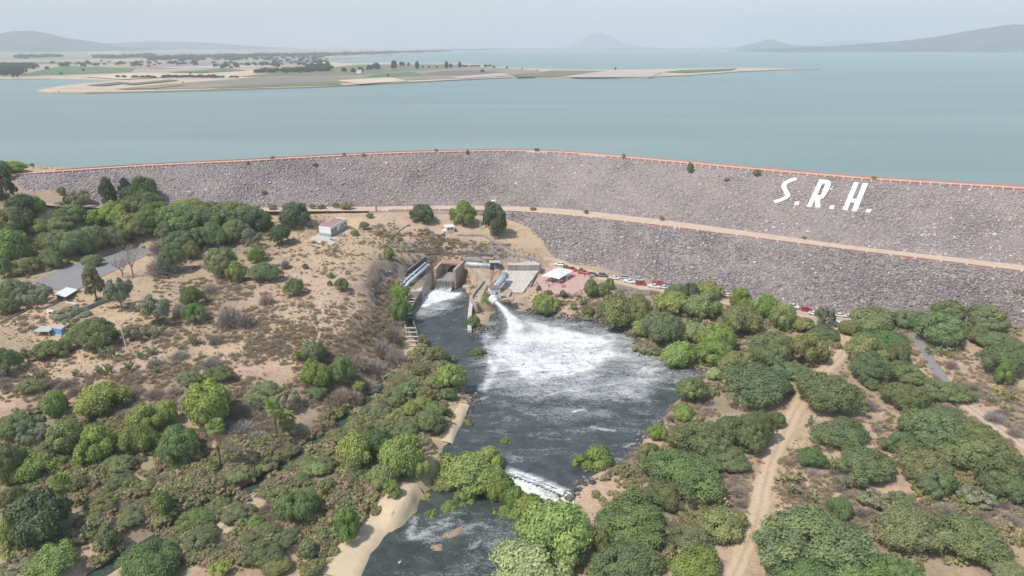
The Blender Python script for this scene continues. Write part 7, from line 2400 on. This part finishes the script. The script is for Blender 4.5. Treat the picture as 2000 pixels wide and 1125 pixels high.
DRY = '''130,920,130,60,300 330,930,130,70,420 230,1030,150,50,300 420,1050,100,50,240 700,900,110,80,360 600,1010,110,60,300 720,720,110,75,1640 660,770,70,40,473 480,840,90,60,947 330,770,220,50,947 130,760,150,40,437 300,700,220,50,765 440,640,150,70,765 400,560,100,50,437 600,560,140,90,328 620,640,120,90,400 560,700,100,60,291 800,470,90,50,692 880,470,70,40,546 960,480,50,30,218 750,560,30,80,473 760,640,35,70,546 1410,960,50,80,473 1600,930,110,60,364 1710,830,60,60,328 1700,1010,120,40,291 1900,760,110,80,838 1960,830,60,50,400 1780,650,120,40,291 1350,800,50,60,218 1240,910,60,40,218 1150,590,110,30,364 1940,1000,80,40,255 1560,710,100,60,218 180,620,180,60,364 60,600,70,50,163 620,920,120,90,583 540,1050,120,70,473 250,960,180,80,473 800,790,110,70,473 1300,600,120,40,218 500,480,90,40,163 640,490,90,50,163 60,418,60,20,72'''
p = px_spray(DRY)
sz = RNG.lognormal(-0.1, 0.38, len(p))
sz = np.clip(sz, 0.35, 2.2)
# the ones that show largest become shrubs of their own
near_px = sz * np.array([ppm(q) for q in p])
top = np.argsort(-near_px)[:170]
SHR = [dict(kind='shrub', adj='low leafless shrub', p=p[i], px=project(*p[i])[0], py=project(*p[i])[1], r=sz[i], i=i) for i in top]
write_labels(SHR)
for q in SHR:
    i = q['i']
    o = mobj('dry_shrub', TWIGS[int(prng.integers(0, 4))])
    o.location = tuple(p[i] - np.array([0, 0, 0.05]))
    o.rotation_euler = (0, 0, prng.uniform(0, 2 * PI))
    o.scale = (sz[i] * 1.15, sz[i] * 1.15, sz[i])
    f = prng.uniform(0.8, 1.2)
    o.color = (0.35 * f, 0.29 * f, 0.245 * f, 1)
    tag(o, q['label'], 'shrub', 'low dry shrubs')
rest = np.setdiff1d(np.arange(len(p)), top)
scatter('dry_scrub', p[rest], sz[rest], up_rot(len(rest)), dry_p, 'grey-brown dry scrub dotted over the slopes')
GREEN = '''120,1060,120,60,375 400,930,120,60,375 330,880,90,60,225 150,900,170,90,1350 250,980,180,80,1050 380,1000,110,60,570 430,1060,110,50,450 600,920,110,80,930 700,860,90,70,720 800,800,100,80,930 820,720,70,40,390 640,1020,100,70,570 560,1080,110,40,390 60,860,80,60,390 500,900,80,50,450 720,960,80,50,360 1380,720,70,60,300 1300,650,80,50,330 1450,650,120,60,540 1560,680,90,60,360 1250,960,90,60,390 1320,1020,110,70,390 1200,1080,110,50,240 1380,860,90,50,180 250,450,240,60,630 60,480,80,70,300 1850,650,140,50,390 1950,630,60,40,210 1720,690,90,50,240 1240,600,70,40,210 1150,620,60,14,120 1880,930,110,90,300 1800,1060,200,50,240 120,500,90,30,120 470,440,70,40,180 930,600,20,40,90 790,590,20,50,135 800,470,80,40,60'''
p = px_spray(GREEN)
sz = np.clip(RNG.lognormal(-0.08, 0.4, len(p)), 0.35, 2.3)
scatter('green_scrub', p, sz, up_rot(len(p)), green_p, 'low green and olive scrub filling the ground between the trees')
GRASS = '''300,1000,180,80,1600 600,960,140,90,1400 120,880,120,70,500 430,900,90,60,500 760,990,50,60,500 690,1080,50,50,400 1000,590,30,20,80 700,450,110,60,1500 600,560,180,110,2600 620,660,140,80,1500 850,460,120,60,1500 1030,470,50,40,500 300,690,260,60,1500 60,630,80,40,400 130,740,140,40,600 500,680,140,60,900 1150,585,120,30,500 1600,930,120,80,800 1720,850,80,70,500 1500,960,60,140,600 1900,780,120,90,900 760,1000,60,70,300 690,1070,50,50,300 900,820,26,50,200 60,322,70,12,300 1800,680,100,60,400 420,980,120,60,500 250,1070,90,50,300 560,780,120,60,500'''
p = px_spray(GRASS, False)
scatter('dry_grass', p, np.clip(RNG.lognormal(-0.75, 0.3, len(p)), 0.2, 0.9), up_rot(len(p)), grass_p, 'tufts of tan dry grass')
# the same scrub goes on beyond the edges of the picture
p = np.stack([RNG.uniform(GX0 + 5, GX1 - 5, 9000), RNG.uniform(GY0 + 5, 420, 9000)], 1)
p = np.column_stack([p, surf_height(p[:, 0], p[:, 1])])
qq = np.array([project(*q) for q in p])
p = p[((qq[:, 0] < -60) | (qq[:, 0] > 2060) | (qq[:, 1] > 1200)) & free(p)]
p = p[fnoise(p[:, 0], p[:, 1], 30, 77, 3) > RNG.uniform(0.3, 0.6, len(p))]
scatter('outer_scrub', p, np.clip(RNG.lognormal(0.6, 0.4, len(p)), 0.6, 4.5), up_rot(len(p)), green_p, 'scrub continuing over the slopes around')
# dark boulders along the shores
def shore(s, n, spread, z, lo, hi):
    c = [G(*map(float, q.split(','))) for q in s.split()]
    c = resample(c, 1.0)
    i = RNG.integers(0, len(c), n)
    p = np.array([tuple(c[k]) for k in i]) + RNG.normal(0, 1, (n, 3)) * np.array([spread, spread, 0])
    p[:, 2] = np.maximum(surf_height(p[:, 0], p[:, 1]) + 0.05, z - 0.1)
    return p, RNG.uniform(lo, hi, n)
for s, n, sp_, l in (('1030,610 1060,615 1100,622 1140,628 1180,634 1215,648 1240,664 1258,690', 520, 1.1, 'dark boulders along the shore below the plaza'), ('951,640 948,650 938,656 928,648 930,640 942,644', 190, 1.2, 'dark boulders at the tip of the wall end'), ('1300,824 1258,852 1240,878 1222,900 1200,914 1150,926', 210, 1.0, 'black boulders along the shore near the weir'),
                      ('924,776 926,790 912,806 900,820', 110, 0.9, 'dark stones at the end of the sandy bank'), ('1372,722 1374,738 1350,746 1335,768', 120, 1.0, 'dark stones at the far corner of the pool'), ('1110,990 1122,975 1120,962 1130,948 1150,935', 100, 0.9, 'pale and dark rocks beside the weir')):
    p, k = shore(s, n, sp_, Z_POOL, 0.3, 0.95)
    scatter('shore_boulders', p, k, rrot(len(p)), dks, l)
p = np.concatenate([px_spray('620,600,200,120,2600 150,680,160,90,900 850,460,120,50,1200 1620,920,130,90,900 1900,780,110,90,900 1480,950,60,150,500 330,720,200,70,900'), ])
scatter('pebbles', p, RNG.uniform(0.08, 0.32, len(p)), rrot(len(p)), ups, 'small loose stones littering the dry slopes')
p = np.concatenate([ground(RNG.uniform(1180, 1300, 420), RNG.uniform(562, 586, 420)), ground(RNG.uniform(960, 1010, 200), RNG.uniform(472, 497, 200)), ground(RNG.uniform(1040, 1075, 130), RNG.uniform(590, 614, 130)), ground(RNG.uniform(750, 775, 160), RNG.uniform(530, 640, 160)), ground(RNG.uniform(800, 960, 260), RNG.uniform(455, 498, 260))])
p = p[free(p)]
scatter('scattered_stones', p, RNG.uniform(0.15, 0.6, len(p)), rrot(len(p)), los, 'loose grey stones on the banks')
c = pl('828,1070 834,1058 850,1048 868,1040 890,1030 912,1024 908,1038 886,1050 872,1062 862,1078 846,1084', Z_RIVER)
bx, by = [q.x for q in c], [q.y for q in c]
X_, Y_ = np.meshgrid(np.arange(min(bx) - 1, max(bx) + 1, 0.35), np.arange(min(by) - 1, max(by) + 1, 0.35))
dd2 = dist_line(X_, Y_, c, True) * np.where(inside_poly(X_, Y_, c), 1, -1)
Zb = Z_RIVER - 0.12 + 0.22 * np.clip(dd2, -1.5, 1.2) + (fnoise(X_, Y_, 2.2, 5, 4) - 0.5) * 0.75
tag(mobj('gravel_bar', np_mesh('gravel_bar', np.stack([X_.ravel(), Y_.ravel(), Zb.ravel()], 1), grid_faces(X_.shape[1], X_.shape[0]), [simple('brown_gravel', (0.34, 0.25, 0.17), 0.95, 0.3, 1.2)], True)), 'brown gravel bar between the river currents', kind='structure')
k_ = (dd2.ravel() > -0.8) & (RNG.random(dd2.size) < 0.16)
pb = np.stack([X_.ravel(), Y_.ravel(), Zb.ravel()], 1)[k_]
scatter('bar_stones', pb, RNG.uniform(0.06, 0.26, len(pb)), rrot(len(pb)), dks, 'stones on the brown gravel bar')
wb_ = empty('heron', tuple(P(781, 1103, Z_RIVER)), 0.6)
tag(wb_, 'white wading bird standing in the shallow river pool', 'bird')
feather = simple('white_feather', (0.82, 0.82, 0.80), 0.8, 0.04, 3.0)
hb = MB()
hb.tube([(-0.34, 0, 0.62), (-0.2, 0, 0.66), (0.0, 0, 0.70), (0.16, 0, 0.76), (0.24, 0, 0.86), (0.20, 0, 0.98), (0.24, 0, 1.08), (0.32, 0, 1.11), (0.36, 0, 1.10)], [0.02, 0.09, 0.14, 0.11, 0.05, 0.035, 0.035, 0.045, 0.03], 9)
hb.build('body', feather, wb_, True)
MB().tube([(0.36, 0, 1.10), (0.52, 0, 1.07)], [0.022, 0.005], 6).build('bill', orange, wb_)
for y in (-0.05, 0.05):
    MB().tube([(0.0, y, 0.62), (0.03, y, 0.34), (0.0, y, 0.0)], 0.013, 5).build('leg', cloth_m['black'], wb_)
    MB().hexa([(-0.38, y * 2.6 - 0.015, 0.60), (0.1, y * 2.9 - 0.015, 0.66), (0.1, y * 2.9 + 0.015, 0.66), (-0.38, y * 2.6 + 0.015, 0.60)], [(-0.36, y * 2 - 0.015, 0.70), (0.12, y * 2.2 - 0.015, 0.82), (0.12, y * 2.2 + 0.015, 0.82), (-0.36, y * 2 + 0.015, 0.70)]).build('wing', feather, wb_)

# ------------------------------------------------------------------ the far shore's trees and houses
far_cls = CROWNS['bush']
FAR = '735,131,18,13 722,133,14,10 770,129,13,16 815,129,9,14 872,128,8,13 898,128,7,12 880,129,9,8 942,139,8,6 758,147,6,4 705,137,14,10 690,138,12,8 672,137,12,8 648,132,10,7 640,135,14,8 625,132,14,8 606,137,10,6 585,139,14,6 560,140,14,5 990,132,5,4 965,131,6,5 948,129,8,5 853,131,5,4 826,131,5,4 838,131,5,4 1020,134,3,3 1202,134.5,4,5 120,144,7,5 92,133,8,6 66,133,8,6 163,137,6,5 420,128,8,6 500,126,8,5 465,127,4,3 535,126,6,6 372,143,6,3 785,126,14,8 798,126,8,6 1048,137,3,2 357,161,4,2 115,179,3,2'
LAND_FAR = [('narrow far spit', 150, 172), ('pale far house', 703, 143), ('bright crop field', 770, 146), ('far bay', 150, 160), ('hazy village', 480, 108), ('sand spit tip', 1480, 135), ('tan stubble field', 730, 158), ('grey fallow field', 560, 154), ('hazy green field', 150, 137), ('ploughed field', 900, 142), ('far point', 880, 100), ('pale shore field', 950, 147)]
FT = []
for q in FAR.split():
    cx, cy, w_, h_ = map(float, q.split(','))
    g = P(cx, cy + h_ / 2, Z_FAR + 2)
    FT.append(dict(kind='far', adj='distant dark tree', p=g, px=cx, py=cy, w=w_, h=h_, r=w_ / ppm(g)))
write_labels(FT, LAND_FAR)
for q in FT:
    g, w_, h_ = q['p'], q['w'], q['h']
    k = ppm(g)
    e_ = empty('far_tree', tuple(g), prng.uniform(0, 6))
    tag(e_, q['label'], 'tree', 'distant trees across the reservoir')
    me, tm = (CROWNS['round'] if h_ > w_ * 0.9 else far_cls)[int(prng.integers(0, 4))]
    o = mobj('crown', me, e_)
    o.scale = (w_ / 2 / k, w_ / 2 / k, h_ / k)
    f = prng.uniform(0.8, 1.2)
    o.color = (0.08 * f, 0.105 * f, 0.065 * f, 1)
    t = mobj('trunk', tm, e_)
    t.scale = o.scale
M_FARLEAF = leaf_material('far_leaves', 0.3, False, [(0.0, (0.075, 0.095, 0.06)), (1.0, (0.13, 0.14, 0.085))])
farp = [small_bush(980 + s, 160, 0.3, M_FARLEAF) for s in range(3)]
def belt(spec):
    out, k = [], []
    for q in spec.split():
        x0, y0, x1, y1, sp_, n, h0, h1 = map(float, q.split(','))
        n = int(n)
        t = RNG.random(n)
        px_ = x0 + (x1 - x0) * t
        py_ = y0 + (y1 - y0) * t + RNG.normal(0, sp_, n)
        py_ = np.minimum(py_, 152.0)
        for a, b_ in zip(px_, py_):
            out.append(tuple(P(a, b_, Z_FAR + 0.8)))
        k.append(RNG.uniform(h0, h1, n))
    return np.array(out), np.concatenate(k)
p, k = belt('0,140,40,141,3,160,6,13 0,133,70,131,1.6,120,6,12 570,140,640,138,1,90,6,10 500,142,610,137,0.8,90,4,9 600,134,640,131,1.2,60,6,11 180,112,240,113,1.2,90,7,13 30,113,120,110,1.0,90,7,14 240,112,300,110,1.2,90,8,15 290,117,380,112,1.6,150,7,14 380,113,470,110,1.2,140,7,14 470,112,560,108,1.2,150,8,15 560,110,640,107,1.2,140,8,15 640,108,760,104,1.0,150,9,16 760,104.5,880,99.5,0.6,170,9,16 880,98,1000,96.8,0.25,90,9,14 1000,96.6,1200,97.4,0.2,130,8,14 1180,97.2,1420,95.8,0.25,220,9,17 1420,95.6,1600,96,0.3,160,9,16 100,128,420,124,2.5,60,5,10 420,131,640,120,3,70,5,10 350,118,640,114,2,90,6,12 230,161,360,157,0.5,40,2,5 320,158,420,152,0.6,60,3,6 400,171,470,170,0.3,20,2,4 900,130,960,130,0.4,24,3,5')
scatter('far_woods', p, k, up_rot(len(p)), farp, 'hazy belts of far-off trees beyond the reservoir')
fw = simple('far_white_wall', (0.72, 0.70, 0.66), 0.9, 0.1, 0.1)
UH = MB().box((0, 0, 0.5), (1, 1, 1)).mesh('wall', fw)
UR = MB().hexa([(-0.55, -0.55, 1.0), (0.55, -0.55, 1.0), (0.55, 0.55, 1.0), (-0.55, 0.55, 1.0)], [(-0.5, -0.05, 1.35), (0.5, -0.05, 1.35), (0.5, 0.05, 1.35), (-0.5, 0.05, 1.35)]).mesh('roof', simple('far_roof', (0.45, 0.36, 0.30), 0.9, 0.1, 0.1))
for cx, cy, w_, l in ((703, 143, 11, 'pale house half hidden by dark trees on the widest part of the far peninsula'), (362, 121, 9, 'white shed on the far plain behind the narrow spit'), (400, 111, 8, 'white house among the hazy trees of the far village, toward its near end'), (430, 107, 9, 'white building at the start of the hazy far village'), (462, 109, 8, 'white building in the middle of the hazy far village'), (478, 107, 10, 'long white building in the middle of the hazy far village'), (512, 110, 8, 'small white house past the middle of the hazy far village'), (540, 108, 8, 'white house near the lakeward end of the far village'), (575, 109, 7, 'last white house at the lakeward end of the far village'), (905, 96.8, 9, 'white building on the low far shore point')):
    g = P(cx, cy, Z_FAR + 1.2)
    k = ppm(g)
    e_ = empty('far_house', tuple(g), prng.uniform(-0.5, 0.5))
    tag(e_, l, 'house', 'distant houses across the reservoir')
    for nme, me in (('wall', UH), ('roof', UR)):
        o = mobj(nme, me, e_)
        o.scale = (w_ / k, w_ / k * 0.6, 4.5 if cx != 703 else 6)
